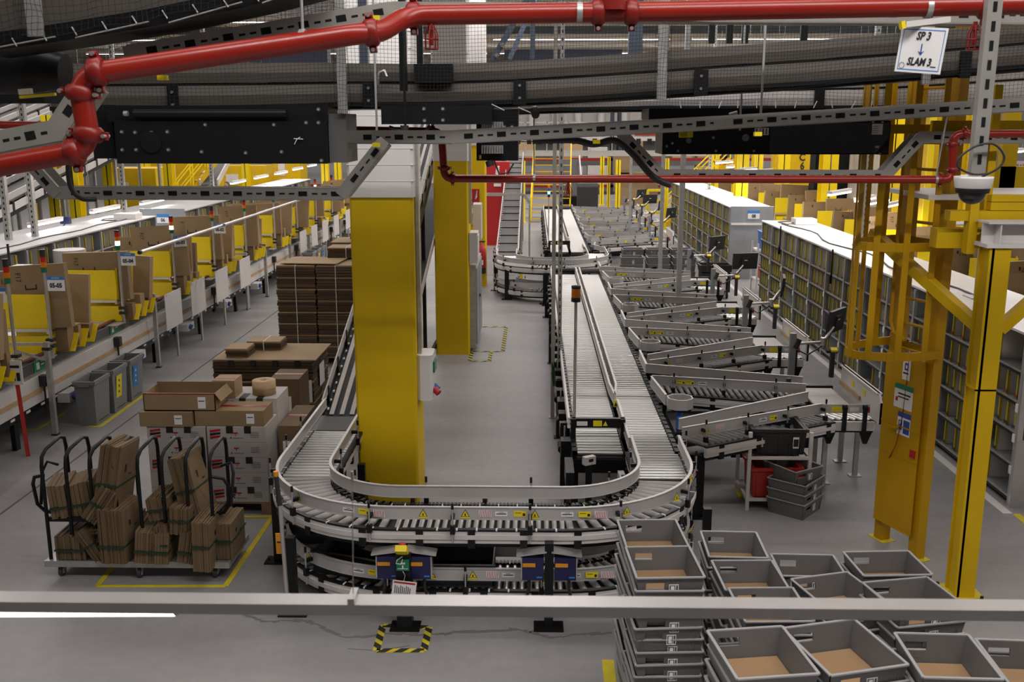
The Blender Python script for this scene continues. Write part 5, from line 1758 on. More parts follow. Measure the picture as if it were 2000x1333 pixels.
# loose handrail tube and hanging lights over the benches
a, b = AX(300, 495, -5.9), AX(600, 388, -5.9)
mb = MB('aluminium'); mb.cyl((-6.15, 15.4, 2.02), (-6.15, 28.0, 2.02), .028, 10); mb.use('black_plastic'); mb.cyl((-6.15, 15.36, 2.02), (-6.15, 15.42, 2.02), .032, 10)
tag(mb.build('tube_rail'), 'long thin steel tube running above the packing stations', 'tube')


def hang_light(p, q, where):
    t = thing('hanging_lamp', f'hanging white tube lamp {where}', 'lamp', ((p[0] + q[0]) / 2, (p[1] + q[1]) / 2, (p[2] + q[2]) / 2))
    p, q = Vector(p), Vector(q)
    mb = MB('tube_light'); mb.bar(p, q, .07, .035); mb.build('tube', t)
    mb = MB('panel_white'); mb.bar(p + Vector((0, 0, .045)), q + Vector((0, 0, .045)), .10, .05); mb.build('housing', t)
    mb = MB('galvanised'); mb.cyl(p + Vector((0, 0, .06)), p + Vector((0, 0, 4.2)), .005, 5); mb.cyl(q + Vector((0, 0, .06)), q + Vector((0, 0, 4.2)), .005, 5); mb.build('suspension', t)
    d = bpy.data.lights.new('tube_lamp_light', 'AREA')
    d.shape, d.size, d.size_y, d.energy = 'RECTANGLE', (q - p).length, .06, 22
    o = bpy.data.objects.new('tube_lamp_light', d)
    o.location = (p + q) / 2 - Vector((0, 0, .03))
    o.rotation_euler = (0, 0, math.atan2((q - p).y, (q - p).x))
    COL.objects.link(o)


for i, (c0, c1, x) in enumerate((((57, 440), (120, 432), -9.9), ((178, 415), (232, 406), -9.9), ((275, 399), (318, 391), -9.8), ((452, 360), (478, 353), -9.2), ((498, 349), (522, 344), -9.2), ((538, 341), (560, 336), -9.2), ((573, 333), (590, 328), -9.2), ((602, 326), (617, 322), -9.2))):
    p, q = AX(*c0, x), AX(*c1, x)
    z = (p.z + q.z) / 2
    hang_light((p.x, p.y, z), (q.x, q.y, z), f'over the left benches, {ORD[i]} from the viewer')
# clear plastic roll bags and gadgets on the back table
t = thing('label_printer', 'white label printer on arm before the left rack', 'printer', (-8.3, 15.8, 1.5))
mb = MB('panel_white'); mb.box(-8.4, 15.7, 1.45, -8.15, 15.95, 1.75); mb.build('body', t)
mb = MB('ink_blue'); mb.box(-8.35, 15.69, 1.62, -8.22, 15.7, 1.72); mb.build('screen', t)
mb = MB('black_plastic'); mb.cyl((-8.45, 15.8, .97), (-8.45, 15.8, 2.1), .02, 8); mb.build('stand', t)
for k, y in enumerate((13.6, 17.9)):
    mb = MB('box_white'); mb.cyl((-8.45, y, 1.0), (-8.45, y, 1.75), .28, 14)
    tag(mb.build('packing_roll'), f'white padding roll standing behind the yellow stations, {("nearer", "farther")[k]} one', 'packing roll')

# ------------------------------------------------------------------ waste bins
def waste_bin(x, y, label, sticker=None, rz=0.0, lid=None):
    t = thing('waste_bin', label, 'waste bin', (x, y, 0), rz)
    L, W, H = .50, .27, .62
    q = .84
    mb = MB('bin_grey')
    o = [(-W / 2 * q, -L / 2 * q), (W / 2 * q, -L / 2 * q), (W / 2 * q, L / 2 * q), (-W / 2 * q, L / 2 * q)]
    u = [(-W / 2, -L / 2), (W / 2, -L / 2), (W / 2, L / 2), (-W / 2, L / 2)]
    vs = [(a, b, 0) for a, b in o] + [(a, b, H) for a, b in u] + [(a * .93, b * .96, H) for a, b in u] + [(a * .9, b * .94, .02) for a, b in o]
    fs = [(3, 2, 1, 0), (12, 13, 14, 15)] + [(j, (j + 1) % 4, 4 + (j + 1) % 4, 4 + j) for j in range(4)] + [(4 + j, 4 + (j + 1) % 4, 8 + (j + 1) % 4, 8 + j) for j in range(4)] + [(8 + j, 8 + (j + 1) % 4, 12 + (j + 1) % 4, 12 + j) for j in range(4)]
    mb.add(vs, fs); mb.build('body', t, world=False)
    mb = MB('bin_grey')
    for a, b in ((u[0], u[1]), (u[1], u[2]), (u[2], u[3]), (u[3], u[0])):
        mb.bar((*a, H - .02), (*b, H - .02), .035, .05)
    mb.box(-W / 2 * .6, -L / 2 - .03, H - .06, W / 2 * .6, -L / 2, H - .02)
    mb.build('rim', t, world=False)
    mb = MB('black_plastic'); mb.box(W / 2 * .93, -L * .32, .05, W / 2 * .935, L * .32, .06); mb.build('base_line', t, world=False)
    if sticker:
        mb = MB(sticker); M = Matrix.Translation((W / 2 * .94 + .004, -.05, .36)) @ Matrix.Rotation(.075, 4, 'Y')
        mb.box(0, -.09, -.16, .003, .09, .16, M); mb.use('ink_black' if sticker != 'sign_blue' else 'sign_white')
        for j in range(3):
            mb.cyl(M @ Vector((.002, 0, -.08 + j * .08)), M @ Vector((.005, 0, -.08 + j * .08)), .02, 8)
        mb.build('sticker', t, world=False)


waste_bin(-5.99, 12.98, 'grey slim waste bin without sticker, nearest of the aisle three')
waste_bin(-5.99, 13.58, 'grey slim waste bin with yellow sticker in the aisle', 'label_yellow')
waste_bin(-5.99, 14.18, 'grey slim waste bin with blue sticker in the aisle', 'sign_blue')
waste_bin(-6.0, 26.5, 'far grey waste bin, nearest of the distant three')
waste_bin(-6.0, 27.1, 'far grey waste bin, middle of the distant three', 'label_yellow')
waste_bin(-6.0, 27.7, 'far grey waste bin, last of the distant three', 'sign_blue')
# ------------------------------------------------------------------ cardboard trolley
t = thing('cardboard_trolley', 'low platform trolley with eight black hoops full of flattened cartons', 'trolley', (-3.55, 8.5, 0))
mb = MB('galvanised'); mb.box(-4.36, 8.19, .125, -2.70, 8.82, .165); mb.box(-4.36, 8.185, .115, -2.70, 8.2, .172); mb.box(-2.71, 8.19, .115, -2.695, 8.82, .172); mb.build('platform', t)
for i in range(8):
    x = -4.325 + i * .213
    mb = MB('black_metal')
    pts = [(x, 8.25, .14), (x + .0, 8.25, 1.04), (x + .0, 8.27, 1.12), (x + .005, 8.34, 1.17), (x + .01, 8.60, 1.20), (x + .012, 8.68, 1.17), (x + .014, 8.70, 1.08), (x + .014, 8.70, .14)]
    mb.tube(pts, .017, 8); mb.build('hoop', t)
for sx, x in ((-1, -4.325), (1, -2.834)):
    mb = MB('black_metal'); mb.tube([(x, 8.27, .95), (x + sx * .10, 8.3, .92), (x + sx * .13, 8.32, .85), (x + sx * .12, 8.34, .65), (x + sx * .07, 8.36, .58), (x, 8.36, .56)], .016, 8); mb.tube([(x, 8.55, .95), (x + sx * .10, 8.55, .98), (x + sx * .13, 8.5, .9), (x + sx * .12, 8.4, .62)], .014, 8); mb.build('push_handle', t)
mb = MB('black_metal'); mb.box(-4.32, 8.26, .53, -3.89, 8.7, .555); mb.box(-4.32, 8.25, .52, -3.89, 8.27, .565); mb.build('shelf', t)
mb = MB('black_metal'); mb.bar((-2.79, 8.25, .62), (-2.77, 8.7, .62), .02, .02); mb.build('cross_bar', t)
for x, y in ((-4.24, 8.26), (-3.52, 8.24), (-2.84, 8.26), (-4.24, 8.74), (-3.52, 8.74), (-2.80, 8.74)):
    mb = MB('rubber'); mb.cyl((x - .016, y, .05), (x + .016, y, .05), .05, 16); ca = mb.build('wheel', t); mb = MB('panel_white'); mb.cyl((x - .018, y, .05), (x + .018, y, .05), .028, 12); mb.build('hub', ca); mb = MB('galvanised'); mb.box(x - .03, y - .03, .105, x + .03, y + .03, .125); mb.bar((x - .025, y, .11), (x - .025, y, .045), .006, .04); mb.bar((x + .025, y, .11), (x + .025, y, .045), .006, .04)
    mb.build('caster', t)


def bundle(label, c, w, d, h, n=9, ry=0.0, rx=0.0, rz=0.0, strap=True, m=('cardboard_mid', 'cardboard', 'cardboard_dark')):
    """Flattened cartons strapped together, sheets standing side by side across w; c is the middle of the base."""
    w, d, h, n = w * 1.12, d, h * 1.16, int(n * 2)
    m = tuple({'cardboard': 'cardboard_mid', 'cardboard_pale': 'cardboard'}.get(q, q) for q in m)
    t = thing('cardboard_bundle', label, 'cardboard bundle', c)
    M = Matrix.Translation(c) @ Matrix.Rotation(rz, 4, 'Z') @ Matrix.Rotation(ry, 4, 'Y') @ Matrix.Rotation(rx, 4, 'X')
    mb = MB(m[0])
    for i in range(n):
        x0 = -w / 2 + w * i / n
        x1 = x0 + w / n * .9
        mb.use(m[0] if i in (0, n - 1) else rnd.choice((m[0], m[1], m[1], m[2])))
        j, k = rnd.uniform(-.01, .01), rnd.uniform(-.02, .0)
        mb.box(x0, -d / 2 + j, 0, x1, d / 2 + j, h + k, M)
    mb.use('ink_black'); mb.box(w / 2 * .99, -d * .2, h * .62, w / 2 + .001, -d * .12, h * .72, M); mb.box(w / 2 * .99, d * .05, h * .55, w / 2 + .001, d * .2, h * .57, M)
    mb.build('sheets', t)
    if strap:
        mb = MB('strap_green'); z = h * rnd.uniform(.3, .5); mb.box(-w / 2 - .004, -d / 2 - .024, z, w / 2 + .004, d / 2 + .02, z + .013, M); mb.build('strap', t)
    return t


bundle('big brown carton bundle on trolley top shelf, at its end', (-4.13, 8.45, 0.560), .34, .36, .27, 5, ry=-.08, rz=.25, m=('cardboard', 'cardboard', 'cardboard'))
bundle('small bundle leaning off edge of the trolley top shelf', (-3.93, 8.34, 0.555), .13, .3, .32, 8, ry=.62, m=('cardboard', 'cardboard_pale', 'cardboard_dark'))
bundle('tallest bundle leaning between third and fourth trolley hoops', (-3.80, 8.40, 0.535), .17, .42, .60, 8, ry=.16, rx=-.10)
bundle('thick upright bundle standing below the tallest one on trolley', (-3.70, 8.33, 0.175), .21, .40, .44, 12, rz=-.05)
bundle('flat pile of bundled cartons low in first trolley bay', (-4.02, 8.45, 0.375), .12, .42, .38, 8, ry=1.45)
bundle('dark bundle lying lowest in first trolley bay', (-4.12, 8.40, 0.175), .24, .38, .2, 6, m=('cardboard_dark', 'cardboard_dark', 'cardboard'))
bundle('narrow bundle tipped over in second trolley bay', (-3.86, 8.36, 0.175), .10, .34, .28, 6, ry=-.55, m=('cardboard_dark', 'cardboard', 'cardboard_dark'))
bundle('broad bundle with torn white edges at trolley middle', (-3.40, 8.36, 0.175), .26, .46, .26, 6, ry=.1, rz=.12, m=('cardboard', 'cardboard', 'cardboard_dark'))
bundle('creased bundle perched above the middle of the trolley', (-3.31, 8.45, 0.535), .18, .36, .19, 9, ry=-.12)
bundle('narrow upright bundle in fifth trolley bay', (-3.28, 8.34, 0.175), .10, .36, .30, 7)
bundle('tall bundle leaning back in sixth trolley bay with peaked top', (-3.02, 8.50, 0.475), .16, .40, .54, 7, ry=-.22, rx=-.08)
bundle('squat bundle half way up in sixth trolley bay', (-3.12, 8.36, 0.435), .16, .36, .22, 9, ry=.06)
bundle('slanted bundle standing low in sixth trolley bay', (-3.08, 8.33, 0.175), .13, .36, .26, 7, ry=.18)
bundle('upright bundle hanging over trolley edge in seventh bay', (-2.90, 8.30, 0.135), .14, .46, .40, 6, ry=.03, m=('cardboard', 'cardboard', 'cardboard_dark'))
bundle('low wide bundle in last trolley bay', (-2.76, 8.44, 0.175), .16, .40, .30, 6, m=('cardboard', 'cardboard', 'cardboard_dark'))
for x in (-4.16, -3.5, -3.42):
    pass

# ------------------------------------------------------------------ pallets
def pallet(x0, y0, x1, y1, label):
    t = thing('wooden_pallet', label, 'pallet', ((x0 + x1) / 2, (y0 + y1) / 2, 0))
    mb = MB('pallet_wood')
    n = 6
    for i in range(n):
        a = y0 + (y1 - y0) * i / n
        mb.box(x0, a, .118, x1, a + (y1 - y0) / n * .72, .14)
    mb.build('deck_boards', t)
    for j in range(3):
        mb = MB('pallet_wood')
        a = x0 + (x1 - x0 - .1) * j / 2
        for k in range(3):
            b = y0 + (y1 - y0 - .14) * k / 2
            mb.box(a, b, .022, a + .1, b + .14, .118)
        mb.box(a, y0, 0, a + .1, y1, .022)
        mb.build('runner', t)


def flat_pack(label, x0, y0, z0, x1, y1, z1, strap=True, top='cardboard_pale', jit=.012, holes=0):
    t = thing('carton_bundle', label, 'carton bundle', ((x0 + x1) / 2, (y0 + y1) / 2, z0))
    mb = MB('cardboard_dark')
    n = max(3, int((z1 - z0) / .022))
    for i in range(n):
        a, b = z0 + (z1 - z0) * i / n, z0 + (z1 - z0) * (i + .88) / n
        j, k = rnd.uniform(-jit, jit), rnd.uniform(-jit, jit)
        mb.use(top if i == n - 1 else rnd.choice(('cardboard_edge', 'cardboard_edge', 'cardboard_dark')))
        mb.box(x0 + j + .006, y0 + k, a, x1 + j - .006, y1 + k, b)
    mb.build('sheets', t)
    if strap:
        mb = MB('sign_white'); xm = (x0 + x1) / 2; mb.box(xm - .005, y0 - .018, z0, xm + .005, y1 + .018, z1 + .002); mb.build('strap', t)
    if holes:
        mb = MB('ink_black')
        for i in range(holes):
            xx = x0 + (x1 - x0) * (i + .85) / (holes + .55)
            mb.box(xx - .035, y0 - .02, z1 - .085, xx + .035, y0 + .02, z1 - .01)
        mb.build('hand_hole', t)


# white boxes nearest the loop
pallet(-3.98, 9.72, -2.72, 10.75, 'wooden pallet under the white boxes behind the trolley')
def white_box(label, x0, y0, z0, x1, y1, z1, r):
    t = thing('white_carton', label, 'carton', ((x0 + x1) / 2, (y0 + y1) / 2, z0))
    mb = MB('box_white'); mb.box(x0, y0, z0, x1, y1, z1 - .002); mb.build('box', t)
    mb = MB('coupling_red')
    u = x0 + .03
    for k in range(3 if r else 0):
        mb.use('sign_red' if k != 1 else 'ink_black')
        z = z1 - .045 - k * .034
        mb.add([(u, y0 - .002, z - .02), (u + .11, y0 - .002, z), (u + .11, y0 - .002, z + .022), (u, y0 - .002, z + .008)], [(0, 1, 2, 3)])
    mb.use('sign_red'); v = x0 + .27; mb.box(v, y0 - .002, z1 - .075, v + .05, y0 - .001, z1 - .06); mb.box(v + .02, y0 - .002, z1 - .1, v + .026, y0 - .001, z1 - .075)
    mb.use('ink_black'); mb.cyl((v - .025, y0 - .002, z0 + .045), (v - .025, y0, z0 + .045), .008, 8); mb.box(v, y0 - .002, z0 + .04, v + .1, y0 - .001, z0 + .044)
    for k in range(4):
        mb.box(x1 - .16, y0 - .002, z0 + .05 + k * .018, x1 - .07, y0 - .001, z0 + .053 + k * .018)
    mb.build('print', t)
    if r:
        mb = MB('ink_black'); mb.box(x0 + .2, y0 - .003, z1 - .07, x0 + .27, y0 + .2, z1 + .001); mb.box(x1 - .22, y0 - .003, z1 - .07, x1 - .15, y0 + .2, z1 + .001); mb.build('black_tape', t)
hh = .163
for row in range(5):
    for c in range(2):
        x0 = -3.96 + c * .62
        z0 = .14 + row * hh
        white_box(f'white box with red print, {ORD[row]} from bottom in the front {("left", "right")[c]} column on the pallet', x0, 9.72, z0, x0 + .605, 10.2, z0 + hh, row % 2 == 0 or row == 4)
for row in range(6):
    for c in range(2):
        x0 = -3.96 + c * .62
        z0 = .14 + row * hh
        white_box(f'white box, {ORD[row]} from bottom in the rear {("left", "right")[c]} column on the pallet', x0, 10.22, z0, x0 + .605, 10.72, z0 + hh, row == 5)
def brown_box(label, x0, y0, z0, x1, y1, z1, m='cardboard', open_=False, rz=0.0):
    c = ((x0 + x1) / 2, (y0 + y1) / 2, z0)
    t = thing('brown_carton', label, 'carton', c)
    M = Matrix.Translation(c) @ Matrix.Rotation(rz, 4, 'Z')
    a, b, h = (x1 - x0) / 2, (y1 - y0) / 2, z1 - z0
    mb = MB(m)
    if open_:
        mb.box(-a, -b, 0, a, b, .01, M); mb.box(-a, -b, 0, a, -b + .008, h, M); mb.box(-a, b - .008, 0, a, b, h * 1.12, M); mb.box(-a, -b, 0, -a + .008, b, h, M); mb.box(a - .008, -b, 0, a, b, h, M)
        mb.bar(M @ Vector((a, 0, h)), M @ Vector((a + .06, 0, h * .55)), b * 2, .006)
    else:
        mb.box(-a, -b, 0, a, b, h, M)
    mb.build('box', t)
    mb = MB('sign_white'); mb.box(a - .18, -b - .002, h * .15, a - .1, -b, h * .8, M); mb.use('ink_black'); mb.box(a - .17, -b - .003, h * .55, a - .11, -b, h * .6, M)
    mb.build('label', t)
    mb = MB('cardboard_pale'); mb.use('coupling_red')
    if open_:
        mb.box(-a, -b - .001, h * .95, a, -b + .012, h + .002, M)
    else:
        mb.box(-a, -.03, h, a, .03, h + .002, M)
    mb.build('printed_tape', t)
brown_box('brown box with printed tape on front edge of the white box pallet', -4.02, 9.70, .958, -3.48, 10.1, 1.11)
brown_box('long brown box lying across the white boxes', -3.46, 9.74, .958, -2.75, 10.1, 1.12, 'cardboard')
brown_box('open brown box with dark inside on top of the pallet load', -3.98, 9.74, 1.115, -3.24, 10.14, 1.30, 'cardboard', True)
brown_box('small brown box behind the open one on the pallet load', -3.42, 10.22, 1.12, -3.18, 10.5, 1.31, 'cardboard_pale')
mb = MB('wood_strip'); mb.lathe([(.03, 1.12), (.125, 1.12), (.125, 1.19), (.127, 1.195), (.125, 1.2), (.125, 1.27), (.03, 1.27), (.03, 1.12)], (-2.92, 10.42, 0), 26)
tag(mb.build('tape_roll'), 'double roll of brown paper tape on the white boxes', 'tape roll')
brown_box('brown box leaning on right side of the white box pallet', -2.70, 10.1, .0, -2.48, 10.9, .85, 'cardboard_dark')
brown_box('tall flattened carton standing against the second pallet', -3.1, 11.3, .0, -2.75, 11.8, 1.05, 'cardboard_dark')

# second pallet: packs of flat cartons with hand holes
px0, px1, py0, py1 = -4.18, -2.86, 12.55, 13.5
pallet(px0, py0, px1, py1, 'wooden pallet under the flat cartons with black hand holes')
for lv in range(3):
    z0 = .14 + lv * .285
    for j in range(2):
        flat_pack(f'layer of flat cartons with hand holes, {("lowest", "middle", "topmost")[lv]} one in the {("front", "back")[j]} row', px0, py0 + j * .48, z0, px1, py0 + j * .48 + .47, z0 + .27, False, 'cardboard_pale', .012, 4 if j == 0 else 0)
mb = MB('cardboard_pale'); mb.box(px0 + .02, py0 - .03, .985, px1 + .05, py1, .995); mb.use('sign_white'); mb.box(px0 + .02, py0 - .032, .985, px1 + .05, py0 - .03, .99)
tag(mb.build('cover_sheet'), 'pale cardboard sheet covering the second pallet of cartons', 'cardboard sheet')
flat_pack('small pack of cartons at front corner on the pale sheet', px0 + .16, py0 + .06, .996, px0 + .46, py0 + .42, 1.12, False)
flat_pack('small strapped pack of cartons at back on the pale sheet', px0 + .32, py0 + .5, .996, px0 + .78, py0 + .85, 1.12, True)
mb = MB('sign_white'); mb.box(px1 + .015, py0 + .3, .55, px1 + .018, py0 + .6, .85); mb.box(px1 - .3, py0 - .03, .42, px1 - .02, py0 - .025, .72)
tag(mb.build('pallet_label'), 'white paper labels on corner of the second pallet', 'label')

# third pallet: high stack of strapped packs
qx0, qx1, qy0 = -4.27, -2.95, 16.3
pallet(qx0, qy0, qx1, qy0 + 1.1, 'wooden pallet under the tall stack of strapped cartons')
for lv in range(8):
    for c in range(2):
        for j in range(2):
            x0 = qx0 + c * .67
            z0 = .14 + lv * .195
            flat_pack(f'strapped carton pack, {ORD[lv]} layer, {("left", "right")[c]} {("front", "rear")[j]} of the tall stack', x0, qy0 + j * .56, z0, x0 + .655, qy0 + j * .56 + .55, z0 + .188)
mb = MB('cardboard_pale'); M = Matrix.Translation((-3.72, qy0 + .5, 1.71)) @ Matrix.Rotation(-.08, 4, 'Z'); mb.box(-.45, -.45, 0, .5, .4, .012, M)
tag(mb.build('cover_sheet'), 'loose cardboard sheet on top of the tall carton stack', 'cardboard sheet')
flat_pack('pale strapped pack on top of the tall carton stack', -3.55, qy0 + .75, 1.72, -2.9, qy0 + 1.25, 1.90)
# fourth pallet behind, part hidden by the nearest column
sx0, sy0 = -3.75, 18.6
pallet(sx0, sy0, sx0 + 1.3, sy0 + 1.1, 'wooden pallet under the carton stack farther behind')
for lv in range(8):
    for c in range(2):
        x0 = sx0 + c * .66
        z0 = .14 + lv * .2
        flat_pack(f'carton pack, {ORD[lv]} layer, {("left", "right")[c]} side of the stack farther behind', x0, sy0, z0, x0 + .65, sy0 + 1.0, z0 + .193)
flat_pack('loose slanting pack on top of the stack farther behind', sx0 - .05, sy0 - .05, 1.75, sx0 + .75, sy0 + .8, 1.82, True)
flat_pack('small carton pack on top of the stack farther behind', sx0 + .3, sy0 + .1, 1.83, sx0 + .9, sy0 + .8, 1.93, True)
rx0, ry0 = -3.66, 23.6
for lv in range(5):
    for c in range(2):
        flat_pack(f'carton pack, {ORD[lv]} layer, {("left", "right")[c]} side of the farthest stack by the bins', rx0 + c * .5, ry0, .02 + lv * .2, rx0 + c * .5 + .49, ry0 + .8, .21 + lv * .2)
# ------------------------------------------------------------------ handrail of the raised walkway
t = thing('handrail', 'aluminium box handrail of the walkway running across the foreground', 'handrail', (0, 1.6, 3.17))
a, b = A(0, 1176, 2.4), A(2000, 1193, 2.4)
mb = MB('aluminium')
d = (b - a).normalized()
a2, b2 = a - d * 1.2, b + d * 1.2
mb.bar(a2, b2, .062, .030)
mb.build('rail', t)
mb = MB('aluminium'); p = A(690, 1176, 2.40); mb.box(p.x - .009, p.y - .034, p.z - .006, p.x + .009, p.y + .034, p.z + .024); mb.build('joint_clip', t)
q = A(688, 930, 2.4)
mb = MB('pole_grey'); mb.cyl((p.x, 2.4, p.z), (q.x, 2.4, q.z), .0014, 6); mb.cyl((q.x, 2.4, q.z - .012), (q.x, 2.4, q.z + .012), .004, 8)
mb.build('tie_wire', t)
t = thing('led_tube', 'lit white tube lamp below the walkway handrail at picture edge', 'lamp', A(100, 1201, 2.5))
a, b = A(-150, 1202, 2.5), A(342, 1200, 2.5)
mb = MB('led_tube'); mb.cyl(a, b, .006, 10); mb.build('tube', t)
mb = MB('galvanised'); mb.cyl(b, b + Vector((.008, 0, .006)), .008, 8); mb.build('end_cap', t)


# ------------------------------------------------------------------ red sprinkler pipes
def fillet(pts, r, n=6):
    out = [Vector(pts[0])]
    for i in range(1, len(pts) - 1):
        p, a, b = Vector(pts[i]), Vector(pts[i - 1]), Vector(pts[i + 1])
        u, v = (a - p), (b - p)
        k = min(r, u.length * .45, v.length * .45)
        s, e = p + u.normalized() * k, p + v.normalized() * k
        for j in range(n + 1):
            f = j / n
            out.append(s * (1 - f) ** 2 + p * 2 * f * (1 - f) + e * f ** 2)
    out.append(Vector(pts[-1]))
    return out


def coupling(mb, p, d, r):
    p, d = Vector(p), Vector(d).normalized()
    mb.tube([p - d * r * .7, p - d * r * .45, p + d * r * .45, p + d * r * .7], [r * 1.05, r * 1.32, r * 1.32, r * 1.05], 14)
    up = Vector((0, 0, 1)) if abs(d.z) < .7 else Vector((1, 0, 0))
    s = d.cross(up).normalized()
    up = s.cross(d).normalized()
    for k in (-1, 1):
        c = p + up * k * r * 1.55
        mb.tube([c - d * r * .35, c + d * r * .35], r * .34, 8)
    mb.use('aluminium')
    for k in (-1, 1):
        c = p + up * k * r * 1.6
        mb.cyl(c - s * r * .8, c + s * r * .5, r * .2, 7)
    mb.use('coupling_red')


t = thing('sprinkler_pipe', 'thick red sprinkler pipe stepping across the top in front', 'pipe', A(1300, 25, 5.7))
P = [A(-40, 331, 4.9), A(178, 292, 4.9), A(152, 148, 4.9), A(700, 66, 5.2), A(745, 62, 5.3), A(795, 30, 5.5), A(1300, 22, 5.7), A(2060, 8, 5.7)]
R1 = .053
mb = MB('pipe_red'); mb.tube(fillet(P, .12), R1, 18); mb.build('pipe', t)
for (px, py, y, dx) in ((173, 262, 4.9, 'v'), (157, 182, 4.9, 'v'), (146, 297, 4.9, 'h'), (190, 141, 4.9, 'h'), (725, 64, 5.25, 'h'), (808, 30, 5.52, 'h'), (1168, 24, 5.65, 'h'), (1233, 24, 5.67, 'h'), (1925, 12, 5.7, 'h')):
    c = A(px, py, y)
    mb = MB('coupling_red'); coupling(mb, c, (0.12 if dx == 'v' else 1, 0, 1 if dx == 'v' else .12 if px < 760 else .02), R1); mb.build('coupling', t)
mb = MB('coupling_red'); c = A(1200, 20, 5.62); mb.tube([c + Vector((0, 0, .0)), c + Vector((0, 0, .2))], R1 * 1.15, 14); mb.build('tee_branch', t)
for px, py, y in ((592, 80, 5.15), (1132, 25, 5.62), (1812, 15, 5.7)):
    mb = MB('galvanised'); c = A(px, py, y); mb.tube([c + Vector((-.015, 0, 0)), c + Vector((.015, 0, 0))], R1 * 1.06, 14); mb.cyl(c + Vector((0, 0, R1)), c + Vector((0, 0, .9)), .008, 6); mb.build('pipe_clamp', t)
for px in (842, 1905):
    mb = MB('coupling_red'); c = A(px, 50, 5.5)
    for k in range(7):
        a = k / 7 * 2 * math.pi
        mb.tube([c + Vector((.016 * math.cos(a), .016 * math.sin(a), 0)), c + Vector((.036 * math.cos(a), .036 * math.sin(a), -.05)), c + Vector((.034 * math.cos(a), .034 * math.sin(a), -.12))], .003, 5)
    for z, r in ((-.02, .02), (-.07, .037), (-.12, .035)):
        mb.tube([c + Vector((r * math.cos(i * .524), r * math.sin(i * .524), z)) for i in range(13)], .003, 5)
    mb.cyl(c + Vector((0, 0, .02)), c + Vector((0, 0, -.1)), .012, 8)
    mb.build('sprinkler_cage', t)

t = thing('sprinkler_pipe', 'thinner red pipe dropping by the columns and crossing the hall', 'pipe', A(1300, 350, 8.05))
R2 = .031
P = [A(-60, 243, 8.05), A(862, 257, 8.05), A(868, 349, 8.05), A(1860, 351, 8.05), A(1862, 262, 8.05), A(2080, 261, 8.05)]
mb = MB('pipe_red'); mb.tube(fillet(P, .07), R2, 16); mb.build('pipe', t)
for px, py, dx in ((845, 256, 'h'), (868, 328, 'v'), (884, 348, 'h'), (1836, 351, 'h'), (1861, 332, 'v'), (1861, 282, 'v'), (1884, 261, 'h')):
    mb = MB('coupling_red'); coupling(mb, A(px, py, 8.05), (0, 0, 1) if dx == 'v' else (1, 0, 0), R2); mb.build('coupling', t)
for px, py, top in ((1043, 348, 210), (1828, 351, 225), (325, 248, 190)):
    mb = MB('galvanised'); c = A(px, py, 8.05); mb.tube([c + Vector((-.01, 0, 0)), c + Vector((.01, 0, 0))], R2 * 1.1, 12); mb.cyl(c + Vector((0, 0, R2)), A(px + (22 if px > 1800 else 0), top, 8.05), .007, 6); mb.build('pipe_clamp', t)
mb = MB('coupling_red'); c = A(1110, 360, 8.05)
for k in range(6):
    a = k / 6 * 2 * math.pi
    mb.tube([c + Vector((.012 * math.cos(a), .012 * math.sin(a), 0)), c + Vector((.03 * math.cos(a), .03 * math.sin(a), -.06)), c + Vector((.024 * math.cos(a), .024 * math.sin(a), -.11))], .003, 5)
mb.cyl(c + Vector((0, 0, .02)), c + Vector((0, 0, -.08)), .009, 8)
mb.build('sprinkler_cage', t)


# ------------------------------------------------------------------ slotted cable trays
def cable_tray(pts, h, label, depth=.16, slots=True, back=True):
    """Galvanised channel; pts run along the middle of its front side."""
    t = thing('cable_tray', label, 'cable tray', pts[0])
    mb = MB('tray_galvanised'); sl = MB('black_matt')
    for i in range(len(pts) - 1):
        a, b = Vector(pts[i]) + Vector((0, .0025 * (i % 2), 0)), Vector(pts[i + 1]) + Vector((0, .0025 * (i % 2), 0))
        d = (b - a).normalized()
        e = d * h * .25
        mb.bar(a - e, b + e, .006, h)
        u = Vector((0, 0, 1))
        u = (u - d * u.dot(d)).normalized()
        bk = Vector((0, 1, 0))
        off = u * (-h / 2 - .002 * (i % 2))
        mb.add([a + off, b + off, b + off + bk * depth, a + off + bk * depth, a + off - u * .005, b + off - u * .005, b + off + bk * depth - u * .005, a + off + bk * depth - u * .005], [(0, 1, 2, 3), (7, 6, 5, 4), (0, 4, 5, 1), (1, 5, 6, 2), (2, 6, 7, 3), (3, 7, 4, 0)])
        if back:
            mb.bar(a + bk * depth, b + bk * depth, .006, h)
        mb.bar(a + u * h * .5 + bk * .008, b + u * h * .5 + bk * .008, .022, .008)
        L = (b - a).length
        k = .1
        while slots and k < L - .06:
            for (s, w, hh) in ((0, .055, .42), (.085, .035, .14), (.145, .035, .14)):
                q = a + d * (k + s) - Vector((0, .0035, 0))
                if k + s + w < L:
                    sl.bar(q, q + d * w, .0015, h * hh)
            k += .205
    mb.build('channel', t)
    if sl.v:
        sl.build('slot_pattern', t)
    return t


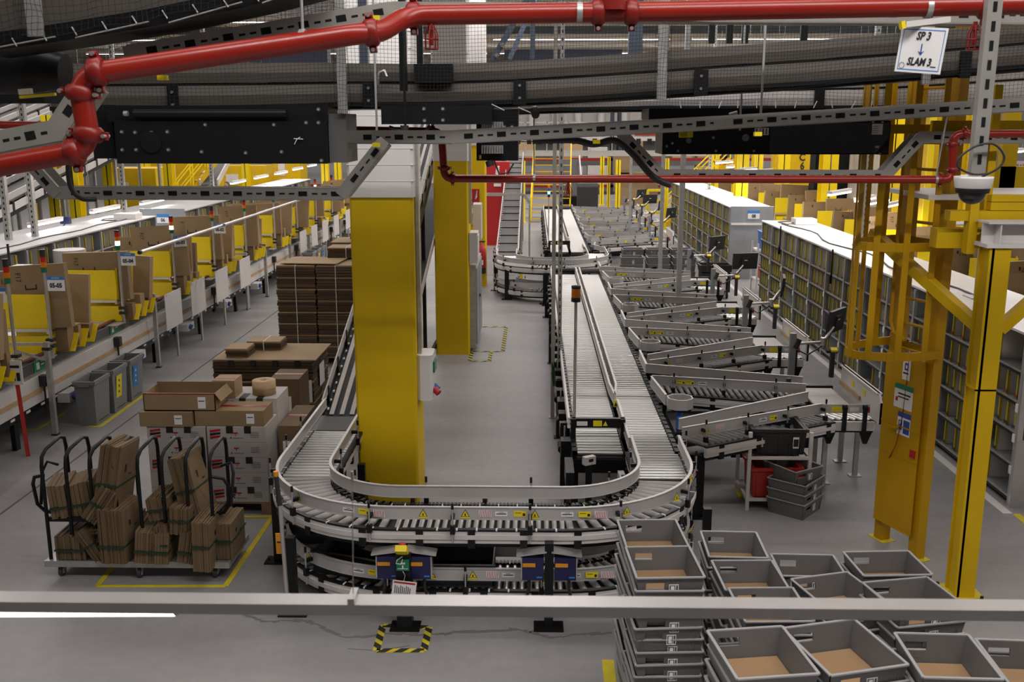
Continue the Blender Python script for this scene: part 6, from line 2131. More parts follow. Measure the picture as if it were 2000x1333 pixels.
T = [A(-60, 296, 5.6), A(112, 262, 5.6), A(205, 128, 5.7), A(440, 96, 5.7), A(765, 20, 5.8), A(2080, 28, 5.95)]
cable_tray([A(-60, 288, 5.2), A(108, 256, 5.2), A(168, 165, 5.2)], .105, 'wide slotted cable tray bending up behind the thick red pipe')
cable_tray([A(250, 105, 5.5), A(765, 20, 5.7), A(2080, 30, 5.95)], .085, 'slotted cable tray running right behind the thick red pipe')
cable_tray([A(15, 272, 6.25), A(108, 377, 6.25), A(668, 379, 6.25), A(748, 278, 6.25)], .07, 'slotted cable tray dipping below the big black drive box')
cable_tray([A(680, 268, 6.4), A(875, 268, 6.3), A(1400, 240, 6.3), A(2080, 200, 6.2)], .075, 'long slotted cable tray rising gently across the middle')
cable_tray([A(1215, 262, 8.3), A(1292, 343, 8.3), A(1730, 344, 8.3), A(1800, 268, 8.3), A(2080, 270, 8.3)], .085, 'slotted cable tray dipping behind the thin red pipe')
mb = MB('black_plastic'); mb.tube(smooth([A(133, 318, 6.1), A(135, 350, 6.1), A(142, 372, 6.1), A(160, 388, 6.1), A(188, 389, 6.15)]), .016, 10)
tag(mb.build('cable'), 'thick black cable sagging onto the dipping cable tray', 'cable')
mb = MB('black_plastic'); mb.tube(smooth([A(1040, 275, 6.5), A(1120, 274, 6.5), A(1160, 282, 6.5), A(1200, 274, 6.5), A(1235, 300, 6.5), A(1275, 345, 6.5), A(1310, 362, 6.5)]), .022, 10)
tag(mb.build('cable'), 'thick black cable bundle sagging below the rising cable tray', 'cable')
for k, (px, py, y, n) in enumerate(((318, 152, 5.1, 'by the thick red pipe'), (1480, 262, 6.2, 'on the rising cable tray'), (735, 283, 6.2, 'at the dipping tray corner'), (1165, 277, 6.3, 'on the black cable bundle'), (735, 35, 5.7, 'at the pipe bend'))):
    c = A(px, py, y)
    mb = MB('label_yellow'); mb.box(c.x - .022, c.y - .02, c.z - .012, c.x + .022, c.y + .02, c.z + .012)
    tag(mb.build('yellow_clip'), f'small yellow end clip {n}', 'clip')

# ------------------------------------------------------------------ dome camera on its strut
t = thing('dome_camera', 'white dome security camera hanging from slotted grey strut', 'camera', A(1900, 360, 5.4))
c = A(1902, 345, 5.4)
top = A(1944, -30, 5.4)
bot = A(1906, 342, 5.4)
mb = MB('tray_galvanised'); mb.bar(bot, top, .075, .05, (0, 1, 0)); mb.build('strut', t)
mb = MB('black_matt')
dv = (top - bot)
for i in range(10):
    p = bot + dv * (.06 + i * .1) - Vector((0, .0262, 0))
    mb.bar(p, p + dv.normalized() * .05, .02, .002, (0, 1, 0))
mb.build('slot_pattern', t)
mb = MB('white_paint'); mb.lathe([(0, .0), (.098, 0), (.098, -.01), (.09, -.055), (.088, -.06)], c, 28); mb.build('housing', t)
mb = MB('black_plastic'); mb.lathe([(.088, -.055), (.084, -.085), (.07, -.088)], c, 28); mb.build('dark_ring', t)
mb = MB('lens_dark'); mb.lathe([(.07, -.085)] + [(.07 * math.cos(i * math.pi / 16), -.085 - .062 * math.sin(i * math.pi / 16)) for i in range(1, 9)], c, 24); mb.build('dome', t)
mb = MB('black_plastic'); mb.tube(smooth([c + Vector(q) for q in ((.03, -.03, 0), (.10, -.06, .05), (.12, -.06, .11), (.06, -.06, .17), (-.03, -.06, .16), (-.11, -.06, .10), (-.11, -.06, .05), (-.03, -.06, .015), (.05, -.06, .02))]), .006, 8); mb.build('cable', t)

# ------------------------------------------------------------------ hanging direction sign
c = A(1799, 98, 5.55)
t = thing('direction_sign', 'white sign reading SP 3 and SLAM 3 with blue arrow', 'sign', c)
M = Matrix.Translation(c) @ Matrix.Rotation(-.55, 4, 'Z') @ Matrix.Rotation(.10, 4, 'Y')
W, H = .235, .235
mb = MB('sign_white'); mb.box(-W / 2, 0, -H / 2, W / 2, .004, H / 2, M); mb.build('plate', t)
mb = MB('sign_blue')
e, k = .012, .005
for q in ((-W / 2 + e, -H / 2 + e, W / 2 - e, -H / 2 + e + k), (-W / 2 + e, H / 2 - e - k, W / 2 - e, H / 2 - e), (-W / 2 + e, -H / 2 + e, -W / 2 + e + k * .6, H / 2 - e), (W / 2 - e - k * .6, -H / 2 + e, W / 2 - e, H / 2 - e)):
    mb.box(q[0], -.001, q[1], q[2], 0, q[3], M)
mb.build('blue_border', t)
text('SP 3', .058, 'ink_black', t, M @ facing((.0, -.002, .07)), world=True, shear=.2, bold=.002, sx=.7)
text('SLAM 3', .055, 'ink_black', t, M @ facing((.0, -.002, -.062)), world=True, shear=.2, bold=.002, sx=.7)
mb = MB('ink_blue'); mb.box(-.003, -.002, -.02, .003, 0, .032, M); mb.add([M @ Vector(q) for q in ((-.017, -.002, -.004), (0, -.002, -.028), (.017, -.002, -.004), (0, -.002, -.014))], [(0, 1, 2, 3)]); mb.build('arrow', t)
mb = MB('ink_black'); mb.tube([M @ Vector((-.085 + .013 * math.cos(i * .524), -.002, -.083 + .016 * math.sin(i * .524))) for i in range(13)], .001, 4); mb.box(.06, -.002, -.085, .088, 0, -.08, M); mb.build('emblem', t)
mb = MB('panel_white'); mb.bar(c + Vector((-.1, 0, .13)), c + Vector((.15, .05, .16)), .04, .03); mb.use('label_yellow'); mb.bar(c + Vector((-.12, 0, .125)), c + Vector((-.1, 0, .13)), .045, .04); mb.build('hanger', t)

# ------------------------------------------------------------------ netted overhead conveyors
def over_conveyor(pts, hts, rows, label, depth=.65, m='duct_sheet', gap=.02):
    """pts: lower front edge; hts: height of the side there."""
    t = thing('overhead_conveyor', label, 'conveyor', pts[0])
    for r in range(rows):
        mb = MB(m)
        vs, fs = [], []
        for p, h in zip(pts, hts):
            z0, z1 = p.z + h * r / rows + gap, p.z + h * (r + 1) / rows
            for y, z in ((0, z0), (-.02, (z0 + z1) / 2), (0, z1), (.03, z1), (.03, z0)):
                vs.append((p.x, p.y + y, z))
        for i in range(len(pts) - 1):
            for j in range(5):
                fs.append((i * 5 + j, (i + 1) * 5 + j, (i + 1) * 5 + (j + 1) % 5, i * 5 + (j + 1) % 5))
        mb.add(vs, fs)
        mb.build('side_sheet', t)
    mb = MB('black_metal')
    vs, fs = [], []
    for p, h in zip(pts, hts):
        vs += [(p.x, p.y + .012, p.z - .03), (p.x, p.y + .012, p.z + h), (p.x, p.y + depth, p.z + h), (p.x, p.y + depth, p.z - .03)]
    for i in range(len(pts) - 1):
        for j in range(4):
            fs.append((i * 4 + j, (i + 1) * 4 + j, (i + 1) * 4 + (j + 1) % 4, i * 4 + (j + 1) % 4))
    mb.add(vs, fs)
    for i in range(len(pts) - 1):
        a, b = pts[i] + Vector((0, -.01, .005)), pts[i + 1] + Vector((0, -.01, .005))
        mb.bar(a, b, .03, .03)
    mb.build('frame', t)
    return t


def on(pts, hts, f):
    """Point at share f along an edge."""
    n = len(pts) - 1
    i = min(int(f * n), n - 1)
    return pts[i].lerp(pts[i + 1], f * n - i), hts[i] + (hts[i + 1] - hts[i]) * (f * n - i)


px = [100, 300, 500, 680, 850, 1000, 1150, 1300, 1450, 1600, 1800, 2000, 2200]
pb = [214, 213, 210, 205, 204, 200, 192, 182, 172, 163, 148, 131, 114]
E1 = [A(x, y, 7.6) for x, y in zip(px, pb)]
H1 = [.33, .33, .32, .30, .29, .29, .30, .30, .305, .31, .31, .31, .31]
over = over_conveyor(E1, H1, 2, 'long overhead conveyor with beige sides wrapped in black net')
mb = MB('black_metal')
for x, w in ((337, 18), (720, 20), (1015, 22), (1368, 24), (1500, 0), (1880, 18)):
    if w:
        p = A(x, 200, 7.55)
        j = min(range(len(px)), key=lambda i: abs(px[i] - x))
        q = E1[j]
        mb.box(p.x - w * .0021, 7.55, q.z - .02, p.x + w * .0021, 7.58, q.z + H1[j] * .55)
mb.build('joint_plate', over)
mb = MB('aluminium')
for x in (337, 720, 1015, 1368):
    j = min(range(len(px)), key=lambda i: abs(px[i] - x)); p = A(x, 200, 7.54)
    for dz in (.03, .12):
        mb.cyl((p.x, 7.55, E1[j].z + dz), (p.x, 7.535, E1[j].z + dz), .011, 7)
mb.build('bolt', over)
mb = MB('black_metal'); c0, c1 = A(808, 125, 7.5), A(884, 162, 7.5); mb.box(c0.x, 7.5, c1.z, c1.x, 7.58, c0.z); mb.build('motor_cover', over)
mb = MB('aluminium'); mb.tube([A(738, 165, 7.5), A(740, 143, 7.5), A(750, 138, 7.5), A(755, 150, 7.5)], .012, 8); mb.build('pipe_bend', over)

px2 = [960, 1100, 1300, 1500, 1755, 2000, 2200]
pb2 = [219, 214, 211, 211, 210, 196, 180]
E2 = [A(x, y, 9.6) for x, y in zip(px2, pb2)]
over2 = over_conveyor(E2, [.10, .16, .25, .3, .34, .36, .36], 2, 'second overhead conveyor with pale netted sides farther back at right', m='skirt_white')
mb = MB('black_metal')
for x in (1600, 1738, 1870):
    j = min(range(len(px2)), key=lambda i: abs(px2[i] - x)); p = A(x, 200, 9.55)
    mb.box(p.x - .045, 9.54, p.z - .1, p.x + .045, 9.57, p.z + .14)
mb.build('joint_plate', over2)
for k, (x, y0, y1) in enumerate(((1610, 160, 215), (1795, 145, 175), (1440, 30, 215))):
    pass

# the nearer conveyor cutting the top corner
E3 = [A(-80, 90, 5.2), A(120, 62, 5.2), A(300, 33, 5.2), A(480, -5, 5.2), A(620, -40, 5.2)]
over3 = over_conveyor(E3, [.34] * 5, 1, 'near overhead conveyor with netted beige side in the top corner', depth=.5, m='duct_sheet')
mb = MB('black_metal')
for i in range(4):
    mb.bar(E3[i] + Vector((0, -.03, -.01)), E3[i + 1] + Vector((0, -.03, -.01)), .05, .085)
mb.build('lower_beam', over3)
mb = MB('galvanised')
for i in range(4):
    mb.cyl(E3[i] + Vector((.1, -.07, -.035)), E3[i + 1] + Vector((0, -.07, -.03)), .004, 5)
for i in range(12):
    p = E3[0].lerp(E3[-1], i / 12) + Vector((0, -.06, -.02)); mb.cyl(p, p + Vector((.03, -.02, -.04)), .004, 5)
mb.build('net_cable', over3)
# black drum housing below it
t = thing('drive_drum', 'black drum housing at left edge below the near overhead conveyor', 'drive', A(60, 140, 5.9))
mb = MB('black_metal'); a, b = A(-60, 130, 5.9), A(128, 140, 5.9); mb.tube([a, A(60, 132, 5.9), b], [.16, .15, .10], 18); mb.build('drum', t)
mb = MB('black_matt'); a, b = A(-60, 195, 6.4), A(100, 190, 6.4); mb.box(a.x, 6.3, a.z - .02, b.x, 6.6, a.z + .35); mb.build('housing', t)
mb = MB('label_yellow'); mb.bar(A(40, 190, 5.75), A(108, 184, 5.75), .03, .015); mb.use('panel_white'); mb.bar(A(38, 180, 5.78), A(62, 178, 5.78), .03, .03); mb.build('yellow_edge', t)


# black nets
def net(name_label, lower, upper, cell, r=.0011, parent=None, wob=.012, phase=0.0):
    """Knotted net hung between two edges given as equally long point lists."""
    n = len(lower)
    L = sum((lower[i + 1] - lower[i]).length for i in range(n - 1))
    nu = int(L / cell)
    hgt = max((u - l).length for u, l in zip(upper, lower))
    nv = int(hgt / cell)
    def at(u, v):
        f = u * (n - 1)
        i = min(int(f), n - 2)
        a, b = lower[i].lerp(lower[i + 1], f - i), upper[i].lerp(upper[i + 1], f - i)
        p = a.lerp(b, v)
        s = math.sin(v * math.pi)
        p.y += wob * (math.sin(u * 40 + phase) + .6 * math.sin(u * 97 + 2 * v)) * (.3 + s)
        p.x += .45 * wob * math.sin(u * 55 + v * 6 + phase)
        p.z += .7 * wob * math.sin(u * 33 + phase * 2) * (1 - v) - .01 * math.sin(u * 21) * s
        return p
    mb = MB('net_black')
    o3 = [Vector((math.cos(k * 2.094), 0, math.sin(k * 2.094))) * r for k in range(3)]
    ov = [Vector((math.cos(k * 2.094), math.sin(k * 2.094), 0)) * r for k in range(3)]
    oh = [Vector((0, math.cos(k * 2.094), math.sin(k * 2.094))) * r for k in range(3)]
    def strand(pts, off):
        b = len(mb.v)
        for p in pts:
            for o in off:
                mb.v.append((p.x + o.x, p.y + o.y, p.z + o.z))
        for i in range(len(pts) - 1):
            for j in range(3):
                q = b + i * 3
                mb.f.append([q + j, q + (j + 1) % 3, q + 3 + (j + 1) % 3, q + 3 + j]); mb.mi.append(0); mb.sm.append(False)
    mu, mv = nu * 2 // 3, max(3, nv * 2 // 3)
    for i in range(nu + 1):
        strand([at(i / nu, j / mv) for j in range(mv + 1)], ov)
    for j in range(nv + 1):
        strand([at(i / mu, j / nv) for i in range(mu + 1)], oh)
    return tag(mb.build('safety_net'), name_label, 'net')


lo_ = [A(x, y + 4, 7.40) for x, y in zip(px, pb)]
hi_ = [Vector((p.x, p.y - .02, 5.25)) for p in lo_]
net('large black safety net hung before the long overhead conveyor', lo_, hi_, .027, .0013)
lo_ = [A(x, y + 3, 9.45) for x, y in zip(px2, pb2)]
hi_ = [Vector((p.x, p.y, p.z + .42)) for p in lo_]
net('black safety net over the second overhead conveyor at right', lo_, hi_, .03, .0014, phase=1.7)
lo_ = [p + Vector((0, -.08, -.02)) for p in E3]
hi_ = [p + Vector((0, -.10, .42)) for p in E3]
net('black safety net over the near conveyor in the top corner', lo_, hi_, .03, .0012, phase=.9)
lo_ = [A(150, 100, 8.6), A(300, 96, 8.6), A(450, 90, 8.6), A(640, 60, 8.6)]
hi_ = [Vector((p.x, p.y, 5.6)) for p in lo_]
net('bunched black net behind the thick red pipe', lo_, hi_, .035, .002, wob=.04, phase=.4)
# net gathered round hanging posts
def wrapped_post(px_, y0, y1, Y, w, label):
    t = thing('hanger_post', label, 'post', A(px_, y1, Y))
    a, b = A(px_, y1, Y), A(px_, y0, Y)
    mb = MB('galvanised'); mb.box(a.x - w * .3, Y + .03, a.z, a.x + w * .3, Y + .06, max(b.z, 7.0)); mb.build('post', t)
    mb = MB('net_black')
    H = b.z - a.z
    n = 7
    for i in range(n):
        u = -w / 2 + w * i / (n - 1)
        mb.tube([(a.x + u + .006 * math.sin(k * .7 + i), Y - .03 * math.cos(u / w * math.pi), a.z + H * k / 12) for k in range(13)], .0014, 3, False)
    m = int(H / .028)
    for j in range(m):
        z = a.z + H * j / m
        mb.tube([(a.x - w / 2 + w * k / 6, Y - .03 * math.cos((k / 6 - .5) * math.pi), z + .004 * math.sin(j + k)) for k in range(7)], .0014, 3, False)
    mb.build('net_wrap', t)
wrapped_post(668, -10, 222, 7.28, .11, 'net-wrapped hanger post beside the big black drive box')
wrapped_post(1293, -10, 195, 7.28, .11, 'net-wrapped hanger post at middle of the long overhead conveyor')
wrapped_post(1812, 60, 165, 7.28, .09, 'net-wrapped hanger post behind the direction sign')
wrapped_post(62, -40, 70, 5.0, .12, 'net-wrapped hanger post in the top corner')

# hangers and threaded rods
def hanger(px_, y0, y1, Y, w, m, label):
    a, b = A(px_, y1, Y), A(px_, y0, Y)
    mb = MB(m); mb.box(a.x - w / 2, Y - w / 2, a.z, a.x + w / 2, Y + w / 2, 7.98)
    tag(mb.build('hanger_rod'), label, 'hanger')
hanger(789, 0, 178, 7.15, .05, 'black_metal', 'thick black hanger before the motor cover')
hanger(821, 0, 125, 8.3, .05, 'black_metal', 'black hanger just behind the thick one')
hanger(792, 150, 262, 7.1, .016, 'black_metal', 'thin black rod below the thick black hanger')
hanger(712, 60, 130, 8.4, .07, 'beam_blue', 'blue grey hanger behind the pipe bend')
hanger(1240, 20, 105, 8.6, .11, 'beam_blue', 'broad blue grey hanger at top middle')
hanger(1040, 20, 115, 8.6, .04, 'beam_blue', 'narrow blue grey hanger at top middle')
hanger(737, 215, 290, 6.6, .012, 'galvanised', 'thin rod holding the dipping tray corner')
hanger(1484, 165, 260, 6.35, .012, 'galvanised', 'thin rod holding the rising tray')
hanger(1445, 180, 255, 8.4, .014, 'galvanised', 'thin rod beside the glossy drive box')
hanger(1866, 160, 205, 9.2, .02, 'galvanised', 'thin rod over the pale netted conveyor')
t = thing('sway_brace', 'blue grey slanting brace with bolts behind the net at top middle', 'brace', A(990, 60, 9.0))
mb = MB('beam_blue'); mb.bar(A(962, 118, 9.0), A(1035, -10, 9.0), .055, .05); mb.bar(A(995, 116, 9.3), A(1050, -10, 9.3), .04, .04); mb.build('strut', t)
mb = MB('aluminium'); mb.cyl(A(970, 108, 8.95), A(970, 108, 8.9), .02, 8); mb.cyl(A(981, 88, 8.95), A(981, 88, 8.9), .02, 8); mb.build('bolt', t)
for k, x in enumerate((1140, 1175, 1205, 1320)):
    mb = MB('black_metal'); a = A(x + 250, 85, 9.8); mb.box(a.x - .03, 9.8, a.z, a.x + .03, 9.85, 7.98)
    tag(mb.build('hanger_rod'), f'short black hanger behind the net at right, {ORD[k]} of four', 'hanger')

# black drive boxes
def drive_box(c0, c1, Y, d, label, bolts, extra=None):
    a, b = A(*c0, Y), A(*c1, Y)
    t = thing('drive_unit', label, 'drive unit', ((a.x + b.x) / 2, Y + d / 2, b.z))
    mb = MB('black_metal'); mb.box(a.x, Y, b.z, b.x, Y + d, a.z); mb.build('housing', t)
    mb = MB('aluminium')
    for q in bolts:
        p = A(*q, Y); mb.use('rubber'); mb.cyl((p.x, Y - .003, p.z), (p.x, Y, p.z), .016, 12); mb.use('galvanised'); mb.cyl((p.x, Y - .012, p.z), (p.x, Y, p.z), .009, 6)
    mb.build('bolt', t)
    return t


B1 = [(238, 258), (264, 259), (296, 259), (327, 258), (239, 293), (266, 293), (298, 293), (329, 293), (401, 244), (535, 244), (598, 240), (622, 240), (394, 297), (480, 299), (550, 297), (628, 314), (622, 214)]
t = drive_box((222, 236), (640, 320), 7.3, .5, 'biggest black drive box with rows of bolts under the net', B1)
a, b = A(205, 206, 7.32), A(640, 238, 7.32)
mb = MB('black_metal'); mb.box(a.x, 7.34, b.z, b.x, 7.7, a.z); mb.build('upper_beam', t)
a, b = A(70, 205, 7.5), A(225, 310, 7.5)
mb = MB('black_matt'); mb.box(a.x + .4, 7.5, b.z, b.x, 8.0, a.z); mb.build('rear_housing', t)
p = A(296, 278, 7.3); mb = MB('black_matt'); mb.tube([(p.x, 7.298, p.z), (p.x, 7.285, p.z)], .075, 24); mb.build('bearing_disc', t)
a, b = A(640, 222, 7.35), A(678, 318, 7.35)
mb = MB('belt_grey'); mb.box(a.x, 7.36, b.z, b.x, 7.8, a.z); mb.build('side_plate', t)
mb = MB('black_metal'); a, b = A(262, 222, 7.28), A(560, 222, 7.28); mb.cyl(a, b, .03, 12); mb.use('galvanised'); mb.cyl(A(242, 222, 7.28), A(250, 222, 7.28), .02, 8); mb.build('drive_shaft', t)
mb = MB('sign_white'); mb.tube([A(575, 282, 7.28), A(580, 272, 7.28), A(586, 268, 7.28)], .003, 5); mb.tube([A(574, 271, 7.28), A(592, 272, 7.28)], .003, 5); mb.build('cable_tie', t)
t = drive_box((744, 206), (960, 243), 7.25, .45, 'flat black drive beam with four bolts next to the black hanger', [(828, 213), (865, 213), (829, 236), (865, 235)])
mb = MB('black_plastic'); mb.tube([A(760, 248, 7.3), A(800, 262, 7.3), A(830, 258, 7.3), A(840, 245, 7.3)], .012, 8); mb.cyl(A(790, 262, 7.1), A(790, 245, 7.1), .03, 10); mb.build('cable', t)
t = drive_box((930, 214), (1012, 314), 7.6, .35, 'black gear motor box with grey cooling fins', [(985, 248), (1000, 248)])
for (x0, y0, x1, y1) in ((942, 238, 982, 256), (942, 284, 982, 300)):
    a, b = A(x0, y0, 7.56), A(x1, y1, 7.56)
    mb = MB('galvanised')
    mb.box(a.x, 7.54, b.z, b.x, 7.6, a.z)
    for i in range(9):
        x = a.x + (b.x - a.x) * i / 8
        mb.box(x - .004, 7.515, b.z, x + .004, 7.54, a.z)
    mb.build('cooling_fins', t)
mb = MB('label_yellow'); p = A(938, 307, 7.6); mb.box(p.x - .008, 7.595, p.z - .015, p.x + .008, 7.6, p.z + .015); mb.build('yellow_mark', t)
mb = MB('black_plastic'); mb.tube([A(965, 314, 7.6), A(975, 340, 7.6), A(992, 338, 7.6), A(1003, 320, 7.6)], .007, 6); mb.tube([A(955, 314, 7.6), A(958, 325, 7.6)], .03, 8); mb.build('cable', t)
B4 = [(1302, 286), (1313, 280), (1324, 295), (1398, 295), (1472, 295), (1393, 269), (1533, 288), (1602, 288), (1660, 288), (1655, 244), (1705, 239), (1723, 239), (1718, 299)]
t = drive_box((1295, 236), (1735, 302), 8.6, .5, 'glossy black drive box with yellow label at right under the nets', B4)
mb = MB('lens_dark'); a, b = A(1505, 240, 8.59), A(1733, 299, 8.59); mb.box(a.x, 8.585, b.z, b.x, 8.6, a.z); mb.build('glossy_cover', t)
a, b = A(1268, 212, 8.65), A(1735, 236, 8.65); mb = MB('black_metal'); mb.box(a.x, 8.66, b.z, b.x, 9.2, a.z); mb.build('upper_beam', t)
for (x0, y0, x1, y1, m, n) in ((1326, 255, 1353, 269, 'label_yellow', 'yellow_label'), (1474, 250, 1501, 264, 'sign_white', 'hatched_label'), (1704, 242, 1723, 263, 'sign_white', 'data_label'), (1709, 285, 1716, 289, 'sign_white', 'small_label')):
    a, b = A(x0, y0, 8.58), A(x1, y1, 8.58); mb = MB(m); mb.box(a.x, 8.577, b.z, b.x, 8.582, a.z)
    mb.use('ink_black' if m == 'label_yellow' else 'coupling_red' if n == 'hatched_label' else 'bin_grey')
    w, hh = b.x - a.x, a.z - b.z
    for k in range(4):
        if n == 'hatched_label':
            mb.box(a.x + w * (.1 + k * .23), 8.574, b.z + .005, a.x + w * (.18 + k * .23), 8.577, a.z - .005)
        else:
            mb.box(a.x + w * .1, 8.574, b.z + hh * (.15 + k * .2), a.x + w * .6, 8.577, b.z + hh * (.2 + k * .2))
    mb.build(n, t)
p = A(1456, 269, 8.6); mb = MB('bin_grey'); mb.cyl((p.x, 8.59, p.z), (p.x, 8.6, p.z), .03, 16); p = A(1345, 275, 8.6); mb.cyl((p.x, 8.59, p.z), (p.x, 8.6, p.z), .022, 14); mb.build('pulley_disc', t)
mb = MB('galvanised'); mb.cyl(A(1425, 226, 8.6), A(1440, 222, 8.6), .025, 10); mb.build('shaft_end', t)
t = thing('overhead_beam', 'black overhead beam with white ties left of the glossy drive box', 'beam', A(1290, 222, 8.7))
a, b = A(1265, 218, 8.8), A(1440, 232, 8.8); mb = MB('black_metal'); mb.box(a.x, 8.8, b.z, b.x, 9.3, a.z); mb.build('beam', t)
mb = MB('sign_white')
for x in (1310, 1357, 1408):
    p = A(x, 227, 8.79); mb.box(p.x - .04, 8.785, p.z - .006, p.x + .04, 8.8, p.z + .006)
mb.build('white_tie', t)
t = thing('grid_antenna', 'small black spotlight with rods under the long overhead conveyor', 'spotlight', A(1045, 215, 7.4))
mb = MB('black_metal'); mb.cyl(A(1044, 216, 7.4), A(1046, 224, 7.3), .03, 12); mb.use('galvanised'); mb.cyl(A(1043, 207, 7.4), A(1044, 216, 7.4), .02, 10); mb.cyl(A(1012, 210, 7.4), A(1040, 222, 7.4), .005, 5); mb.cyl(A(960, 204, 7.4), A(985, 216, 7.4), .006, 5); mb.build('lamp_head', t)
strut(-.38, 8.2, 0.0, .01, .01, 'tiny floor anchor under the gear motor', slots=False) if False else None
# small upright net pins along the pale conveyor
mb = MB('sign_white')
for x in range(1330, 1730, 37):
    p = A(x, 211, 9.4); mb.cyl(p, p + Vector((rnd.uniform(-.03, .03), -.02, .06)), .005, 5)
tag(mb.build('net_pins'), 'row of short white net pins along the pale overhead conveyor', 'pins', kind='stuff')
# ------------------------------------------------------------------ far end of the hall
YP = 'yellow_paint'


def yellow_column(x, y, w, h, label, sign=None):
    t = thing('steel_column', label, 'column', (x, y, 0))
    mb = MB('tray_yellow')
    mb.box(x - w / 2, y - w / 2, 0, x + w / 2, y - w / 2 + .02, h); mb.box(x - w / 2, y + w / 2 - .02, 0, x + w / 2, y + w / 2, h); mb.box(x - .015, y - w / 2, 0, x + .015, y + w / 2, h)
    mb.build('h_section', t)
    mb = MB('tray_yellow'); mb.box(x - w * .8, y - w * .8, 0, x + w * .8, y + w * .8, .02); mb.build('base_plate', t)
    if sign:
        text(sign, .34, 'ink_black', t, facing((x, y - w / 2 - .005, 2.9)), bold=.004, world=True)
    return t


for k, (px_, py_, Y, w) in enumerate(((1175, 380, 50, .2), (1188, 388, 46, .14), (1206, 395, 42, .2), (1300, 390, 44, .2), (1022, 400, 41, .16))):
    p = A(px_, py_, Y)
    yellow_column(p.x, Y, w, 2.5, f'bright yellow steel column at the far end, {ORD[k]} of the group past the lanes')
right = ((1450, 30, .36), (1530, 34, .4), (1480, 42, .4), (1620, 28, .42), (1680, 30, .42), (1742, 26, .40), (1770, 31, .45), (1800, 24, .34), (1850, 25, .42), (1915, 24, .34), (1945, 25, .34), (1650, 40, .5), (1585, 46, .5), (1720, 44, .5), (1395, 48, .45))
for k, (px_, Y, w) in enumerate(right):
    p = A(px_, 300, Y)
    yellow_column(p.x, Y, w, 6.0, f'yellow steel column {ORD[k]} in the row beyond the right racks')
p = A(1566, 325, 36)
t = thing('numbered_column', 'yellow column cladding painted with C 6 beyond the right racks', 'column', (p.x, 36, 0))
mb = MB(YP); mb.box(p.x - 1.0, 36, 0, p.x + .55, 36.4, 4.6); mb.build('cladding', t)
text('C', .36, 'ink_black', t, facing((A(1567, 308, 35.98).x, 35.98, A(1567, 308, 35.98).z)), bold=.01, world=True)
text('6', .36, 'ink_black', t, facing((A(1567, 325, 35.98).x, 35.98, A(1567, 325, 35.98).z)), bold=.01, world=True)


def stairs(x, y, dx, dy, h, n, w, label):
    t = thing('yellow_stairs', label, 'stairs', (x, y, 0))
    a, b = Vector((x, y, 0)), Vector((x + dx, y + dy, h))
    d = Vector((dx, dy, 0)).normalized()
    s = Vector((-d.y, d.x, 0)) * w / 2
    for k in (-1, 1):
        mb = MB(YP); mb.bar(a + s * k, b + s * k, .05, .2); mb.build('stringer', t)
        mb = MB('tray_yellow')
        for z in (.55, 1.0):
            mb.bar(a + s * k + Vector((0, 0, z)), b + s * k + Vector((0, 0, z)), .045, .045)
        for i in range(5):
            p = a.lerp(b, i / 4) + s * k; mb.bar(p, p + Vector((0, 0, 1.0)), .045, .045)
        mb.build('handrail', t)
    for i in range(n):
        p = a.lerp(b, (i + .5) / n)
        mb = MB(YP); mb.bar(p - s, p + s, .22, .03); mb.build('step', t)
    return t


p = A(1360, 340, 40); stairs(p.x - 1.2, 40, 2.6, 0, 2.6, 9, 1.0, 'yellow stairs rising to the right beyond the far rack')
p = A(385, 335, 40); stairs(p.x - 1.5, 40, 2.2, 1, 2.8, 9, 1.0, 'yellow stairs rising behind the left benches')
p = A(1075, 400, 41); stairs(p.x, 41, .15, 3.4, 2.6, 10, 1.6, 'yellow stairs straight ahead past the far lanes')
# far mezzanine deck and its conveyor line
t = thing('mezzanine', 'grey mezzanine deck with conveyor crossing the far end', 'mezzanine', (3, 48, 2.6))
mb = MB('guard_grey'); mb.box(-3.5, 47, 2.5, 8, 47.3, 2.75); mb.build('deck_beam', t)
mb = MB('skirt_white'); mb.box(-3.5, 46.5, 3.2, 8, 46.6, 3.38); mb.build('conveyor_side', t)
mb = MB('galvanised')
for z in (3.7, 4.0):
    mb.box(-3.5, 46.8, z, 8, 46.84, z + .05)
for i in range(12):
    mb.box(-3.4 + i, 46.8, 2.7, -3.36 + i, 46.84, 4.05)
mb.build('railing', t)
mb = MB('black_metal')
for i in range(22):
    mb.box(-3.3 + i * .5, 46.45, 3.05, -3.1 + i * .5, 46.5, 3.3)
mb.build('bracket', t)
t = thing('chute', 'steep white belt chute descending at the far end', 'chute', (1.6, 44, 0))
a, b = A(1118, 395, 44), A(1112, 312, 46)
mb = MB('belt_dark'); mb.bar(a, b, .8, .05); mb.build('belt', t)
for k in (-1, 1):
    mb = MB('skirt_white'); mb.bar(a + Vector((k * .45, 0, .1)), b + Vector((k * .45, 0, .1)), .05, .25); mb.build('guard_rail', t)
mb = MB('black_metal'); mb.box(a.x - .45, 43.4, 0, a.x + .45, 43.9, .9); mb.build('foot', t)
mb = MB('black_plastic'); p = A(1147, 412, 41); t = thing('black_cabinet', 'black rounded cabinet standing alone on the far floor', 'cabinet', (p.x, 41, 0))
mb.box(p.x - .42, 40.8, .25, p.x + .42, 41.3, 1.45); mb.cyl((p.x - .42, 41.05, 1.4), (p.x + .42, 41.05, 1.4), .22, 14); mb.build('body', t)
for sx in (-.38, .38):
    mb = MB('black_metal'); mb.box(p.x + sx - .03, 40.85, 0, p.x + sx + .03, 40.92, .3); mb.build('leg', t)
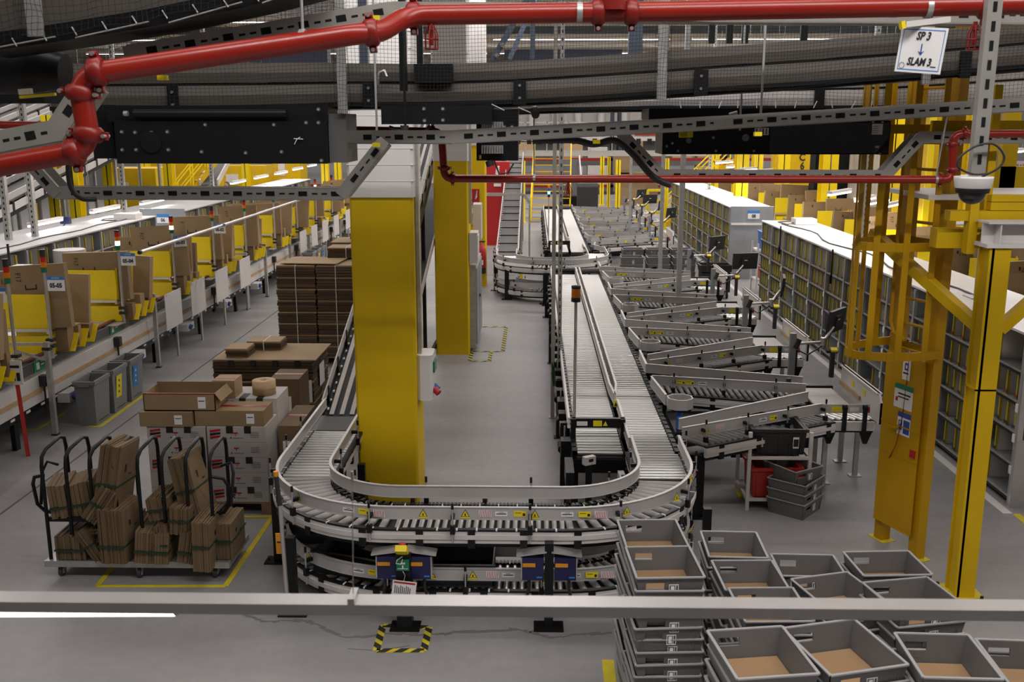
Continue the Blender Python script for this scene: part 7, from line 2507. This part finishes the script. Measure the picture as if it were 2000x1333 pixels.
# red pallet racking with cartons at the very back
for k in range(7):
    x = -20 + k * 6.2
    t = thing('pallet_rack', f'red and blue pallet racking bay at the back wall, {ORD[k]} along it', 'pallet rack', (x + 3, 58, 0))
    for i in range(2):
        mb = MB('duct_blue'); mb.box(x + i * 5.8, 57.5, 0, x + i * 5.8 + .15, 58.6, 6); mb.build('upright', t)
    for z in (.4, 1.9, 3.3):
        mb = MB('coupling_red'); mb.box(x, 57.5, z, x + 6, 57.6, z + .16); mb.build('beam', t)
    for z in (.56, 2.06):
        for i in range(4):
            if rnd.random() < .8:
                m = rnd.choice(('cardboard', 'cardboard_pale', 'box_white', 'cardboard'))
                mb = MB(m); h = rnd.uniform(.6, 1.15); mb.box(x + .3 + i * 1.4, 57.6, z, x + 1.4 + i * 1.4, 58.5, z + h)
                tag(mb.build('stored_carton'), f'large carton, {ORD[i]} along on the {"lower" if z < 1 else "upper"} level of the {ORD[k]} back racking bay', 'carton')
for k, (px_, py_, Y, w, h) in enumerate(((1235, 382, 50, 1.3, 1.6), (1262, 380, 52, 1.2, 1.4), (1215, 340, 50, .8, .9))):
    p = A(px_, py_, Y); mb = MB('cardboard'); mb.box(p.x - w / 2, Y, .0 if k < 2 else p.z, p.x + w / 2, Y + .9, h if k < 2 else p.z + h)
    tag(mb.build('stored_carton'), f'tall brown carton on the far floor, {ORD[k]} of three by the yellow columns', 'carton')
# yellow cage gate at the head of the far rack
p = A(1285, 398, 38)
t = thing('safety_gate', 'yellow safety gate frame at far end of the far rack', 'gate', (p.x, 38.4, 0))
mb = MB('tray_yellow')
for x in (-.35, .35):
    mb.box(p.x + x - .05, 38.35, 0, p.x + x + .05, 38.45, 1.5)
for z in (.15, .6, 1.05, 1.45):
    mb.box(p.x - .35, 38.36, z, p.x + .35, 38.44, z + .09)
mb.build('frame', t)
# white cladding posts before the back wall
t = thing('cladding_rail', 'pale wall band with round white ribs high at the far end', 'cladding', (4, 62, 5))
for i in range(9):
    x = -1.5 + i * 1.4
    mb = MB('white_paint'); mb.cyl((x, 62, 3.4), (x, 62, 6.2), .22, 14); mb.build('rib', t)
mb = MB('guard_grey'); mb.box(-3, 62.3, 3.0, 12, 62.4, 6.4); mb.build('panel', t)
# ceiling battens, ducts and rods
rows = (24, 31, 38, 46, 55)
for k, y in enumerate(rows):
    for j, (x0, x1) in enumerate(((-24, -2.5), (-1.8, 6), (7, 27))):
        t = thing('ceiling_batten', f'continuous ceiling light batten, {ORD[k]} row back, {("left", "middle", "right")[j]} run', 'ceiling light', ((x0 + x1) / 2, y, 7.6))
        mb = MB('strip_light'); mb.box(x0, y - .05, 7.60, x1, y + .05, 7.62); mb.build('diffuser', t)
        mb = MB('panel_white'); mb.box(x0, y - .09, 7.62, x1, y + .09, 7.70); mb.build('housing', t)
for k, (c0, c1) in enumerate((((415, 92), (640, 122)), ((985, 97), (1215, 117)), ((1330, 100), (1560, 112)))):
    a, b = A(*c0, 36), A(*c1, 36)
    mb = MB('duct_blue'); mb.box(a.x, 36, b.z, b.x, 36.6, a.z)
    tag(mb.build('air_duct'), f'dark blue air duct under the ceiling, {("left", "middle", "right")[k]} one', 'duct')
for k, (y, z) in enumerate(((20, 6.9), (27, 7.3), (34, 7.5))):
    mb = MB('panel_white'); mb.cyl((-22, y, z), (24, y, z), .035, 8)
    for i in range(16):
        mb.cyl((-21 + i * 3, y, z), (-21 + i * 3, y, 7.99), .015, 5)
    tag(mb.build('conduit'), f'long white conduit under the ceiling, {("nearest", "middle", "farthest")[k]} of three', 'conduit')
for k, y in enumerate((18, 30, 44)):
    mb = MB('beam_blue'); mb.box(-40, y, 7.7, 40, y + .3, 8.0)
    o = mb.build('ceiling_beam'); o['kind'] = 'structure'
mb = MB('pipe_red'); mb.cyl((-30, 23, 7.75), (30, 23, 7.75), .05, 10)
tag(mb.build('ceiling_pipe'), 'thin red pipe close under the far ceiling', 'pipe')
mb = MB('panel_white'); p = A(705, 80, 14); mb.box(p.x - 1.1, 14, 5.0, p.x + .7, 14.3, 7.98)
tag(mb.build('white_bulkhead'), 'large pale bulkhead panel under the ceiling behind the pipe bend', 'panel')

# ------------------------------------------------------------------ packing row beyond the right racks
for i in range(12):
    y = 12.2 + i * 2.3
    station(y, 1, 7.35, None, f'beyond the right racks, {ORD[i]} from the viewer', 60 + i, i < 6)
t = thing('packing_table', 'continuous white packing table beyond the right racks', 'table', (7.8, 24, 0))
mb = MB('white_paint'); mb.box(7.2, 11, .93, 8.6, 42, .975); mb.build('top', t)
for i in range(11):
    mb = MB('galvanised'); mb.box(7.3, 11.5 + i * 3, 0, 7.38, 11.6 + i * 3, .93); mb.build('leg', t)
for k, c in enumerate(((1640, 378), (1690, 390), (1715, 395), (1740, 402), (1415, 318), (1437, 326), (1460, 332), (1490, 336), (1500, 340), (1925, 295), (1960, 302), (1985, 297))):
    p = A(*c, (20, 21, 19, 20, 34, 31, 29, 27, 26, 22, 24, 21)[k])
    hang_light((p.x - .35, p.y - .5, p.z), (p.x + .35, p.y + .5, p.z), f'beyond the right racks, {ORD[k]} of twelve')
t = thing('status_board', 'white board with red lettering hanging beyond the ladder', 'board', A(1975, 325, 16))
p = A(1975, 325, 16); mb = MB('sign_white'); mb.box(p.x - .28, 16, p.z - .08, p.x + .4, 16.02, p.z + .08); mb.build('plate', t)
text('A REPARAR', .085, 'sign_red', t, facing((p.x + .03, 15.995, p.z)), world=True)
t = thing('shelf_unit', 'pale shelf unit with packets beyond the ladder', 'shelf', (p.x, 17, 0))
for z in (2.3, 2.75, 3.1):
    mb = MB('panel_white'); mb.box(p.x - .5, 17, z, p.x + 2, 17.5, z + .03); mb.build('shelf', t)
mb = MB('black_plastic')
for i in range(14):
    mb.box(p.x - .45 + i * .16, 17.05, 2.78, p.x - .35 + i * .16, 17.3, 2.78 + .1 + .08 * (i % 3))
mb.build('packets', t)
for x in (p.x - .5, p.x + 2):
    mb = MB('rack_grey'); mb.box(x - .03, 17, 0, x + .03, 17.06, 3.2); mb.build('post', t)
t = thing('dark_locker', 'tall black locker beyond the right racks', 'locker', A(1640, 300, 30))
p = A(1625, 335, 30); mb = MB('black_matt'); mb.box(p.x - .5, 30, 0, p.x + .5, 30.6, 3.6); mb.build('body', t)
p = A(1700, 318, 28); mb = MB('guard_grey'); mb.cyl((p.x, 28, 0), (p.x, 28, 3.6), .55, 18)
tag(mb.build('steel_tank'), 'grey round tank among the right yellow columns', 'tank')
p = A(1790, 320, 27)
t = thing('yellow_enclosure', 'large yellow sheet enclosure right behind the ladder', 'enclosure', (p.x, 22, 0))
mb = MB(YP); mb.box(7.9, 20.5, 0, 9.6, 20.8, 4.6); mb.build('sheet', t)
mb = MB('tray_yellow')
for i in range(3):
    mb.box(7.9 + i * .8, 20.45, 0, 8.02 + i * .8, 20.5, 4.6)
mb.build('rib', t)
t = thing('yellow_barrier', 'yellow barrier beams along the platform beyond the ladder', 'barrier', (6, 12, 3))
mb = MB(YP); mb.box(5.2, 12.0, 3.20, 9.0, 12.1, 3.5); mb.box(5.2, 12.0, 2.65, 9.0, 12.1, 2.95); mb.box(5.5, 12.0, 0, 5.68, 12.1, 4.4); mb.box(7.0, 12.0, 0, 7.15, 12.1, 4.4); mb.build('beam', t)

# ------------------------------------------------------------------ inclined conveyors at far left
for k, (x, y0, z0, y1, z1) in enumerate(((-12.4, 17, 1.2, 34, 4.2), (-13.6, 17, 1.2, 34, 4.4), (-15.0, 17, 1.2, 36, 4.9), (-16.6, 18, 1.4, 38, 5.4), (-18.6, 18, 1.6, 40, 6.0))):
    t = thing('incline_conveyor', f'inclined conveyor at far left, {ORD[k]} from the benches', 'conveyor', (x, y0, 0))
    mb = MB('belt_grey'); mb.bar((x, y0, z0), (x, y1, z1), .7, .05); mb.build('belt', t)
    for s in (-1, 1):
        mb = MB('guard_grey'); mb.bar((x + s * .4, y0, z0 + .14), (x + s * .4, y1, z1 + .14), .03, .14); mb.build('guard_rail', t)
        mb = MB('skirt_white'); mb.bar((x + s * .42, y0, z0 - .12), (x + s * .42, y1, z1 - .12), .05, .16)
        mb.use('black_metal')
        L = 22
        for i in range(L):
            f = (i + .5) / L
            mb.cbox((x + s * .43, y0 + (y1 - y0) * f, z0 + (z1 - z0) * f - .1), (.06, .08, .24))
        mb.build('side_skirt', t)
    mb = MB('black_metal'); mb.bar((x, y0, z0 - .28), (x, y1, z1 - .28), .8, .08); mb.build('under_frame', t)
    for i in range(5):
        f = (i + .5) / 5
        mb = MB('galvanised'); mb.box(x - .35, y0 + (y1 - y0) * f, 0, x - .28, y0 + (y1 - y0) * f + .08, z0 + (z1 - z0) * f - .3); mb.box(x + .28, y0 + (y1 - y0) * f, 0, x + .35, y0 + (y1 - y0) * f + .08, z0 + (z1 - z0) * f - .3); mb.build('leg', t)
for k, (px_, Y) in enumerate(((105, 26), (145, 26), (212, 30), (330, 33), (480, 44), (285, 42), (635, 44), (660, 48), (60, 34))):
    p = A(px_, 330, Y)
    yellow_column(p.x, Y, .3, 4.2, f'yellow steel column among the left inclines, {ORD[k]} of nine')
for k, (px_, Y, w, h) in enumerate(((350, 44, 3.0, 2.8), (255, 36, 1.8, 2.4), (470, 48, 2.4, 2.0), (560, 50, 1.4, 2.6))):
    p = A(px_, 340, Y)
    t = thing('yellow_cabin', f'yellow sheet machine cabin behind the left benches, {ORD[k]} of four', 'machine cabin', (p.x, Y, 0))
    mb = MB(YP); mb.box(p.x - w / 2, Y, .1, p.x + w / 2, Y + 1.5, h); mb.build('body', t)
    mb = MB('panel_white'); mb.box(p.x - w * .3, Y - .02, h * .55, p.x - w * .05, Y, h * .8); mb.build('window', t)
p = A(425, 340, 40)
t = thing('chute', 'white belt chute descending beside the left yellow stairs', 'chute', (p.x, 40, 0))
a, b = A(408, 362, 40), A(432, 318, 43)
mb = MB('belt_grey'); mb.bar(a, b, .6, .05); mb.build('belt', t)
for k in (-1, 1):
    mb = MB('skirt_white'); mb.bar(a + Vector((k * .36, 0, .1)), b + Vector((k * .36, 0, .1)), .06, .25); mb.build('guard_rail', t)
mb = MB('galvanised'); mb.box(a.x - .3, 40, 0, a.x + .3, 40.1, a.z); mb.build('leg', t)
t = thing('person', 'person in dark clothes standing bent over a bench far left', 'person', A(450, 358, 38))
p = A(450, 355, 38)
mb = MB('shirt_dark'); mb.tube([(p.x, 38, .0), (p.x + .02, 38, .5), (p.x, 38, .95), (p.x - .02, 38, 1.25), (p.x - .06, 37.9, 1.5), (p.x - .08, 37.85, 1.58)], [.10, .13, .18, .22, .17, .07], 12); mb.tube([(p.x + .15, 37.95, 1.45), (p.x + .24, 37.8, 1.2), (p.x + .1, 37.6, 1.1)], [.07, .06, .045], 8); mb.use('cardboard_pale'); mb.lathe([(0, 1.52), (.06, 1.54), (.095, 1.64), (.09, 1.74), (.04, 1.81), (0, 1.82)], (p.x - .1, 37.82, 0), 12); mb.build('body', t)
mb = MB('ink_black'); mb.lathe([(.098, 1.66), (.1, 1.74), (.06, 1.82), (0, 1.835)], (p.x - .095, 37.84, 0), 12); mb.build('hair', t)
# ------------------------------------------------------------------ repeats share a group
PHRASE = {'fibre_tote': 'stacked grey fibre totes', 'sorting_rack': 'bays of the grey sorting racks', 'flat_carton': 'flattened cartons in the yellow organisers',
          'small_carton': 'small cartons beside the organisers', 'carton_rack': 'yellow carton organisers', 'carton_bundle': 'carton packs on the pallets',
          'cardboard_bundle': 'bundles on the cardboard trolley', 'white_carton': 'white boxes on the pallet', 'sorting_spur': 'roller branches of the sorters',
          'sorting_station': 'tables at the sorting spurs', 'monitor_stand': 'monitors at the sorting spurs', 'steel_column': 'yellow steel columns',
          'stored_carton': 'cartons stored at the far end', 'hanging_lamp': 'hanging tube lamps', 'tower_light': 'tower lights of the packing line',
          'station_sign': 'station signs of the packing line', 'hanging_board': 'white boards along the packing belt', 'waste_bin': 'grey waste bins',
          'ceiling_batten': 'light battens under the ceiling'}
_by = {}
for o in list(COL.objects):
    if o.parent is None and o.get('category'):
        _by.setdefault(o.name.split('.')[0], []).append(o)
for k, v in _by.items():
    if len(v) >= 3:
        for o in v:
            o['group'] = PHRASE.get(k, k.replace('_', ' ') + 's of the hall')
